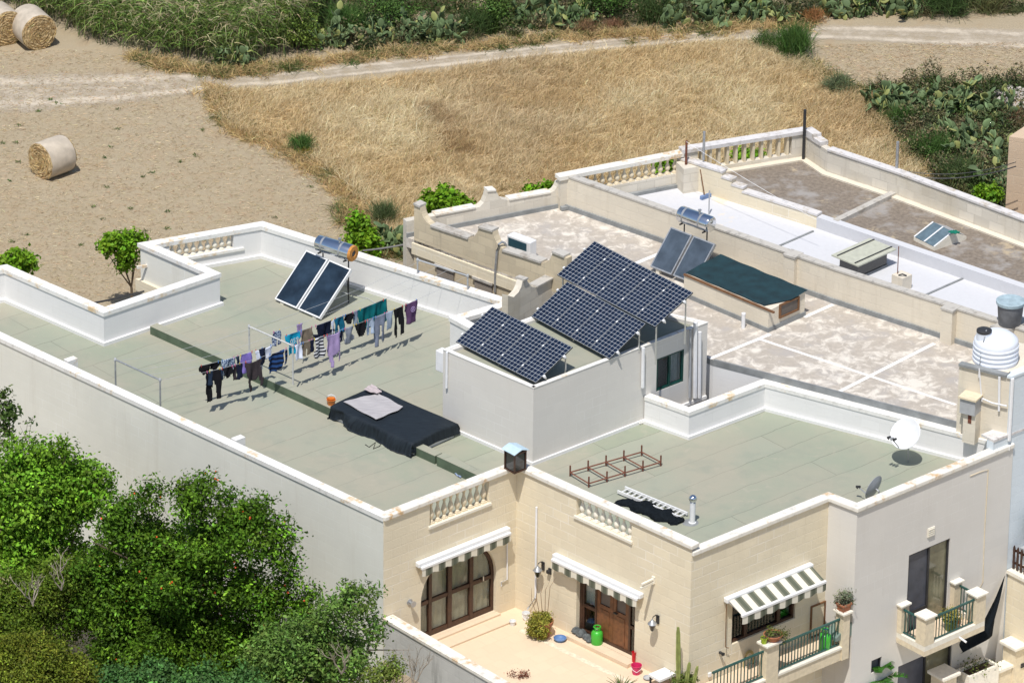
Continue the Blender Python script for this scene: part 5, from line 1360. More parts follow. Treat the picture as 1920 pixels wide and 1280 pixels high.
# right run
hang('rear', .40, 512, 526, 'shorts', .44, cloth_mat('fabric_badge', (.02,.04,.14), patt=1), 'printed_shorts', 'small blue shorts with white print left of the cyan shirt', 'clothes')
hang('rear', .40, 556, 566, 'jumper', .62, lilac, 'lilac_hoodie', 'small lilac hoodie behind the cyan shirt', 'clothes')
rt_, p0, p1, uu, nn = hang('rear', .62, 535, 562, 'tee', .62, cyan, 'cyan_shirt', 'bright cyan shirt printed with white numbers 059', 'clothes')
fc = bpy.data.curves.new('digits', 'FONT'); fc.body = '059'; fc.size = .21; fc.align_x = 'CENTER'; fc.align_y = 'CENTER'; fc.extrude = .002
fo = bpy.data.objects.new('digits', fc); COL.objects.link(fo); bpy.context.view_layer.update()
me = bpy.data.meshes.new_from_object(fo); bpy.data.objects.remove(fo)
no = bpy.data.objects.new('printed_number', me); COL.objects.link(no); me.materials.append(M['white_metal'])
no.parent = rt_; qq = (p0+p1)/2 - UP*.20 - nn*.075
if (CAM-qq).dot(-nn) < 0: nn = -nn; qq = (p0+p1)/2 - UP*.20 - nn*.075
MX = Matrix((( uu.x, 0, -nn.x, qq.x-WM[rt_.name].translation.x), (uu.y, 0, -nn.y, qq.y-WM[rt_.name].translation.y), (uu.z, 1, -nn.z, qq.z-WM[rt_.name].translation.z), (0,0,0,1)))
no.matrix_local = MX
hang('rear', .62, 563, 587, 'tee_down', .46, taupe, 'taupe_shirt', 'taupe brown shirt right of the cyan one', 'clothes')
hang('rear', .62, 589, 626, 'tee_down', .46, navy, 'navy_polo', 'dark navy polo with pale side panels in the right run', 'clothes')
hang('rear', .62, 621, 626, 'slant', .44, white, 'white_strip', 'narrow white cloth at the right edge of the navy polo', 'clothes')
hang('rear', .62, 627, 645, 'shorts', .50, teal2, 'teal_shorts', 'teal blue shorts between the navy polo and black briefs', 'clothes')
hang('rear', .62, 646, 663, 'briefs', .30, black, 'black_briefs', 'small black briefs left of the big teal towel', 'clothes')
hang('rear', .62, 664, 670, 'towel', .46, C('blue_towel', (.06,.12,.22), stripe=(.4,.45,.5), sc=120, vertical=True), 'striped_towel', 'narrow blue and white striped cloth by the big teal towel', 'clothes')
hang('rear', .62, 671, 724, 'towel', .66, teal, 'teal_towel', 'big teal towel, the largest piece of laundry', 'towel')
hang('rear', 1.0, 553, 566, 'towel', .46, white, 'white_shirt', 'white cloth hanging below the cyan shirt', 'clothes')
hang('rear', 1.0, 567, 581, 'shorts', .42, taupe, 'khaki_shorts', 'khaki shorts left of the black and white striped top', 'clothes')
hang('rear', 1.0, 582, 588, 'towel', .36, navy, 'navy_cloth', 'small navy cloth touching the black and white striped top', 'clothes')
hang('rear', 1.0, 588, 610, 'tee_down', .62, wstr, 'striped_shirt', 'white top with black horizontal stripes', 'clothes')
hang('rear', 1.0, 611, 640, 'jumper', 1.0, lilac, 'lilac_jumper', 'lilac jumper with long sleeves hanging down, in front of the teal shorts', 'clothes', slack=.06)
hang('rear', 1.0, 640, 645, 'slant', .42, navy, 'dark_strip', 'thin dark strip of cloth right of the lilac jumper', 'clothes')
hang('rear', 1.0, 645, 665, 'tee_down', .50, grey, 'grey_vest', 'grey sleeveless top with pale trim', 'clothes')
hang('rear', 1.0, 666, 687, 'briefs', .42, black, 'black_pants', 'black pants under the left end of the big teal towel', 'clothes')
hang('rear', 1.0, 688, 701, 'shorts', .48, C('pale_blue', (.33,.40,.55), patt=1), 'blue_shorts', 'small pale blue and white shorts left of the grey trousers', 'clothes')
hang('rear', 1.0, 703, 723, 'trousers', .92, greyb, 'grey_trousers', 'long blue-grey trousers in the right run', 'clothes')
hang('rear', 1.0, 724, 736, 'towel', .52, greyl, 'grey_towel', 'pale grey striped cloth between the grey and the black trousers', 'towel')
hang('rear', 1.0, 738, 756, 'trousers', .86, black, 'black_leggings', 'black leggings near the right end of the laundry', 'clothes')
rt_, p0, p1, uu, nn = hang('rear', 1.0, 759, 783, 'tee', .62, purple, 'plum_shirt', 'plum T-shirt with a pale ring print, last at the right end', 'clothes')
if (CAM-p0).dot(-nn) < 0: nn = -nn
m = MB(); c0_ = (p0+p1)/2-UP*.19-nn*.075
ring = [c0_+uu*(.075*math.cos(a))+UP*(.075*math.sin(a)) for a in lin(0, 2*math.pi, math.pi/12)]
m.tube(ring, .008, 4); m.tube([c0_-uu*.05-UP*.05, c0_+uu*.05+UP*.05], .008, 4); m.tube([c0_-uu*.04+UP*.03, c0_+uu*.04-UP*.04], .007, 4); m.build('ring_print', lilac, rt_)
# ------------------------------------------------------------------ small plants
def leaf_mat(name, rough=.55, trans=.16, spec=.14):
    m, nt, b = nodes(name); out = nt.nodes['Material Output']
    at = nt.nodes.new('ShaderNodeAttribute'); at.attribute_name = 'Col'
    nt.links.new(at.outputs['Color'], b.inputs['Base Color']); b.inputs['Roughness'].default_value = rough; b.inputs['Specular IOR Level'].default_value = spec
    tl = nt.nodes.new('ShaderNodeBsdfTranslucent'); mx = nt.nodes.new('ShaderNodeMixShader'); mx.inputs[0].default_value = trans
    br = nt.nodes.new('ShaderNodeHueSaturation'); br.inputs['Value'].default_value = 1.3; nt.links.new(at.outputs['Color'], br.inputs['Color']); nt.links.new(br.outputs[0], tl.inputs[0])
    nt.links.new(b.outputs[0], mx.inputs[1]); nt.links.new(tl.outputs[0], mx.inputs[2]); nt.links.new(mx.outputs[0], out.inputs[0]); return m
M['leaf'] = leaf_mat('leaf'); M['straw'] = leaf_mat('straw', .9, .2)
def leaf_arrays(c, n_up, size, cols, rng, aspect=.5, updir=.5, fold=True):
    """one folded diamond leaf per centre: c Nx3, size N, cols Nx3"""
    n = len(c); d = rng.normal(size=(n, 3)); d /= np.linalg.norm(d, axis=1)[:, None]
    nrm = rng.normal(size=(n, 3))*.6 + n_up; nrm /= np.linalg.norm(nrm, axis=1)[:, None]
    d = d - nrm*(d*nrm).sum(1)[:, None]; d /= np.linalg.norm(d, axis=1)[:, None]+1e-9
    s = np.cross(nrm, d); L = size[:, None]; w = L*aspect*.5
    tip = c + d*L*.5 - nrm*L*.12; base = c - d*L*.5
    l = c + s*w + nrm*L*.07 - d*L*.05; r = c - s*w + nrm*L*.07 - d*L*.05
    v = np.stack([base, l, tip, r], 1).reshape(-1, 3)
    q = np.arange(4*n).reshape(n, 4); return v, q, np.repeat(cols, 4, 0)
def vary(base, n, rng, amt=.25, hue=.12):
    b = np.array(base)[None, :]*np.exp(rng.normal(0, amt, (n, 1)))
    b = b*(1+rng.normal(0, hue, (n, 3))); return np.clip(b, .003, .9)
def foliage(name, parent, blobs, n, size, col, rng, aspect=.5, up=.6, mat=None, amt=.28, shell=.45, clump=14, clump_r=.16):
    """leaves gathered in small sprays spread through overlapping ellipsoids"""
    blobs = np.array(blobs, float); vol = np.prod(blobs[:, 3:6], 1)**.75; pr = vol/vol.sum()
    nc = max(1, n//clump); bi = rng.choice(len(blobs), nc, p=pr)
    d = rng.normal(size=(nc, 3)); d /= np.linalg.norm(d, axis=1)[:, None]
    rad = rng.uniform(shell, 1.0, nc)**.6
    cc = blobs[bi, :3] + d*blobs[bi, 3:6]*rad[:, None]
    ccol = vary(col, nc, rng, amt*.8, .07)
    pts = np.repeat(cc, clump, 0) + rng.normal(size=(nc*clump, 3))*clump_r*np.array([1, 1, .7])
    cl = np.repeat(ccol, clump, 0)*np.exp(rng.normal(0, amt*.6, (nc*clump, 1)))
    outw = np.repeat(d, clump, 0)*.5 + np.array([0, 0, up])
    v, q, c = leaf_arrays(pts, outw, size*rng.uniform(.6, 1.3, nc*clump), np.clip(cl, .003, .9), rng, aspect)
    return nmesh(name, v, q, mat or M['leaf'], c, parent)
def blades(base, dirs, length, width, cols, rng, droop=.35, segs=3):
    n = len(base); d = dirs/np.linalg.norm(dirs, axis=1)[:, None]
    s = np.cross(d, rng.normal(size=(n, 3))); s /= np.linalg.norm(s, axis=1)[:, None]+1e-9
    V_, k = [], segs+1
    for i in range(k):
        f = i/segs; p_ = base + d*(length*f)[:, None]; p_[:, 2] -= droop*length*f*f
        hz = d.copy(); hz[:, 2] = 0; p_ += hz*(droop*.5*length*f*f)[:, None]
        w = (width*(1-f*.85)*.5)[:, None]
        V_.append(p_-s*w); V_.append(p_+s*w)
    v = np.stack(V_, 1).reshape(-1, 3); b0 = (np.arange(n)*2*k)[:, None]
    q = np.concatenate([b0+np.array([[2*i, 2*i+1, 2*i+3, 2*i+2]]) for i in range(segs)], 0)
    return v, q, np.repeat(cols, 2*k, 0)
def sphere_dirs(n, rng, up=.4):
    d = rng.normal(size=(n, 3)); d[:, 2] = np.abs(d[:, 2])+up; return d/np.linalg.norm(d, axis=1)[:, None]

# ------------------------------------------------------------------ courtyard, garden wall and balcony
dep = flat(F5-F4).length
Lb = (flat(F4)-flat(F1)).dot(BDIR)+dep
f1, f2, f3, f4 = flat(F1), flat(F2), flat(F3a), flat(F4)
f1c, f2c, f3c = f1+ADIR*.0, f2, f3
cb = f3+BDIR*dep
mb = MB(); mb.prism([(q.x, q.y) for q in (f1, f2, f3, cb, f1+BDIR*Lb)], -3.2, COURT); court = mb.build('courtyard_floor', M['tile']); court['kind'] = 'structure'
# pebble band set in the paving
def floor_strip(px, w, mat, name):
    pts = [flat(P(x, y, COURT)) for x, y in px]; ribbon(m := MB(), pts, -w/2, w/2, COURT+.001, COURT+.006); o = m.build(name, mat); o['kind'] = 'structure'; return o
floor_strip([(975,1181),(1010,1196),(1120,1250),(1230,1302)], .16, plain('pebbles', (.72,.62,.47), .9, var=.2, vs=9), 'pebble_band')
# garden wall
zg = Zat(f1, 1157)
gw = thing('garden_wall', 'stained grey rendered wall with pale coping closing the courtyard beside the trees', 'wall', tuple(f1+BDIR*3+UP*-3))
M['gw_render'] = masonry('gw_render', (.60,.59,.56), (.48,.47,.45), jf=.2, stain=.7, stain_col=(.22,.215,.20), big=.15)
ribbon(MB(), [f1+BDIR*.02, f1+BDIR*(Lb-.02)], .003, .26, -3.0, zg-.08).build('wall', M['gw_render'], gw)
ribbon(MB(), [f1+BDIR*.02, f1+BDIR*(Lb-.02)], -.03, .30, zg-.08, zg).build('coping', M['coping'], gw)
# balcony
Wb = Wall(cb, f4+BDIR*dep)
bal = MB(); Wb.mb(bal); zb1 = COURT-.34
bal.box(.0, Wb.L-.0, -dep+.004, -.0, zb1, COURT-.002); balo = bal.build('balcony_slab', M['stone_light'], main)
Wb.mb(m := MB()).box(.02, Wb.L-.02, -dep+.01, -.12, COURT-.001, COURT+.004); m.build('balcony_tiles', M['tile'], balo)
Wb.mb(m := MB()).box(.0, Wb.L, -.14, .03, COURT, COURT+.06); m.build('balcony_kerb', M['stone_white'], balo)
up1 = (Wb.uz(1436, 1230)[0], Wb.uz(1458, 1230)[0]); up2 = (Wb.uz(1578, 1200)[0], Wb.L+.0)
zcap = Wb.uz(1588, 1188)[1]; zcap1 = Wb.uz(1447, 1250)[1]
zcap = COURT+1.0
def pillar(W, a, b, d0, d1, z0, z1, par, cap=.06):
    W.mb(m := MB()).box(a, b, d0, d1, z0, z1); o = m.build('pillar', M['stone_light'], par)
    W.mb(m := MB()).box(a-cap, b+cap, d0-cap, d1+cap, z1, z1+.07); m.build('pillar_cap', M['stone_white'], par, bevel=.015); return o
pillar(Wb, up1[0], up1[1], -.25, .04, zb1, zcap, main); pillar(Wb, up2[0], up2[1], -.25, .04, zb1+.0, zcap, main)
def railing(W, a, b, d, z0, z1, n, par):
    m = W.mb(); m.box(a, b, d-.025, d+.025, z1-.05, z1); o = m.build('railing', M['rail_green'], par)
    for k in range(n):
        u = a+(b-a)*(k+.5)/n; W.mb(m := MB()).box(u-.011, u+.011, d-.011, d+.011, z0+.03, z1-.048); m.build('bar', M['rail_green'], o)
    W.mb(m := MB()).box(a, b, d-.018, d+.018, z0+.02, z0+.05); m.build('bottom_rail', M['rail_green'], o)
railing(Wb, up1[1], up2[0], -.10, COURT+.07, COURT+.86, 21, main)
railing(Wb, max(-1.0, Wb.uz(1340, 1290)[0]), up1[0], -.10, COURT+.07, COURT+.86, 15, main)
# wooden framed hatch on the balcony wall
hd = (W_a2.uz(1519, 1150)[0], W_a2.uz(1547, 1130)[0], COURT+.02, W_a2.uz(1519, 1136)[1])
frame_rect(W_a2, *hd, .003, .04, .04, [], M['wood_frame'], main, 'wooden_panel_frame')
W_a2.mb(m := MB()).box(hd[0]+.04, hd[1]-.04, .003, .012, hd[2], hd[3]-.04); m.build('panel', M['limestone'], main)
# small balcony of the tall window
dep2 = 1.05
ub0 = W_a3.uz(1680, 1203)[0]; zs = W_a3.uz(1680, 1203)[1]; ub1 = W_a3.uz(1846, 1172, dep2)[0]
fl2 = zs+.30
W_a3.mb(m := MB()).box(ub0, ub1, .003, dep2, zs, fl2-.16); b2 = m.build('small_balcony', M['stone_light'], main)
W_a3.mb(m := MB()).box(ub0+.002, ub1-.002, .003, dep2-.002, fl2-.16, fl2-.15); m.build('balcony_tiles', M['tile'], b2)
for (a, b, c, e) in ((ub0, ub1, dep2-.14, dep2), (ub0, ub0+.14, .003, dep2-.14), (ub1-.14, ub1, .003, dep2-.14)):
    W_a3.mb(m := MB()).box(a, b, c, e, fl2-.15, fl2); m.build('balcony_kerb', M['stone_white'], b2)
zp = Zat(W_a3.pt(ub0, 0, .0), 1141)
zp = fl2+.80
pw = .34
for a, b, c, e in ((ub0, ub0+pw, dep2-pw, dep2), (ub1-pw, ub1, dep2-pw, dep2), (ub0, ub0+pw*.8, .003, .16), (ub1-pw*.8, ub1, .003, .16)):
    W_a3.mb(m := MB()).box(a-.002, b+.002, c, e+.002, fl2, zp); m.build('pillar', M['stone_light'], b2)
    W_a3.mb(m := MB()).box(a-.05, b+.05, max(.003, c-.05), e+.05, zp, zp+.06); m.build('pillar_cap', M['stone_white'], b2, bevel=.012)
def railing2(a, b, n, along, par, fixed):
    # along='u' front rail, along='d' side rail
    f = (lambda x0, x1, h0, h1: (x0, x1, fixed-h0, fixed+h0)) if along == 'u' else (lambda x0, x1, h0, h1: (fixed-h0, fixed+h0, x0, x1))
    m = W_a3.mb(); q = f(a, b, .022, 0); m.box(*q, zp-.12, zp-.07); o = m.build('railing', M['rail_green'], par)
    for k in range(n):
        u = a+(b-a)*(k+.5)/n; q = f(u-.01, u+.01, .01, 0); m = W_a3.mb(); m.box(*q, fl2+.02, zp-.118); m.build('bar', M['rail_green'], o)
    m = W_a3.mb(); q = f(a, b, .014, 0); m.box(*q, fl2+.03, fl2+.055); m.build('bottom_rail', M['rail_green'], o)
railing2(ub0+pw, ub1-pw, 14, 'u', main, dep2-.1); railing2(.16, dep2-pw, 5, 'd', main, ub0+.08); railing2(.16, dep2-pw, 5, 'd', main, ub1-.08)

# ------------------------------------------------------------------ pots and household things
def pot(q, r, h, mat, parent, name='pot', square=False):
    m = MB()
    if square:
        m.at(q, ADIR, -BDIR, UP); m.box(-r*.75, r*.75, -r*.75, r*.75, 0, .01); 
        b = [m.p(t) for t in [(-r*.75,-r*.75,0),(r*.75,-r*.75,0),(r*.75,r*.75,0),(-r*.75,r*.75,0),(-r,-r,h),(r,-r,h),(r,r,h),(-r,r,h)]]
        for f in ((0,1,5,4),(1,2,6,5),(2,3,7,6),(3,0,4,7)): m.f.append([b[i] for i in f])
        m.box(-r*1.06, r*1.06, -r*1.06, -r*.92, h-.05, h); m.box(-r*1.06, r*1.06, r*.92, r*1.06, h-.05, h); m.box(-r*1.06, -r*.92, -r*.92, r*.92, h-.05, h); m.box(r*.92, r*1.06, -r*.92, r*.92, h-.05, h)
        o = m.build(name, mat, parent)
        m = MB().at(q, ADIR, -BDIR, UP); m.box(-r*.9, r*.9, -r*.9, r*.9, h-.08, h-.04); m.build('soil', M['soil'], parent)
    else:
        m.lathe([(r*.68,0),(r*.95,h*.82),(r*1.06,h*.83),(r*1.08,h),(r*.95,h),(r*.92,h*.85)], 20, q, cap=False); o = m.build(name, mat, parent, smooth=True)
        m = MB(); m.lathe([(r*.9, h*.88), (.001, h*.9)], 16, q, cap=False); m.lathe([(r*.68,0.002),(.001,.002)], 16, q, cap=False); m.build('soil', M['soil'], parent)
    return o
rg = np.random.default_rng(21)
def pot_plant(q, r, h, label, mat, blobs, n, size, col, aspect=.4, square=False, cat='potted plant', up=.6, clump_r=.06):
    t = thing('potted_plant', label, cat, tuple(q)); pot(q, r, h, mat, t, square=square)
    bl = [(q.x+a, q.y+b, q.z+c, d, e, f) for a, b, c, d, e, f in blobs]
    foliage('plant', t, bl, n, size, col, rg, aspect, up, clump=7, clump_r=clump_r, shell=.3); return t
q = P(1017, 1191, COURT)
t = pot_plant(q, .27, .46, 'big terracotta pot overflowing with yellow-green trailing plant by the wall', M['terracotta'], [(-.04,0,.52,.28,.27,.10),(-.18,-.2,.32,.16,.12,.26),(-.02,-.26,.28,.16,.08,.24),(-.27,-.05,.3,.08,.14,.24)], 3600, .06, (.27,.26,.045), .6)
m = MB(); 
for k in range(5): m.tube([q+V(.06*k-.12,.03*k,.5), q+V(.12*k-.3,.1,1.0+.1*k), q+V(.16*k-.3,.12,1.35+.08*k)], .009, 4, .003)
m.build('dry_stems', M['wood_frame'], t)
# gas cylinders
M['gas_green'] = plain('gas_green', (.05,.42,.035), .35, var=.08)
def gas(q, label):
    t = thing('gas_cylinder', label, 'gas cylinder', tuple(q), group='bright green gas cylinders')
    m = MB(); m.lathe([(.10,0),(.13,.02),(.155,.06),(.155,.40),(.14,.45),(.10,.49),(.04,.50)], 24, q); m.build('body', M['gas_green'], t, smooth=True)
    m = MB(); 
    for a in (0, 1, 2): th = a*2.1; m.tube([q+V(.09*math.cos(th), .09*math.sin(th), .46), q+V(.09*math.cos(th), .09*math.sin(th), .60)], .014)
    m.tube([q+V(.09*math.cos(x), .09*math.sin(x), .60) for x in lin(0, 6.3, .45)], .016); m.build('collar', M['gas_green'], t, smooth=True)
    m = MB(); m.lathe([(.03,.49),(.03,.56),(.015,.58)], 10, q); m.build('valve', M['steel'], t)
    return t
gas(P(1119, 1212, COURT), 'bright green gas cylinder standing before the brown courtyard door')
q = P(1546, 1217, COURT+.01); t = gas(q, 'bright green gas cylinder behind the balcony railing'); 
m = MB(); m.tube([q+V(-.06,-.05,.3), q+V(-.07,-.08,.62), q+V(0,-.05,.66), q+V(.06,0,.60)], .018); m.build('hose', plain('hose_blue', (.05,.30,.55), .5, var=.05), t, smooth=True)
def bucket(px, z, r, h, mat, name, label, cat, handle=True):
    q = P(*px, z); t = thing(name, label, cat, tuple(q)); m = MB(); m.lathe([(r*.75,0),(r,h),(r*1.07,h),(r*1.07,h-.02),(r*.96,h-.02),(r*.72,.02),(.001,.02)], 20, q, cap=False); m.lathe([(r*.75,.001),(.001,.001)], 20, q, cap=False); m.build('tub', mat, t, smooth=True)
    if handle: m = MB(); m.tube([q+V(-r,0,h-.03), q+V(-r*.8,-.08,h-.10), q+V(0,-.13,h-.16), q+V(r*.8,-.08,h-.10), q+V(r,0,h-.03)], .008); m.build('handle', M['white_metal'], t)
    return t
bucket((1193,1262), COURT, .135, .26, plain('pink', (.62,.03,.13), .4, var=.06), 'pink_bucket', 'pink bucket on the courtyard floor beside the cream wall', 'bucket')
bucket((1188,1240), COURT+.1, .055, .30, plain('red', (.55,.01,.02), .4, var=.06), 'red_tub', 'tall narrow red tub behind the pink bucket', 'tub', False)
bucket((1050,1200), COURT, .16, .09, plain('blue_bowl', (.12,.22,.42), .4, var=.06), 'blue_bowl', 'shallow blue bowl on the courtyard paving', 'bowl', False)
bucket((986,1160), COURT, .10, .20, M['white_metal'], 'white_bucket', 'white bucket at the foot of the drain pipe in the inner corner', 'bucket')
bucket((961,1171), COURT, .085, .13, M['white_metal'], 'white_cup', 'small white tub on the paving near the steps', 'tub', False)
bucket((1215,1272), COURT, .12, .06, M['pvc_grey'], 'dish_bowl', 'small grey bowl with white crumbs near the pink bucket', 'bowl', False)
q = P(1241, 1284, COURT); m = MB().at(q, ADIR, -BDIR, UP); m.box(-.28,.28,-.22,.22,.28,.34); t = thing('small_table', 'low dark table with a white top near the cactus', 'table', tuple(q)); m.build('table_top', M['white_metal'], t)
for a in (-1,1):
    for b in (-1,1): m = MB().at(q, ADIR, -BDIR, UP); m.box(a*.24-.02,a*.24+.02,b*.18-.02,b*.18+.02,0,.28); m.build('leg', M['dark_metal'], t)
# grey shoes and bags by the door
M['felt'] = plain('felt', (.10,.11,.11), .9, var=.4, vs=12)
for k, (x, y, s) in enumerate(((1080,1186,.13),(1090,1191,.15),(1100,1197,.12),(1106,1203,.10))):
    q = P(x, y, COURT+.115); m = MB(); rr = random.Random(k)
    rings = 6; m.lathe([(s*.5,0),(s,.04),(s*1.05,s*.5),(s*.8,s*.95),(s*.3,s*1.25),(.01,s*1.3)], 9, q)
    for i in range(len(m.v)): m.v[i] += V(rr.uniform(-.02,.02), rr.uniform(-.02,.02), rr.uniform(-.01,.01)) if m.v[i].z > q.z+.01 else V(0,0,0)
    tag(m.build('cloth_bag', M['felt'], smooth=True), ['small dark grey cloth bag leftmost on the door step', 'larger dark grey cloth bag second from the left on the door step', 'dark grey cloth bag third from the left on the door step', 'small dark grey bag touching the green gas cylinder'][k], 'bag', 'grey bags on the door step')
# column cactus, leafy pot and spiky plant at the wall corner
t = thing('column_cactus', 'tall green column cactus with two shorter arms at the cream wall corner', 'cactus', tuple(P(1275, 1290, COURT)))
M['cactus'] = plain('cactus', (.24,.275,.08), .6, var=.25, vs=7)
def ribbed(px0, px1, r, name, z0=COURT):
    b = P(*px0, z0); zt = Zat((b.x, b.y), px1[1]); n = 7; rings = []
    m = MB(); lean = (px1[0]-px0[0])/72.0
    prev = None; K = 10
    for i in range(K+1):
        f = i/K; rr = r*(1-.1*math.sin(f*9))*(1 if f < .92 else .55); c = Vector((b.x+lean*f, b.y, z0+(zt-z0)*f))
        ring = [m.p(c+V(math.cos(a)*rr*(1.15 if k % 2 == 0 else .72), math.sin(a)*rr*(1.15 if k % 2 == 0 else .72), 0)) for k, a in enumerate([2*math.pi*k/(2*n) for k in range(2*n)])]
        if prev: 
            for k in range(2*n): m.f.append([prev[k], prev[(k+1) % (2*n)], ring[(k+1) % (2*n)], ring[k]])
        prev = ring
    m.f.append(prev); m.build(name, M['cactus'], t)
ribbed((1272,1300), (1268,1175), .055, 'stem'); ribbed((1284,1300), (1291,1241), .048, 'arm'); ribbed((1296,1302), (1306,1248), .042, 'arm')
q = P(1283, 1296, COURT)
pot_plant(q, .2, .25, 'bushy yellow-green plant in a pot at the foot of the column cactus', M['terracotta'], [(0,0,.35,.3,.25,.2)], 700, .08, (.11,.15,.03), .45)
def spiky(q, n, L, w, col, name, label, cat='plant', up=.5):
    d = sphere_dirs(n, rg, up); v, f, c = blades(np.tile(np.array(q), (n, 1)), d, L*rg.uniform(.7,1.1,n), np.full(n, w), vary(col, n, rg, .2), rg, .15)
    o = nmesh(name, v, f, M['leaf'], c); return tag(o, label, cat)
spiky(P(1166,1292,COURT), 46, .5, .05, (.07,.11,.03), 'spiky_plant', 'spiky green rosette plant at the bottom of the courtyard')
o = foliage('trailing_plant', None, [(*P(972,1262,COURT+.1),.3,.10,.08)], 300, .05, (.20,.07,.045), rg, clump_r=.05); tag(o, 'dry reddish trailing plant behind the garden wall', 'plant')
# balcony pots
q = Wb.pt((up1[0]+up1[1])/2, zcap+.071, -.10)
t = pot_plant(q+ADIR*.12, .24, .17, 'wide terracotta bowl of succulents on the middle balcony pillar', M['terracotta'], [(0,0,.2,.24,.2,.12),(.25,.05,.1,.14,.1,.2)], 500, .07, (.11,.13,.03), .35)
pot_plant(q-ADIR*.2, .09, .17, 'small lime green pot on the middle balcony pillar', plain('lime', (.36,.50,.02), .4, var=.05), [(0,0,.18,.07,.07,.05)], 60, .05, (.13,.17,.04))
q = Wb.pt((up2[0]+up2[1])/2, zcap+.071, -.10)
pot_plant(q, .15, .22, 'square terracotta pot of grey-green succulents on the end balcony pillar', M['terracotta'], [(-.02,0,.34,.22,.18,.2),(.12,.08,.3,.15,.12,.22)], 700, .06, (.17,.19,.12), .5, square=True)
# wall hose
c_ = W_a2.hit(1404, 1240, .06); m = MB(); 
for r_ in (.28, .31, .34): m.tube([c_+W_a2.u*(.55*r_*math.cos(x))+UP*(r_*math.sin(x)) for x in lin(0, 6.28, .3)], .014)
tag(m.build('garden_hose', plain('hose_tan', (.42,.34,.14), .6, var=.15), smooth=True), 'coil of tan garden hose hanging on the balcony wall', 'hose')
pipe('awning_crank', [W_a2.hit(1362, 1132, .09), W_a2.hit(1360, 1212, .09), W_a2.hit(1366, 1214, .09)], .012, M['wood_frame'], 'rusty awning crank rod hanging left of the kitchen window', 'crank')
u, z = W_a2.uz(1349, 1222); m = W_a2.mb(); m.box(u-.03, u+.03, .003, .12, z-.02, z+.03); m.box(u-.015,u+.06,.10,.14,z-.05,z+.02); tag(m.build('garden_tap', M['dark_metal']), 'small dark garden tap on the cream balcony wall', 'tap')
u, z = W_a2.uz(1329, 1263); m = W_a2.mb(); m.box(u-.05, u+.05, .003, .06, z-.06, z+.06); tag(m.build('socket_box', M['white_metal'], bevel=.01), 'small white socket box low on the cream corner wall', 'socket')
# green sloping lid by the end pillar
q = P(1576, 1192, COURT+.25); m = MB().at(q, ADIR, -BDIR, UP); m.extrude([(-.3,0),(.3,0),(.3,.42),(-.3,.1)], -.15, .3); tag(m.build('green_chest', plain('chest', (.16,.22,.19), .5, var=.1)), 'dull green sloping chest behind the end balcony pillar', 'chest')
# small balcony plant
q = W_a3.pt(ub0+(ub1-ub0)*.62, fl2-.149, .62)
pot_plant(q, .19, .30, 'yellow-green bushy plant in a green pot on the small balcony', plain('pot_green', (.14,.18,.03), .5, var=.1), [(0,0,.42,.26,.24,.17)], 800, .05, (.30,.28,.06), .6)
q = W_a3.pt(ub0+(ub1-ub0)*.80, fl2-.149, .5)
pot_plant(q, .08, .12, 'small reddish flower in a pot on the small balcony', M['terracotta'], [(0,0,.4,.10,.08,.12)], 120, .05, (.22,.09,.06), .5)
pipe('spout', [W_a3.pt(ub0+(ub1-ub0)*.58, zs+.14, dep2-.05), W_a3.pt(ub0+(ub1-ub0)*.6, zs+.06, dep2+.22)], .03, M['white_metal'], 'short white drain spout sticking out of the small balcony edge', 'spout')

# ------------------------------------------------------------------ terrace and street corner at the right
f6 = flat(F6); ztr = Zat(f6, 1068)
tr = thing('terrace_wall', 'limestone terrace wall with flat coping beside the grey wall, fence on top', 'wall', tuple(f6+BDIR*1.5+UP*-2.6))
ribbon(MB(), [f6+ADIR*.05-BDIR*.0, f6+ADIR*.05+BDIR*4.5], .0, .25, -3, ztr-.1).build('wall', M['limestone'], tr)
ribbon(MB(), [f6+ADIR*.05-BDIR*.0, f6+ADIR*.05+BDIR*4.5], -.05, .3, ztr-.1, ztr).build('coping', M['stone_white'], tr)
mb = MB(); mb.prism([(q.x, q.y) for q in (f6+ADIR*.3, f6+ADIR*6, f6+ADIR*6+BDIR*4.5, f6+ADIR*.3+BDIR*4.5)], -3, ztr-.06); tf = mb.build('terrace_floor', M['line_white']); tf['kind'] = 'structure'
fe = thing('picket_fence', 'dark brown wooden picket fence on top of the limestone terrace wall', 'fence', tuple(f6+ADIR*.15+BDIR*1+UP*ztr))
for k in range(22):
    q = f6+ADIR*.17+BDIR*(.08+.14*k); m = MB().at(q+UP*ztr, BDIR, ADIR, UP); m.extrude([(-.035,.03),(.035,.03),(.035,.66),(0,.72),(-.035,.66)], -.012, .012); m.build('picket', M['wood_dark'], fe)
for z in (.15, .52): m = MB().at(f6+ADIR*.2+UP*ztr, BDIR, ADIR, UP); m.box(0, 3.2, 0, .03, z, z+.06); m.build('rail', M['wood_dark'], fe)
tq = f6+ADIR*.75+BDIR*.25
t = thing('bench_table', 'low grey table carrying plant pots on the terrace behind the picket fence', 'table', tuple(tq+UP*ztr))
m = MB().at(tq+UP*ztr, BDIR, ADIR, UP); m.box(-.5,1.0,-.25,.25,.45,.5); m.build('table_top', M['pvc_grey'], t)
for a in (-.4,.9): m = MB().at(tq+UP*ztr, BDIR, ADIR, UP); m.box(a-.03,a+.03,-.2,.2,-.06,.45); m.build('leg', M['pvc_grey'], t)
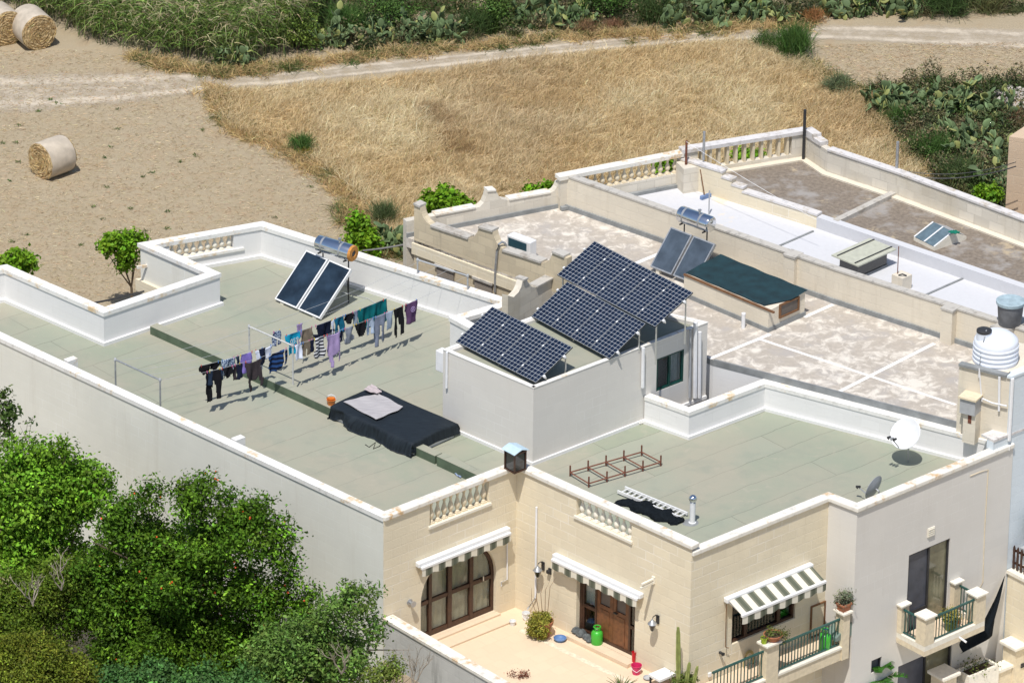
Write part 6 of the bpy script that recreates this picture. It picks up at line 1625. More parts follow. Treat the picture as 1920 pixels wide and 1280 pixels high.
for k, (o_, lb_) in enumerate(((0,'leafy plant in a terracotta pot on the terrace table, nearest the grey wall'),(.42,'leafy plant in a terracotta pot on the terrace table, at the right edge'))):
    pot_plant(tq+BDIR*o_+UP*(ztr+.5), .15, .22, lb_, M['terracotta'], [(0,0,.42,.2,.18,.25),(-.1,0,.75,.12,.1,.15)], 260, .10, (.06,.12,.03), .6)
t = pot_plant(tq+ADIR*.35-BDIR*.05+UP*(ztr-.06), .17, .3, 'taller yellow-flecked plant behind the terrace pots', M['terracotta'], [(0,0,1.45,.22,.18,.3)], 260, .11, (.12,.16,.04), .6)
# black cloth slung from the terrace corner
vs, qs = [], []; A0 = W_a3.pt(W_a3.L-.02, ztr-.15, .12); n1, n2 = 22, 10
lt = [W_a3.hit(1884,1078,.1), W_a3.hit(1866,1120,.15), W_a3.hit(1842,1165,.35), W_a3.hit(1815,1190,.5), W_a3.hit(1801,1195,.55)]
rt2 = [W_a3.hit(1884,1080,.1), W_a3.hit(1876,1120,.2), W_a3.hit(1866,1160,.35), W_a3.hit(1862,1195,.45), W_a3.hit(1803,1226,.55)]
def along(L, f): k = min(int(f*(len(L)-1)), len(L)-2); g = f*(len(L)-1)-k; return L[k]*(1-g)+L[k+1]*g
for i in range(n1+1):
    for j in range(n2+1):
        f, g = i/n1, j/n2; q = along(lt, f)*(1-g)+along(rt2, f)*g; q = q + W_a3.n*(.06*math.sin(g*9+f*2)*f) - UP*(.1*math.sin(math.pi*g)*f); vs.append(tuple(q))
for i in range(n1):
    for j in range(n2): k = i*(n2+1)+j; qs.append((k, k+1, k+n2+2, k+n2+1))
o = nmesh('black_cloth', vs, qs, M['net_dark']); tag(o, 'black cloth slung from the terrace corner, sagging below the small balcony', 'cloth')
Wt_ = Wall(f6+ADIR*.05, f6+ADIR*.05+BDIR*4)
pipe('wall_pipe', [Wt_.hit(1880,1152,-.04), Wt_.hit(1884,1150,.05) if False else Wt_.pt(.05,.1,-.05), Wt_.pt(4,.1,-.05)], .03, M['pvc_grey'], 'grey pipe running along the limestone terrace wall')
# forecourt wall: pillars and planter
zpc = -1.0
fp = flat(P(1905, 1207, zpc)); fq = flat(P(1770, 1263, zpc)); fu = (fp-fq).normalized(); fn = UP.cross(fu)
def fbox(name, mat, c, a0, a1, b0, b1, z0, z1, par, bevel=0): m = MB().at(c, fu, fn, UP); m.box(a0, a1, b0, b1, z0, z1); return m.build(name, mat, par, bevel=bevel)
fw = thing('forecourt_wall', 'low pale stone forecourt wall with capped pillars and a planter box at the lower right', 'wall', tuple(fq+UP*-2.6))
for c in (fp, fq):
    fbox('pillar', M['stone_light'], c, -.24, .24, -.24, .24, -2.6, zpc, fw); fbox('pillar_cap', M['stone_white'], c, -.32, .32, -.32, .32, zpc, zpc+.09, fw, .015)
Lf = (fp-fq).length
fbox('low_wall', M['stone_light'], fq, .24, Lf-.24, -.14, .14, -2.6, zpc-.55, fw); fbox('wall_coping', M['stone_white'], fq, .24, Lf-.24, -.19, .19, zpc-.55, zpc-.47, fw)
pc = fq+fu*(Lf*.47)
m = MB().at(pc, fu, fn, UP); m.extrude([(0,0)], 0, 0) if False else None
for (a0,a1,b0,b1) in ((-.55,.55,-.26,-.19),(-.55,.55,.19,.26),(-.55,-.48,-.19,.19),(.48,.55,-.19,.19)): fbox('planter_side', M['stone_white'], pc, a0, a1, b0, b1, zpc-.9, zpc-.22, fw)
fbox('planter_soil', M['soil'], pc, -.48, .48, -.19, .19, zpc-.9, zpc-.30, fw)
o = foliage('planter_plants', None, [(pc.x, pc.y, zpc-.2, .35, .2, .12)], 260, .07, (.12,.15,.04), rg); tag(o, 'low straggly plants in the stone planter box', 'plant')
q = fp+fn*-.245+UP*(zpc-.55); m = MB().at(q, fu, fn, UP); m.box(-.02,.22,-.02,.004,-.06,.06); tag(m.build('number_plate', M['dark_metal']), 'small dark framed plate on the right forecourt pillar', 'plate')
m = MB().at(fq+fu*-2, fu, fn, UP); m.box(-1, 9, -3.5, -.6, -2.66, -2.5); pv_ = m.build('pavement', M['line_white']); pv_['kind'] = 'structure'
# norfolk pine fronds
cp = P(1645, 1268, -.7); zpt = Zat((cp.x, cp.y), 1216)
t = thing('norfolk_pine', 'young star-shaped pine with flat green fronds below the grey wall', 'tree', (cp.x, cp.y, -2.6))
m = MB(); m.tube([V(cp.x, cp.y, -2.6), V(cp.x, cp.y, zpt)], .035, 6, .012); m.build('trunk', M['rail_green'], t)
bs, ds, ls = [], [], []
for lay, (zz, L_) in enumerate(((Zat((cp.x, cp.y), 1270),.80),(Zat((cp.x, cp.y), 1248),.42))):
    for k in range(6):
        a = k*math.pi/3+lay*.5
        for s in range(46):
            f = s/46; r_ = L_*(.12+.88*f); c = V(cp.x+math.cos(a)*r_, cp.y+math.sin(a)*r_, zz+.12*math.sin(f*2.4)-.05*f)
            for sd in (-1, 1): bs.append(tuple(c)); ds.append((math.cos(a+sd*1.15), math.sin(a+sd*1.15), .25)); ls.append(.26*(1-f*.6))
n = len(bs); v, f_, c = blades(np.array(bs), np.array(ds), np.array(ls), np.full(n, .03), vary((.045,.14,.02), n, rg, .2), rg, .1)
nmesh('fronds', v, f_, M['leaf'], c, t)
# ------------------------------------------------------------------ fields and vegetation
rv = np.random.default_rng(77)
def PYp(px, py, Y):
    d = ray(px, py); t = (Y-CAM.y)/d.y; return CAM + d*t
def G(px, py, z=0.0): return P(px, py, z)
def poly_world(px, z=0.0): return [(G(x, y, z).x, G(x, y, z).y) for x, y in px]
def inside_np(pts, poly):
    x, y = pts[:, 0], pts[:, 1]; c = np.zeros(len(pts), bool); j = len(poly)-1
    for i in range(len(poly)):
        xi, yi = poly[i]; xj, yj = poly[j]
        t = ((yi > y) != (yj > y)) & (x < (xj-xi)*(y-yi)/(yj-yi+1e-12)+xi); c ^= t; j = i
    return c
def scatter(poly, n, rng):
    p_ = np.array(poly); lo, hi = p_.min(0), p_.max(0); out = np.zeros((0, 2))
    while len(out) < n:
        q = rng.uniform(lo, hi, (n*2, 2)); q = q[inside_np(q, poly)]; out = np.concatenate([out, q])
    return out[:n]
def vnoise(p_, sc, seed=0):
    """smooth value noise in 2-D for patchiness"""
    r_ = np.random.default_rng(seed); tab = r_.random((64, 64)); q = p_*sc; i = np.floor(q).astype(int); f = q-i; f = f*f*(3-2*f)
    a = tab[i[:,0] % 64, i[:,1] % 64]; b = tab[(i[:,0]+1) % 64, i[:,1] % 64]; c = tab[i[:,0] % 64, (i[:,1]+1) % 64]; d = tab[(i[:,0]+1) % 64, (i[:,1]+1) % 64]
    return (a*(1-f[:,0])+b*f[:,0])*(1-f[:,1]) + (c*(1-f[:,0])+d*f[:,0])*f[:,1]
# --- dirt track
def track_mat():
    m, nt, b = nodes('dirt_track'); out = nt.nodes['Material Output']; ps = pos(nt)
    at = nt.nodes.new('ShaderNodeAttribute'); at.attribute_name = 'Col'
    sx = nt.nodes.new('ShaderNodeSeparateColor'); nt.links.new(at.outputs['Color'], sx.inputs[0])
    n1 = noise(nt, ps, 1.6, 6, .7); n2 = noise(nt, ps, 14, 5, .7)
    s = nt.nodes.new('ShaderNodeMath'); s.operation = 'ADD'; nt.links.new(sx.outputs[0], s.inputs[0]); nt.links.new(ramp(nt, n1, .2, .8, -.35, .35), s.inputs[1])
    c = mixc(nt, ramp(nt, n2, .3, .7), (.50,.43,.335), (.60,.52,.41))
    nt.links.new(c, b.inputs['Base Color']); b.inputs['Roughness'].default_value = 1; b.inputs['Specular IOR Level'].default_value = .1
    tr = nt.nodes.new('ShaderNodeBsdfTransparent'); mx = nt.nodes.new('ShaderNodeMixShader'); nt.links.new(ramp(nt, s.outputs[0], .18, .72), mx.inputs[0])
    nt.links.new(tr.outputs[0], mx.inputs[1]); nt.links.new(b.outputs[0], mx.inputs[2]); nt.links.new(mx.outputs[0], out.inputs[0]); return m
tp_ = [(-150,180,48),(60,174,46),(200,168,40),(320,160,30),(420,151,22),(520,148,16),(640,134,16),(780,121,15),(900,108,14),(1020,95,14),(1150,82,14),(1300,70,14),(1450,62,15),(1560,62,18),(1700,66,22),(1850,72,24),(2050,84,26)]
vs, qs, cs = [], [], []; nv = 16; fine_ = []
for i in range(len(tp_)-1):
    for k in range(6): f = k/6; fine_.append(tuple(tp_[i][j]*(1-f)+tp_[i+1][j]*f for j in range(3)))
for i, (x, y, h) in enumerate(fine_):
    for j in range(nv+1):
        t = -1+2*j/nv; q = G(x, y+h*t)
        wv = max(.62*max(0, 1-abs(t)), max(0, 1-abs(abs(t)-.45)/.50))
        wide = min(1, max(0, (h-17)/12)); wv = max(wv, wide*.72*(1-abs(t)))
        vs.append((q.x, q.y, terr(q.x, q.y)+.012)); cs.append((wv*.78, 0, 0))
for i in range(len(fine_)-1):
    for j in range(nv): k = i*(nv+1)+j; qs.append((k, k+1, k+nv+2, k+nv+1))
o = nmesh('dirt_track', vs, qs, track_mat(), cs); o['kind'] = 'structure'
# --- golden standing grass
GR = [(380,170),(470,172),(640,158),(800,140),(960,118),(1130,98),(1290,86),(1420,80),(1490,112),(1560,155),(1620,190),(1700,290),(1740,370),(1560,420),(1000,480),(800,500),(700,430),(650,352),(590,308),(530,275),(470,262),(420,240)]
gp = poly_world(GR)
n = 210000; q = scatter(gp, n, rv)
clr = vnoise(q, .55, 3); fine = vnoise(q, 2.2, 4); tr_ = vnoise(q, .18, 9)
# darker trampled streak and pale patches belong to the crop itself
dk = np.array([[G(x, y).x, G(x, y).y] for x, y in ((800,215),(825,235),(845,262),(860,285))])
dd = np.min(np.linalg.norm(q[:, None, :]-dk[None], axis=2), 1)
edge = np.ones(n)
base = np.column_stack([q, np.full(n, .0)+.02])
lean = np.array([.25, -.10, 0])
d = rv.normal(size=(n, 3))*.34 + np.array([0, 0, 1.0]) + lean; d[:, 2] = np.abs(d[:, 2])*.8+.25
flat_ = (fine > .62)[:, None]; d = np.where(flat_, d*np.array([1.5, 1.5, .45]), d)
L = rv.uniform(.34, .72, n)*(.72+.5*clr)*np.where(dd < .5, 1.25, 1)
warm = np.array([.64, .49, .27]); pale = np.array([.76, .64, .42]); brown_ = np.array([.34, .20, .085]); olive = np.array([.30, .27, .11])
mixv = np.clip(clr*1.3-.2+rv.normal(0, .22, n), 0, 1)[:, None]
c = warm*(1-mixv)+pale*mixv
bm = np.clip((tr_-.52)*3+rv.normal(0, .2, n), 0, 1)[:, None]*.6; c = c*(1-bm*.45)+brown_*bm*.45
c = np.where((dd < .42)[:, None], c*.45+brown_*.5, c)
om = (rv.random(n) < .05)[:, None]; c = np.where(om, olive, c)
c = np.clip(c*np.exp(rv.normal(0, .20, (n, 1))), .01, .9)
v, f, cc = blades(base, d, L, rv.uniform(.010, .020, n), c, rv, .38, 2)
o = nmesh('dry_grass', v, f, M['straw'], cc); tag(o, 'tall golden dry grass filling the field behind the roofs', 'dry grass', kind='stuff')
# --- straw litter, weeds and verge tufts
LT = [(-60,95),(180,95),(300,125),(390,165),(440,250),(530,275),(640,370),(690,440),(640,520),(-60,620)]
q = scatter(poly_world(LT), 22000, rv); q2 = scatter(poly_world([(1530,85),(1980,80),(1980,170),(1660,165),(1560,130)]), 6000, rv); q = np.concatenate([q, q2]); n = len(q)
d = rv.normal(size=(n, 3)); d[:, 2] = np.abs(d[:, 2])*.05+.01
c = np.where((rv.random(n) < .6)[:, None], vary((.56,.46,.30), n, rv, .22, .05), vary((.42,.31,.18), n, rv, .25, .05))
v, f, cc = blades(np.column_stack([q, np.full(n, .03)]), d, rv.uniform(.06, .22, n), rv.uniform(.008, .018, n), c, rv, .02, 1)
o = nmesh('straw_litter', v, f, M['straw'], cc); tag(o, 'loose straw scattered over the mown field', 'straw', kind='stuff')
wq = scatter(poly_world([(60,140),(300,200),(480,270),(600,360),(560,470),(20,470),(0,250)]), 60, rv)
pts = np.repeat(wq[:36], 16, 0)+rv.normal(0, .045, (36*16, 2)); n = len(pts)
d = sphere_dirs(n, rv, .2); v, f, cc = blades(np.column_stack([pts, np.full(n, .03)]), d, rv.uniform(.04, .12, n), np.full(n, .03), vary((.08,.13,.03), n, rv, .3), rv, .3, 1)
o = nmesh('field_weeds', v, f, M['leaf'], cc); tag(o, 'small green weeds dotting the mown field', 'weeds', kind='stuff')
def tufts(px, n, name, label, Lr=(.25,.6), col=(.50,.37,.18), spread=.35, per=40, w=.02, green=.0, kind='stuff', cat='grass'):
    ctr = []
    for k in range(n):
        i = rv.integers(0, len(px)-1); f = rv.random(); x = px[i][0]*(1-f)+px[i+1][0]*f; y = px[i][1]*(1-f)+px[i+1][1]*f
        g_ = G(x, y); ctr.append((g_.x, g_.y))
    ctr = np.array(ctr)+rv.normal(0, .22, (n, 2)); p_ = np.repeat(ctr, per, 0)+rv.normal(0, spread*.4, (n*per, 2)); m_ = len(p_)
    d = sphere_dirs(m_, rv, .5); c = vary(col, m_, rv, .25, .05)
    if green: c = np.where((np.repeat(rv.random(n), per) < green)[:, None], vary((.10,.13,.04), m_, rv, .25), c)
    v, f, cc = blades(np.column_stack([p_, np.array([terr(a, b) for a, b in p_])+.02]), d, rv.uniform(*Lr, m_), np.full(m_, w), c, rv, .4, 2)
    return tag(nmesh(name, v, f, M['straw'], cc), label, cat, kind=kind)
tufts([(395,165),(430,220),(460,250),(540,282),(600,318),(650,365),(690,410)], 230, 'field_edge_grass', 'dry grass tufts along the curved edge of the mown field', (.15,.5), green=.12)
tufts([(240,105),(330,128),(420,140),(520,128),(600,118),(700,104),(820,96),(960,82),(1100,68),(1250,66),(1400,52),(1520,46)], 330, 'verge_grass', 'dry grass verge between the track and the scrub', (.2,.6), green=.25)
tufts([(1480,110),(1560,150),(1640,200),(1690,280),(1720,340)], 150, 'corner_grass', 'dry and green grass along the right edge of the golden field', (.25,.6), green=.35)
tufts([(640,395),(690,440),(740,470),(790,470)], 120, 'yard_grass', 'dry grass between the white party wall and the scrolled stone wall', (.25,.6), green=.35)
# --- cane thicket
CN = poly_world([(70,42),(190,86),(260,100),(330,117),(400,128),(480,126),(540,108),(590,70),(640,0),(660,-150),(-60,-150),(-40,0)])
ns = 5200; q = scatter(CN, ns, rv); hh = rv.uniform(1.3, 2.5, ns)*(.72+.4*vnoise(q, .6, 5))
sb = np.column_stack([q, np.zeros(ns)]); sd_ = np.column_stack([rv.normal(0, .10, (ns, 2)), np.ones(ns)])
v1, f1_, c1_ = blades(sb, sd_, hh, np.full(ns, .022), vary((.13,.15,.06), ns, rv, .2), rv, .03, 2)
per = 20; f_ = rv.uniform(.25, 1.0, ns*per); b_ = np.repeat(sb, per, 0)+np.repeat(sd_, per, 0)*(np.repeat(hh, per)*f_)[:, None]
d = rv.normal(size=(ns*per, 3)); d[:, 2] = np.abs(d[:, 2])*.5+.45
col = vary((.13,.20,.045), ns*per, rv, .42, .08); tip = (rv.random(ns*per) < .22)[:, None]; col = np.where(tip, vary((.40,.36,.20), ns*per, rv, .2, .05), col)
v2, f2_, c2_ = blades(b_, d, rv.uniform(.20, .46, ns*per), rv.uniform(.022, .036, ns*per), col, rv, .8, 3)
pl = (rv.random(ns) < .22); bt = (sb+sd_*hh[:, None])[pl]; m_ = len(bt)*7; pb = np.repeat(bt, 7, 0)
d = rv.normal(size=(m_, 3))*.5+np.array([.5, -.1, .6]); v3, f3_, c3_ = blades(pb, d, rv.uniform(.2, .4, m_), np.full(m_, .022), vary((.50,.42,.27), m_, rv, .15, .04), rv, .7, 2)
V_ = np.concatenate([v1, v2, v3]); F_ = np.concatenate([f1_, f2_+len(v1), f3_+len(v1)+len(v2)]); C_ = np.concatenate([c1_, c2_, c3_])
o = nmesh('cane_thicket', V_, F_, M['leaf'], C_); tag(o, 'dense green cane thicket along the top left beyond the mown field', 'reeds', kind='stuff')
# --- scrub undergrowth
SB = [(560,98),(640,100),(720,90),(840,82),(960,70),(1100,56),(1250,54),(1400,42),(1540,34),(1700,32),(1950,26),(1950,-140),(600,-140)]
sp = poly_world(SB); nb = 1000; q = scatter(sp, nb, rv); q = np.concatenate([q, scatter(poly_world([(1630,170),(1760,150),(1960,160),(1960,420),(1860,420),(1740,330),(1660,230)]), 420, rv)])
bl, kinds = [], []
cols = [(.055,.095,.025),(.10,.115,.045),(.20,.17,.09),(.07,.085,.04),(.15,.135,.07)]
V_, F_, C_, off = [], [], [], 0
for (x, y) in q:
    kd = rv.integers(0, 5); n = 130; r_ = rv.uniform(.25, .55); h = rv.uniform(.35, .95)
    if rv.random() < .55:
        base = np.array([x, y, 0])+rv.normal(0, 1, (n, 3))*np.array([r_*.4, r_*.4, 0]); d = sphere_dirs(n, rv, .6)
        v, f, c = blades(base, d, rv.uniform(.4, 1.0, n)*h, np.full(n, .022), vary(cols[kd], n, rv, .3, .08), rv, .3, 2)
    else:
        dd_ = rv.normal(size=(n, 3)); dd_ /= np.linalg.norm(dd_, axis=1)[:, None]; pts = np.array([x, y, h*.5])+dd_*np.array([r_, r_, h*.5])*rv.uniform(.5, 1, (n, 1))
        v, f, c = leaf_arrays(pts, np.array([0,0,.5]), rv.uniform(.06, .13, n), vary(cols[kd], n, rv, .3, .08), rv, .5)
        f = f
    V_.append(v); F_.append(f+off); C_.append(c); off += len(v)
o = nmesh('scrub_undergrowth', np.concatenate(V_), np.concatenate(F_), M['leaf'], np.concatenate(C_)); tag(o, 'mixed green and tan scrub along the top edge beyond the track', 'scrub', kind='stuff')
# --- feathery shrubs
def feathery(px, py, h, r, n, col, name, label, cat='shrub', w=.012, Lr=(.5, 1.0), up=.8):
    g_ = G(px, py); n0 = n
    base = np.array([g_.x, g_.y, .02])+rv.normal(0, 1, (n, 3))*np.array([r*.32, r*.32, 0])
    base[:, 2] += rv.uniform(0, .45, n)*h
    d = sphere_dirs(n, rv, up)*np.array([r/h if r < h else 1, r/h if r < h else 1, 1]); 
    v, f, c = blades(base, d, rv.uniform(*Lr, n)*h*.62, np.full(n, w), vary(col, n, rv, .28, .06), rv, .25, 3)
    return tag(nmesh(name, v, f, M['leaf'], c), label, cat)
FG = (.075,.145,.035)
feathery(566, 283, .75, .55, 900, FG, 'fennel_bush', 'round feathery fennel bush at the left edge of the golden grass', w=.016)
feathery(572, 290, .35, .4, 200, (.35,.30,.03), 'yellow_flowers', 'small patch of yellow flowers at the foot of the round fennel bush', 'flowers', w=.02)
feathery(1487, 108, 1.5, .75, 2200, FG, 'fennel_bush', 'tall feathery fennel bush at the top corner of the golden grass', w=.016)
feathery(1437, 92, .8, .6, 700, (.07,.12,.035), 'fennel_bush', 'lower feathery bush just left of the tallest fennel bush', w=.016)
feathery(1570, 172, .75, .7, 800, (.12,.15,.075), 'grey_shrub', 'grey-green shrub between the track and the golden grass at right', w=.016)
feathery(1745, 292, 1.0, .9, 1700, FG, 'fennel_bush', 'feathery green bush in front of the right prickly pear bank', w=.016)
feathery(1800, 345, 1.1, .9, 1700, (.075,.115,.04), 'fennel_bush', 'feathery green bush just beyond the brown roof boundary wall', w=.016)
feathery(1690, 232, .8, .55, 700, FG, 'fennel_bush', 'small dark green feathery bush at the left end of the prickly pear bank', w=.016)
feathery(720, 420, 1.0, .6, 900, (.10,.135,.055), 'fennel_bush', 'grey-green feathery bush behind the prickly pear by the scrolled wall', w=.016)
feathery(650, 60, 1.3, 1.0, 1700, FG, 'fennel_bush', 'bright feathery bush at the top edge just right of the cane thicket', w=.018)
feathery(890, 62, 1.1, .8, 1300, (.06,.10,.03), 'fennel_bush', 'feathery bush at the top centre above the track', w=.018)
feathery(1230, 40, 1.2, .9, 1300, (.06,.095,.03), 'fennel_bush', 'feathery bush at the top edge above the narrowest part of the track', w=.018)
feathery(1770, 22, 1.2, 1.2, 1600, (.05,.085,.025), 'fennel_bush', 'broad dark green bush at the top right edge', w=.018)
feathery(1850, 18, 1.1, .9, 1200, (.14,.145,.06), 'olive_shrub', 'olive-yellow shrub in the top right corner', w=.018)
feathery(1100, 60, .6, .5, 700, (.24,.15,.08), 'dry_bush', 'russet dry bush above the middle of the track', w=.016)
feathery(1150, 56, .5, .45, 600, (.26,.15,.085), 'dry_bush', 'smaller russet dry bush right of the other russet bush', w=.016)
feathery(1525, 40, .6, .5, 600, (.30,.15,.06), 'dry_bush', 'orange-brown dry bush at the top right beyond the track', w=.016)
feathery(1890, 235, .7, .7, 700, (.20,.12,.07), 'dry_bush', 'brown dry bush beside the limestone tower', w=.016)
# --- rounded leafy bushes of the far hedge
for px, py, rw, h, col, lb in ((560,92,.8,1.5,(.11,.16,.03),'rounded yellow-green bush at the right end of the cane thicket'),(735,56,1.1,1.5,(.07,.13,.03),'rounded dark green bush at the top edge left of centre'),(930,50,1.0,1.3,(.08,.14,.03),'rounded green bush at the top edge right of the centre feathery bush'),(1130,34,1.1,1.4,(.06,.12,.025),'rounded dark bush at the top edge behind the russet bushes'),(1385,24,1.0,1.4,(.07,.13,.03),'rounded green bush at the top edge behind the track bend'),(1630,20,.9,1.5,(.07,.15,.02),'bright rounded green bush between two prickly pear clumps at top right')):
    g_ = G(px, py); t = thing('leafy_bush', lb, 'bush', (g_.x, g_.y, 0), group='rounded bushes of the far hedge')
    m = MB(); m.tube([g_, g_+UP*h*.5], .05, 6, .03); m.build('stem', plain('bush_bark', (.12,.09,.06), .9), t)
    foliage('crown', t, [(g_.x+rv.normal(0,.35)*rw, g_.y+rv.normal(0,.3)*rw, h*rv.uniform(.35,.8), rw*.5, rw*.5, h*.3) for _ in range(9)], 2600, .09, col, rv, .5, .5, clump=14, clump_r=.13, amt=.45, shell=.2)
# --- prickly pears
pa = []
for i in range(7):
    th = math.pi*i/6
    for j in range(10): ph = 2*math.pi*j/10; pa.append((math.sin(th)*math.cos(ph)*(1-.25*max(0, -math.cos(th))), math.sin(th)*math.sin(ph), -math.cos(th)))
pa = np.array(pa); pf = np.array([(i*10+j, i*10+(j+1) % 10, (i+1)*10+(j+1) % 10, (i+1)*10+j) for i in range(6) for j in range(10)])
M['pad'] = leaf_mat('cactus_pad', .5, .0)
def prickly(px, py, n, rx, ry, hmax, label, name='prickly_pear', rng=rv):
    g_ = G(px, py); pads = []; n = int(n*(3.6 if px > 1640 and py > 150 else 2.8)); k0 = max(3, n//4)
    for k in range(n):
        s = rng.uniform(.20, .34)
        if k < k0:
            p_ = np.array([g_.x+rng.uniform(-rx, rx), g_.y+rng.uniform(-ry, ry), .0]); ax = np.array([rng.normal(0,.35), rng.normal(0,.35), 1.0])
        else:
            for _ in range(8):
                pp, pax, ps_ = pads[rng.integers(0, len(pads))]
                if pp[2] < hmax: break
            p_ = pp+pax*ps_*rng.uniform(.75, .98)*1.0; ax = pax*.6+rng.normal(0, .55, 3)+np.array([0,0,.35])
        ax = ax/np.linalg.norm(ax); ax[2] = max(ax[2], -.1); pads.append((p_, ax, s))
    V_, F_, C_ = [], [], []
    for i, (p_, ax, s) in enumerate(pads):
        t1 = np.cross(ax, rng.normal(size=3)); t1 /= np.linalg.norm(t1); t2 = np.cross(ax, t1)
        c0 = p_+ax*s*.5
        v = c0+pa[:, :1]*t1*s*.40+pa[:, 1:2]*t2*s*.075+pa[:, 2:3]*ax*s*.52
        cl = np.array([.115,.165,.075])*np.exp(rng.normal(0, .22)); 
        if rng.random() < .18: cl = np.array([.26,.28,.10])
        lit_rim = np.abs(pa[:, 0])**2*.5+np.abs(pa[:, 2])**4*.5  # pad edges coloured paler, a painted highlight on the discs
        cc = cl[None]*(1+.35*lit_rim[:, None]); V_.append(v); F_.append(pf+i*len(pa)); C_.append(cc)
    o = nmesh(name, np.concatenate(V_), np.concatenate(F_), M['pad'], np.clip(np.concatenate(C_), 0, .9))
    o.data.polygons.foreach_set('use_smooth', np.ones(len(o.data.polygons), bool)); o.data.update()
    return tag(o, label, 'cactus', 'prickly pear clumps')
prickly(745, 470, 60, .5, .5, 1.5, 'prickly pear clump between the white party wall and the scrolled stone wall')
for a in ((1660,212,34,.7,.5,.9,'prickly pear clump at the left end of the right bank'),(1720,208,48,.8,.6,1.2,'pale prickly pear clump in the upper part of the right bank'),(1790,215,60,.9,.7,1.3,'large prickly pear clump at the centre of the right bank'),(1860,222,48,.8,.7,1.2,'prickly pear clump of the right bank next to the pale rubble heap'),
          (1800,268,40,.8,.6,1.0,'darker prickly pear clump low in the middle of the right bank'),(1850,305,46,.8,.7,1.1,'prickly pear clump above the brown roof, left of the limestone tower'),(1885,352,40,.6,.6,1.0,'prickly pear clump lowest on the bank beside the limestone tower'),
          (612,82,44,.7,.5,1.0,'pale prickly pear clump right of the cane thicket'),(705,72,40,.7,.5,.9,'prickly pear clump at the top above the grass verge'),(770,72,48,.9,.5,.9,'wide prickly pear clump at the top left of the centre bush'),(840,74,36,.6,.5,.9,'prickly pear clump touching the centre feathery bush'),
          (1000,48,44,.8,.5,1.1,'pale prickly pear clump at the top centre right'),(1065,46,44,.8,.5,1.1,'prickly pear clump above the russet bushes'),(1300,46,50,.9,.6,1.1,'prickly pear clump at the top edge above the track bend'),(1345,40,30,.6,.5,.9,'small prickly pear clump right of the track bend'),
          (1440,32,54,1.0,.6,1.1,'dense prickly pear clump left of the tall fennel bush'),(1592,30,46,.8,.5,1.1,'prickly pear clump beside the orange-brown bush'),(1672,24,44,.8,.5,1.0,'pale prickly pear clump left of the broad dark bush'),(430,128,24,.6,.4,.6,'low prickly pear at the foot of the cane thicket')):
    prickly(*a)
# pale rubble heap
rb = MB(); rr = random.Random(8)
for k in range(90):
    g_ = G(1900+rr.uniform(-32,30), 205+rr.uniform(-26,14)); s = rr.uniform(.06,.16); rb.at(g_+UP*rr.uniform(.0,.35), (math.cos(k),math.sin(k),0), None, UP); rb.box(-s,s,-s*.8,s*.8,-s*.5,s*.5,s*.3)
tag(rb.build('rubble_heap', plain('rubble', (.52,.47,.42), .9, var=.2)), 'heap of pale stone rubble among the prickly pears at the right edge', 'rubble', kind='stuff')
# --- hay bales
def bale_mats():
    m, nt, b = nodes('hay_end'); tc = nt.nodes.new('ShaderNodeTexCoord'); ps = pos(nt)
    w = N(nt, 'ShaderNodeTexNoise'); w.inputs['Scale'].default_value = 9; w.inputs['Detail'].default_value = 6; nt.links.new(tc.outputs['Object'], w.inputs['Vector'])
    c = mixc(nt, ramp(nt, w.outputs[0], .35, .65), (.26,.17,.075), (.58,.44,.24)); nt.links.new(c, b.inputs['Base Color']); b.inputs['Roughness'].default_value = 1
    bump(nt, b, w.outputs[0], 1, .05); return m
M['hay_end'] = bale_mats(); M['hay_wrap'] = plain('hay_wrap', (.50,.43,.34), .8, var=.16, vs=4)
def bale(px, py, ax_ang, D, Wd, label):
    g_ = G(px, py); t = thing('hay_bale', label, 'hay bale', (g_.x, g_.y, 0), group='round hay bales on the mown field')
    ax = Vector((math.cos(ax_ang), math.sin(ax_ang), 0)); r_ = D/2; c = g_+UP*(r_-.04); sd = UP.cross(ax)
    m = MB().at(c-ax*Wd/2, sd, UP, ax); m.lathe([(r_*.975,.02),(r_,.08),(r_*1.005,Wd*.5),(r_,Wd-.08),(r_*.975,Wd-.02)], 40, cap=False); m.build('net_wrap', M['hay_wrap'], t, smooth=True)
    rr = random.Random(int(px))
    for e in (0, 1):
        m = MB().at(c+ax*(Wd/2*(1 if e else -1)), sd, UP, ax if e else -ax)
        prof = [(.001,.0)]+[(r_*k/14*.985, .018*(k % 2)-.02*(k/14)**6) for k in range(1, 15)]
        m.lathe(prof, 40, cap=False)
        for i in range(len(m.v)): m.v[i] += Vector((rr.uniform(-.012,.012) for _ in range(3)))
        e_ = m.build('straw_end', M['hay_end'], t)
        k_ = 420; an = np.random.default_rng(int(px)+e); rad = an.uniform(.05, .98, k_)*r_; th = an.uniform(0, 6.28, k_)
        X = np.array(sd)[None]*(rad*np.cos(th))[:, None]+np.array(UP)[None]*(rad*np.sin(th))[:, None]; base = np.array(c+ax*(Wd/2+.012)*(1 if e else -1))[None]+X
        tg = -np.array(sd)[None]*np.sin(th)[:, None]+np.array(UP)[None]*np.cos(th)[:, None]+an.normal(0, .25, (k_, 3))
        v, f, cc = blades(base, tg, an.uniform(.08, .2, k_), np.full(k_, .018), vary((.50,.36,.17), k_, an, .35, .05), an, .1, 1)
        nmesh('loose_straw', v, f, M['straw'], cc, t)
bale(99, 325, R(44), 1.18, 1.0, 'single round hay bale in the middle of the mown field')
bale(62, 82, R(-62), 1.24, 1.1, 'round hay bale showing its coiled end by the cane thicket')
bale(2, 74, R(-60), 1.22, 1.1, 'round hay bale cut by the left edge of the picture')
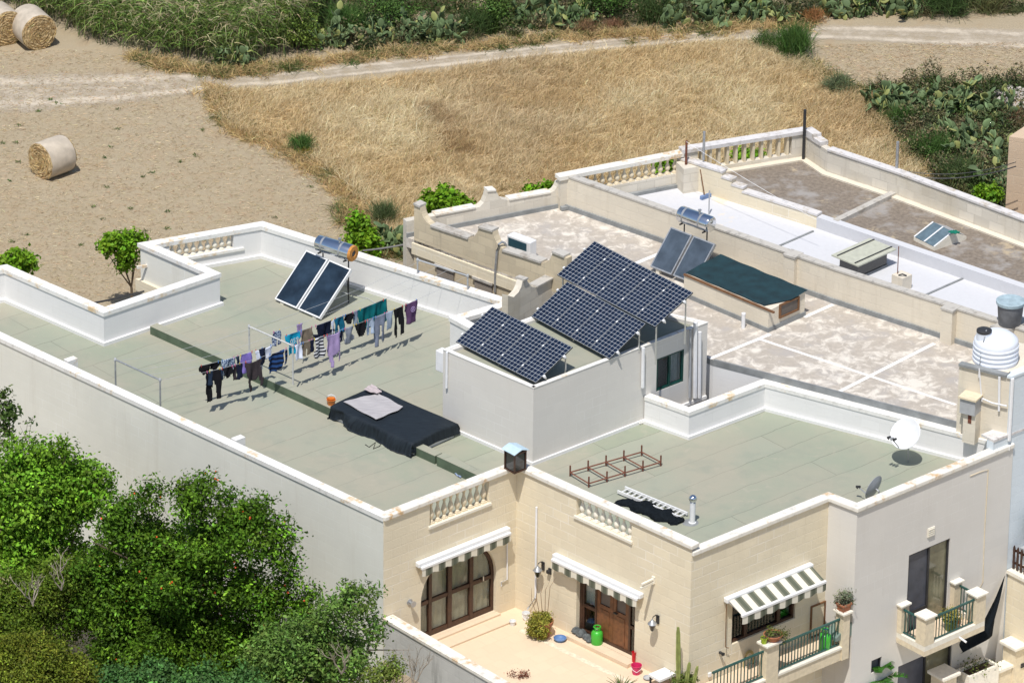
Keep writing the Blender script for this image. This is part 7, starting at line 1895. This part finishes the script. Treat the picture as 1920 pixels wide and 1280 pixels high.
# --- trees
M['bark'] = plain('bark', (.13,.095,.06), .9, var=.3, vs=12); M['bark_pale'] = plain('bark_pale', (.34,.29,.23), .9, var=.25, vs=12)
def limbs(root, base, tips, r, mat, rng):
    m = MB(); fork = base*.62+sum(tips, Vector())/len(tips)*.38
    fork.x = base.x*.7+fork.x*.3; fork.y = base.y*.7+fork.y*.3
    m.tube([base, base*.5+fork*.5+V(rng.normal(0,.03), rng.normal(0,.03), 0), fork], r, 8, r*.75); m.build('trunk', mat, root, smooth=True)
    for tp in tips:
        m = MB(); mid = fork*.5+tp*.5+V(*(rng.normal(0, .12, 3)*(tp-fork).length*.35)); m.tube([fork, mid, tp], r*.5, 6, r*.12)
        for k in range(3):
            a = mid*(1-k/3)+tp*(k/3); e = a+V(*rng.normal(0, .35, 3))*(tp-fork).length*.5; m.tube([a, e], r*.2, 5, r*.05)
        m.build('branch', mat, root, smooth=True)
def tree(name, label, cat, basexy, zb, Y, main_blobs, sub, leaf_n, size, col, aspect=.5, bark=None, r=.12, up=.6, clump=14, clump_r=.16, group=None, amt=.28, depth=1.0, seed=1, ntips=5, subr=(.28,.5), shell=.45):
    """crown of many small leaf clouds gathered inside the given picture-space ellipses, all at real depth"""
    rg_ = np.random.default_rng(seed); root = thing(name, label, cat, (basexy[0], basexy[1], zb), group=group)
    blobs = []; tips = []
    wts = np.array([a*b for _, _, a, b in main_blobs], float); wts /= wts.sum()
    for (px, py, a, b) in main_blobs:
        c = PYp(px, py, Y); s = FPX/(c-CAM).length; blobs.append((c.x, c.y, c.z, a/s*.72, a/s*.72*depth, b/s*.72))
    for k in range(sub):
        i = rg_.choice(len(main_blobs), p=wts); c = blobs[i]; d = rg_.normal(size=3); d /= np.linalg.norm(d); f = rg_.uniform(.55, 1.15)
        rr_ = rg_.uniform(*subr)*c[3]
        blobs.append((c[0]+d[0]*c[3]*f, c[1]+d[1]*c[4]*f, c[2]+d[2]*c[5]*f, rr_, rr_, rr_*.8))
    for k in rg_.choice(len(blobs), ntips, replace=len(blobs) < ntips): tips.append(V(*[float(t) for t in blobs[k][:3]]))
    limbs(root, V(basexy[0], basexy[1], zb), tips, r, bark or M['bark'], rg_)
    foliage('crown', root, blobs, leaf_n, size, col, rg_, aspect, up, clump=clump, clump_r=clump_r, amt=amt, shell=shell)
    return root, blobs, rg_
def behind(px, py_base): g_ = G(px, py_base); return (g_.x, g_.y)
VG = (.14,.27,.016)
yt = 'young bright green trees in the field'
x, y = behind(250, 592); tree('young_tree', 'young bright green tree with a bare slim trunk behind the balustraded parapet corner', 'tree', (x, y), 0, y, [(226,455,38,26),(240,480,26,28),(205,462,20,22),(258,448,16,16),(228,498,14,16)], 22, 2600, .14, VG, .75, r=.05, group=yt, seed=3, clump=8, clump_r=.10)
x, y = behind(35, 560); tree('young_tree', 'rounded bright green tree behind the far left white parapet', 'tree', (x, y), 0, y, [(38,488,36,24),(10,492,22,18),(62,492,14,16),(38,512,24,14)], 18, 1900, .14, VG, .75, r=.05, group=yt, seed=4, clump=8, clump_r=.10)
x, y = behind(682, 500); tree('young_tree', 'bright green fig tree between the orange tank end and the prickly pear', 'tree', (x, y), 0, y, [(680,440,32,30),(668,412,18,20),(700,462,18,18),(662,455,16,20)], 20, 2300, .14, VG, .75, r=.05, group=yt, seed=5, clump=8, clump_r=.10)
x, y = behind(838, 440); tree('young_tree', 'bright green fig tree behind the left scroll of the stone parapet', 'tree', (x, y), 0, y, [(836,380,44,22),(833,358,16,18),(866,384,24,16),(806,376,20,14)], 22, 2500, .14, VG, .75, r=.05, group=yt, seed=6, clump=8, clump_r=.10)
x, y = behind(1012, 420); tree('young_tree', 'small bright green tree top showing over the stone parapet beside the high corner', 'tree', (x, y), 0, y, [(1012,358,26,12),(1026,348,10,8)], 10, 1000, .13, VG, .75, r=.05, group=yt, seed=7, clump=8, clump_r=.08)
x, y = behind(1255, 365); tree('young_tree', 'bright green tree seen through the vase balusters', 'tree', (x, y), 0, y, [(1252,312,28,20)], 10, 1100, .13, VG, .75, r=.05, group=yt, seed=8, clump=8, clump_r=.08)
x, y = behind(1398, 350); tree('young_tree', 'bright green tree seen through the angled slats of the brown roof', 'tree', (x, y), 0, y, [(1398,292,32,16)], 10, 1100, .13, VG, .75, r=.05, group=yt, seed=9, clump=8, clump_r=.08)
x, y = behind(1856, 400); tree('young_tree', 'bright green tree just beyond the brown roof near the limestone tower', 'tree', (x, y), 0, y, [(1856,362,26,22),(1838,372,16,14)], 12, 1400, .13, VG, .75, r=.05, group=yt, seed=10, clump=8, clump_r=.08)
# foreground trees below the long side wall
T1 = tree('fig_tree', 'large bright green fig tree with big leaves filling the left edge below the long wall', 'tree', (PYp(90,1000,-5).x, -5), -2.6, -5, [(80,930,120,100),(150,920,70,80),(20,900,60,80),(60,1010,110,70),(185,900,30,45),(10,980,60,80),(100,850,50,30),(40,840,50,30),(140,1055,70,45)], 64, 34000, .125, (.125,.25,.020), .6, r=.16, seed=12, clump=20, clump_r=.16, amt=.5, subr=(.2,.42))
tree('tall_sprig_tree', 'thin dark tree with sparse leafy sprigs rising at the left edge against the long wall', 'tree', (PYp(20,900,-3.6).x, -3.6), -2.6, -3.6, [(16,770,26,26),(12,805,24,16),(58,788,9,12),(10,740,16,10),(8,835,16,12)], 10, 560, .13, (.07,.115,.025), .6, r=.05, seed=13, clump=7, clump_r=.09, subr=(.2,.4))
T2 = tree('pomegranate_tree', 'big dark green pomegranate tree dotted with orange flowers, centre of the left foreground', 'tree', (PYp(350,1120,-9).x, -9), -2.6, -9, [(330,1060,150,110),(440,1000,100,80),(360,935,55,60),(250,1010,90,80),(520,1020,60,70),(300,1180,180,110),(480,1120,90,80),(200,1120,100,90),(420,1220,140,90),(545,1070,35,60),(180,1060,60,60),(400,905,30,35),(470,960,50,40),(225,965,50,55),(275,930,40,40),(560,1130,55,60),(330,1255,200,60),(480,1240,120,60)], 150, 150000, .115, (.074,.150,.012), .5, r=.2, seed=14, clump=36, clump_r=.16, amt=.50, shell=.1, subr=(.16,.34), ntips=8)
T3 = tree('carob_tree', 'grey-green broad leaved tree at the corner of the house beside the garden wall', 'tree', (PYp(620,1240,-11.3).x, -11.3), -2.6, -11.3, [(640,1150,60,50),(570,1200,80,70),(680,1120,40,30),(700,1180,30,40),(520,1240,90,70),(630,1235,90,60),(655,1105,24,24),(560,1270,90,40)], 60, 24000, .125, (.115,.20,.040), .45, bark=M['bark_pale'], r=.12, seed=15, clump=14, clump_r=.13, subr=(.2,.42), amt=.36)
tree('yellow_green_shrub', 'yellow-green fine leaved shrub in the bottom left corner', 'shrub', (PYp(60,1290,-13).x, -13), -2.6, -13, [(60,1255,110,60),(140,1275,70,50),(10,1230,60,50),(70,1220,60,30)], 44, 30000, .085, (.13,.16,.018), .5, r=.08, seed=16, clump=20, clump_r=.13, subr=(.2,.4), amt=.34)
tree('olive_shrub', 'olive green shrub between the fig tree and the bottom left corner', 'shrub', (PYp(60,1150,-8.5).x, -8.5), -2.6, -8.5, [(40,1140,80,55),(110,1170,70,55),(10,1180,60,50),(160,1130,60,60),(80,1100,80,40),(200,1110,50,50),(20,1100,50,40),(130,1085,80,45)], 60, 42000, .085, (.10,.155,.016), .5, r=.08, seed=17, clump=20, clump_r=.14, subr=(.2,.4), amt=.34)
tree('blue_green_shrub', 'blue-green small leaved shrub at the bottom edge left of centre', 'shrub', (PYp(300,1290,-13).x, -13), -2.6, -13, [(290,1282,80,34),(220,1272,50,34),(380,1280,70,34),(460,1285,60,26)], 34, 13000, .10, (.07,.155,.040), .6, r=.06, seed=18, clump=12, clump_r=.12)
tree('green_bush', 'light green bush at the foot of the garden wall', 'shrub', (PYp(745,1270,-12.4).x, -12.4), -2.6, -12.4, [(735,1248,30,30),(712,1265,40,24)], 14, 1800, .085, (.16,.21,.04), .5, r=.05, seed=19, clump=8, clump_r=.10)
# orange flowers on the pomegranate
M['blossom'] = plain('blossom', (.72,.10,.02), .6, var=.25)
fl0 = None; rg_ = T2[2]; bb = T2[1]
for k in range(80):
    b = bb[rg_.integers(0, len(bb))]; d = rg_.normal(size=3); d[1] = -abs(d[1])-.4; d[2] = abs(d[2])*.7; d /= np.linalg.norm(d)
    q = V(b[0]+d[0]*b[3]*1.08, b[1]+d[1]*b[4]*1.08, b[2]+d[2]*b[5]*1.08)
    if fl0 is None:
        m = MB(); m.lathe([(.010,0),(.022,.02),(.035,.055),(.02,.06)], 6); fl0 = m.build('flower', M['blossom'], T2[0], local=True); o = fl0
    else: o = fl0.copy(); COL.objects.link(o)
    o.location = q-WM[T2[0].name].translation; o.rotation_euler = tuple(rg_.uniform(-1, 1, 3)); s = rg_.uniform(.55, .95); o.scale = (s, s, s)
# dead branches
def dead(px, py, Y, L, n, label, seed):
    r_ = random.Random(seed); b = PYp(px, py, Y); m = MB()
    def grow(p_, d, l, r, dep):
        q = p_+d*l*.5+V(r_.uniform(-.1,.1), r_.uniform(-.1,.1), r_.uniform(-.05,.1))*l; e = p_+d*l+V(r_.uniform(-.2,.2), r_.uniform(-.2,.2), r_.uniform(-.1,.2))*l; m.tube([p_, q, e], r, 5, r*.55)
        if dep:
            for k in range(r_.choice((2, 3))): grow(e if k < 2 else q, (d+V(r_.uniform(-.7,.7), r_.uniform(-.5,.5), r_.uniform(-.2,.6))).normalized(), l*r_.uniform(.55,.8), r*.6, dep-1)
    for k in range(n): grow(b, V(r_.uniform(-.6,.6), r_.uniform(-.4,.2), 1).normalized(), L*r_.uniform(.7,1.1), .025, 3)
    return tag(m.build('dead_branch', M['bark_pale'], None, smooth=True), label, 'branch', 'bare dead branches among the foreground trees')
dead(115, 1105, -9.9, .42, 3, 'bare pale dead branches between the fig tree and the pomegranate', 5)
dead(62, 1135, -10.2, .40, 3, 'bare pale twisted branches at the left edge below the fig tree', 6)
dead(640, 1262, -13.0, .45, 3, 'bare white branches low in front of the grey-green tree', 7)
dead(775, 1285, -12.6, .55, 3, 'bare thin twigs against the stained garden wall', 8)

# low ground cover under the foreground trees
q = scatter([(-17,-2.5),(-9,-5.2),(-3.4,-10.2),(-.5,-13.5),(-3,-18),(-18,-18)], 1500, rv); pts = np.repeat(q, 26, 0)+rv.normal(0, .16, (1500*26, 2)); n = len(pts)
d = sphere_dirs(n, rv, .3); v, f, cc = blades(np.column_stack([pts, np.array([terr(a, b) for a, b in pts])+.02]), d, rv.uniform(.15, .55, n), np.full(n, .035), vary((.06,.10,.02), n, rv, .4, .1), rv, .4, 2)
o = nmesh('ground_cover', v, f, M['leaf'], cc); tag(o, 'low weeds and ground cover under the foreground trees', 'ground cover', kind='stuff')
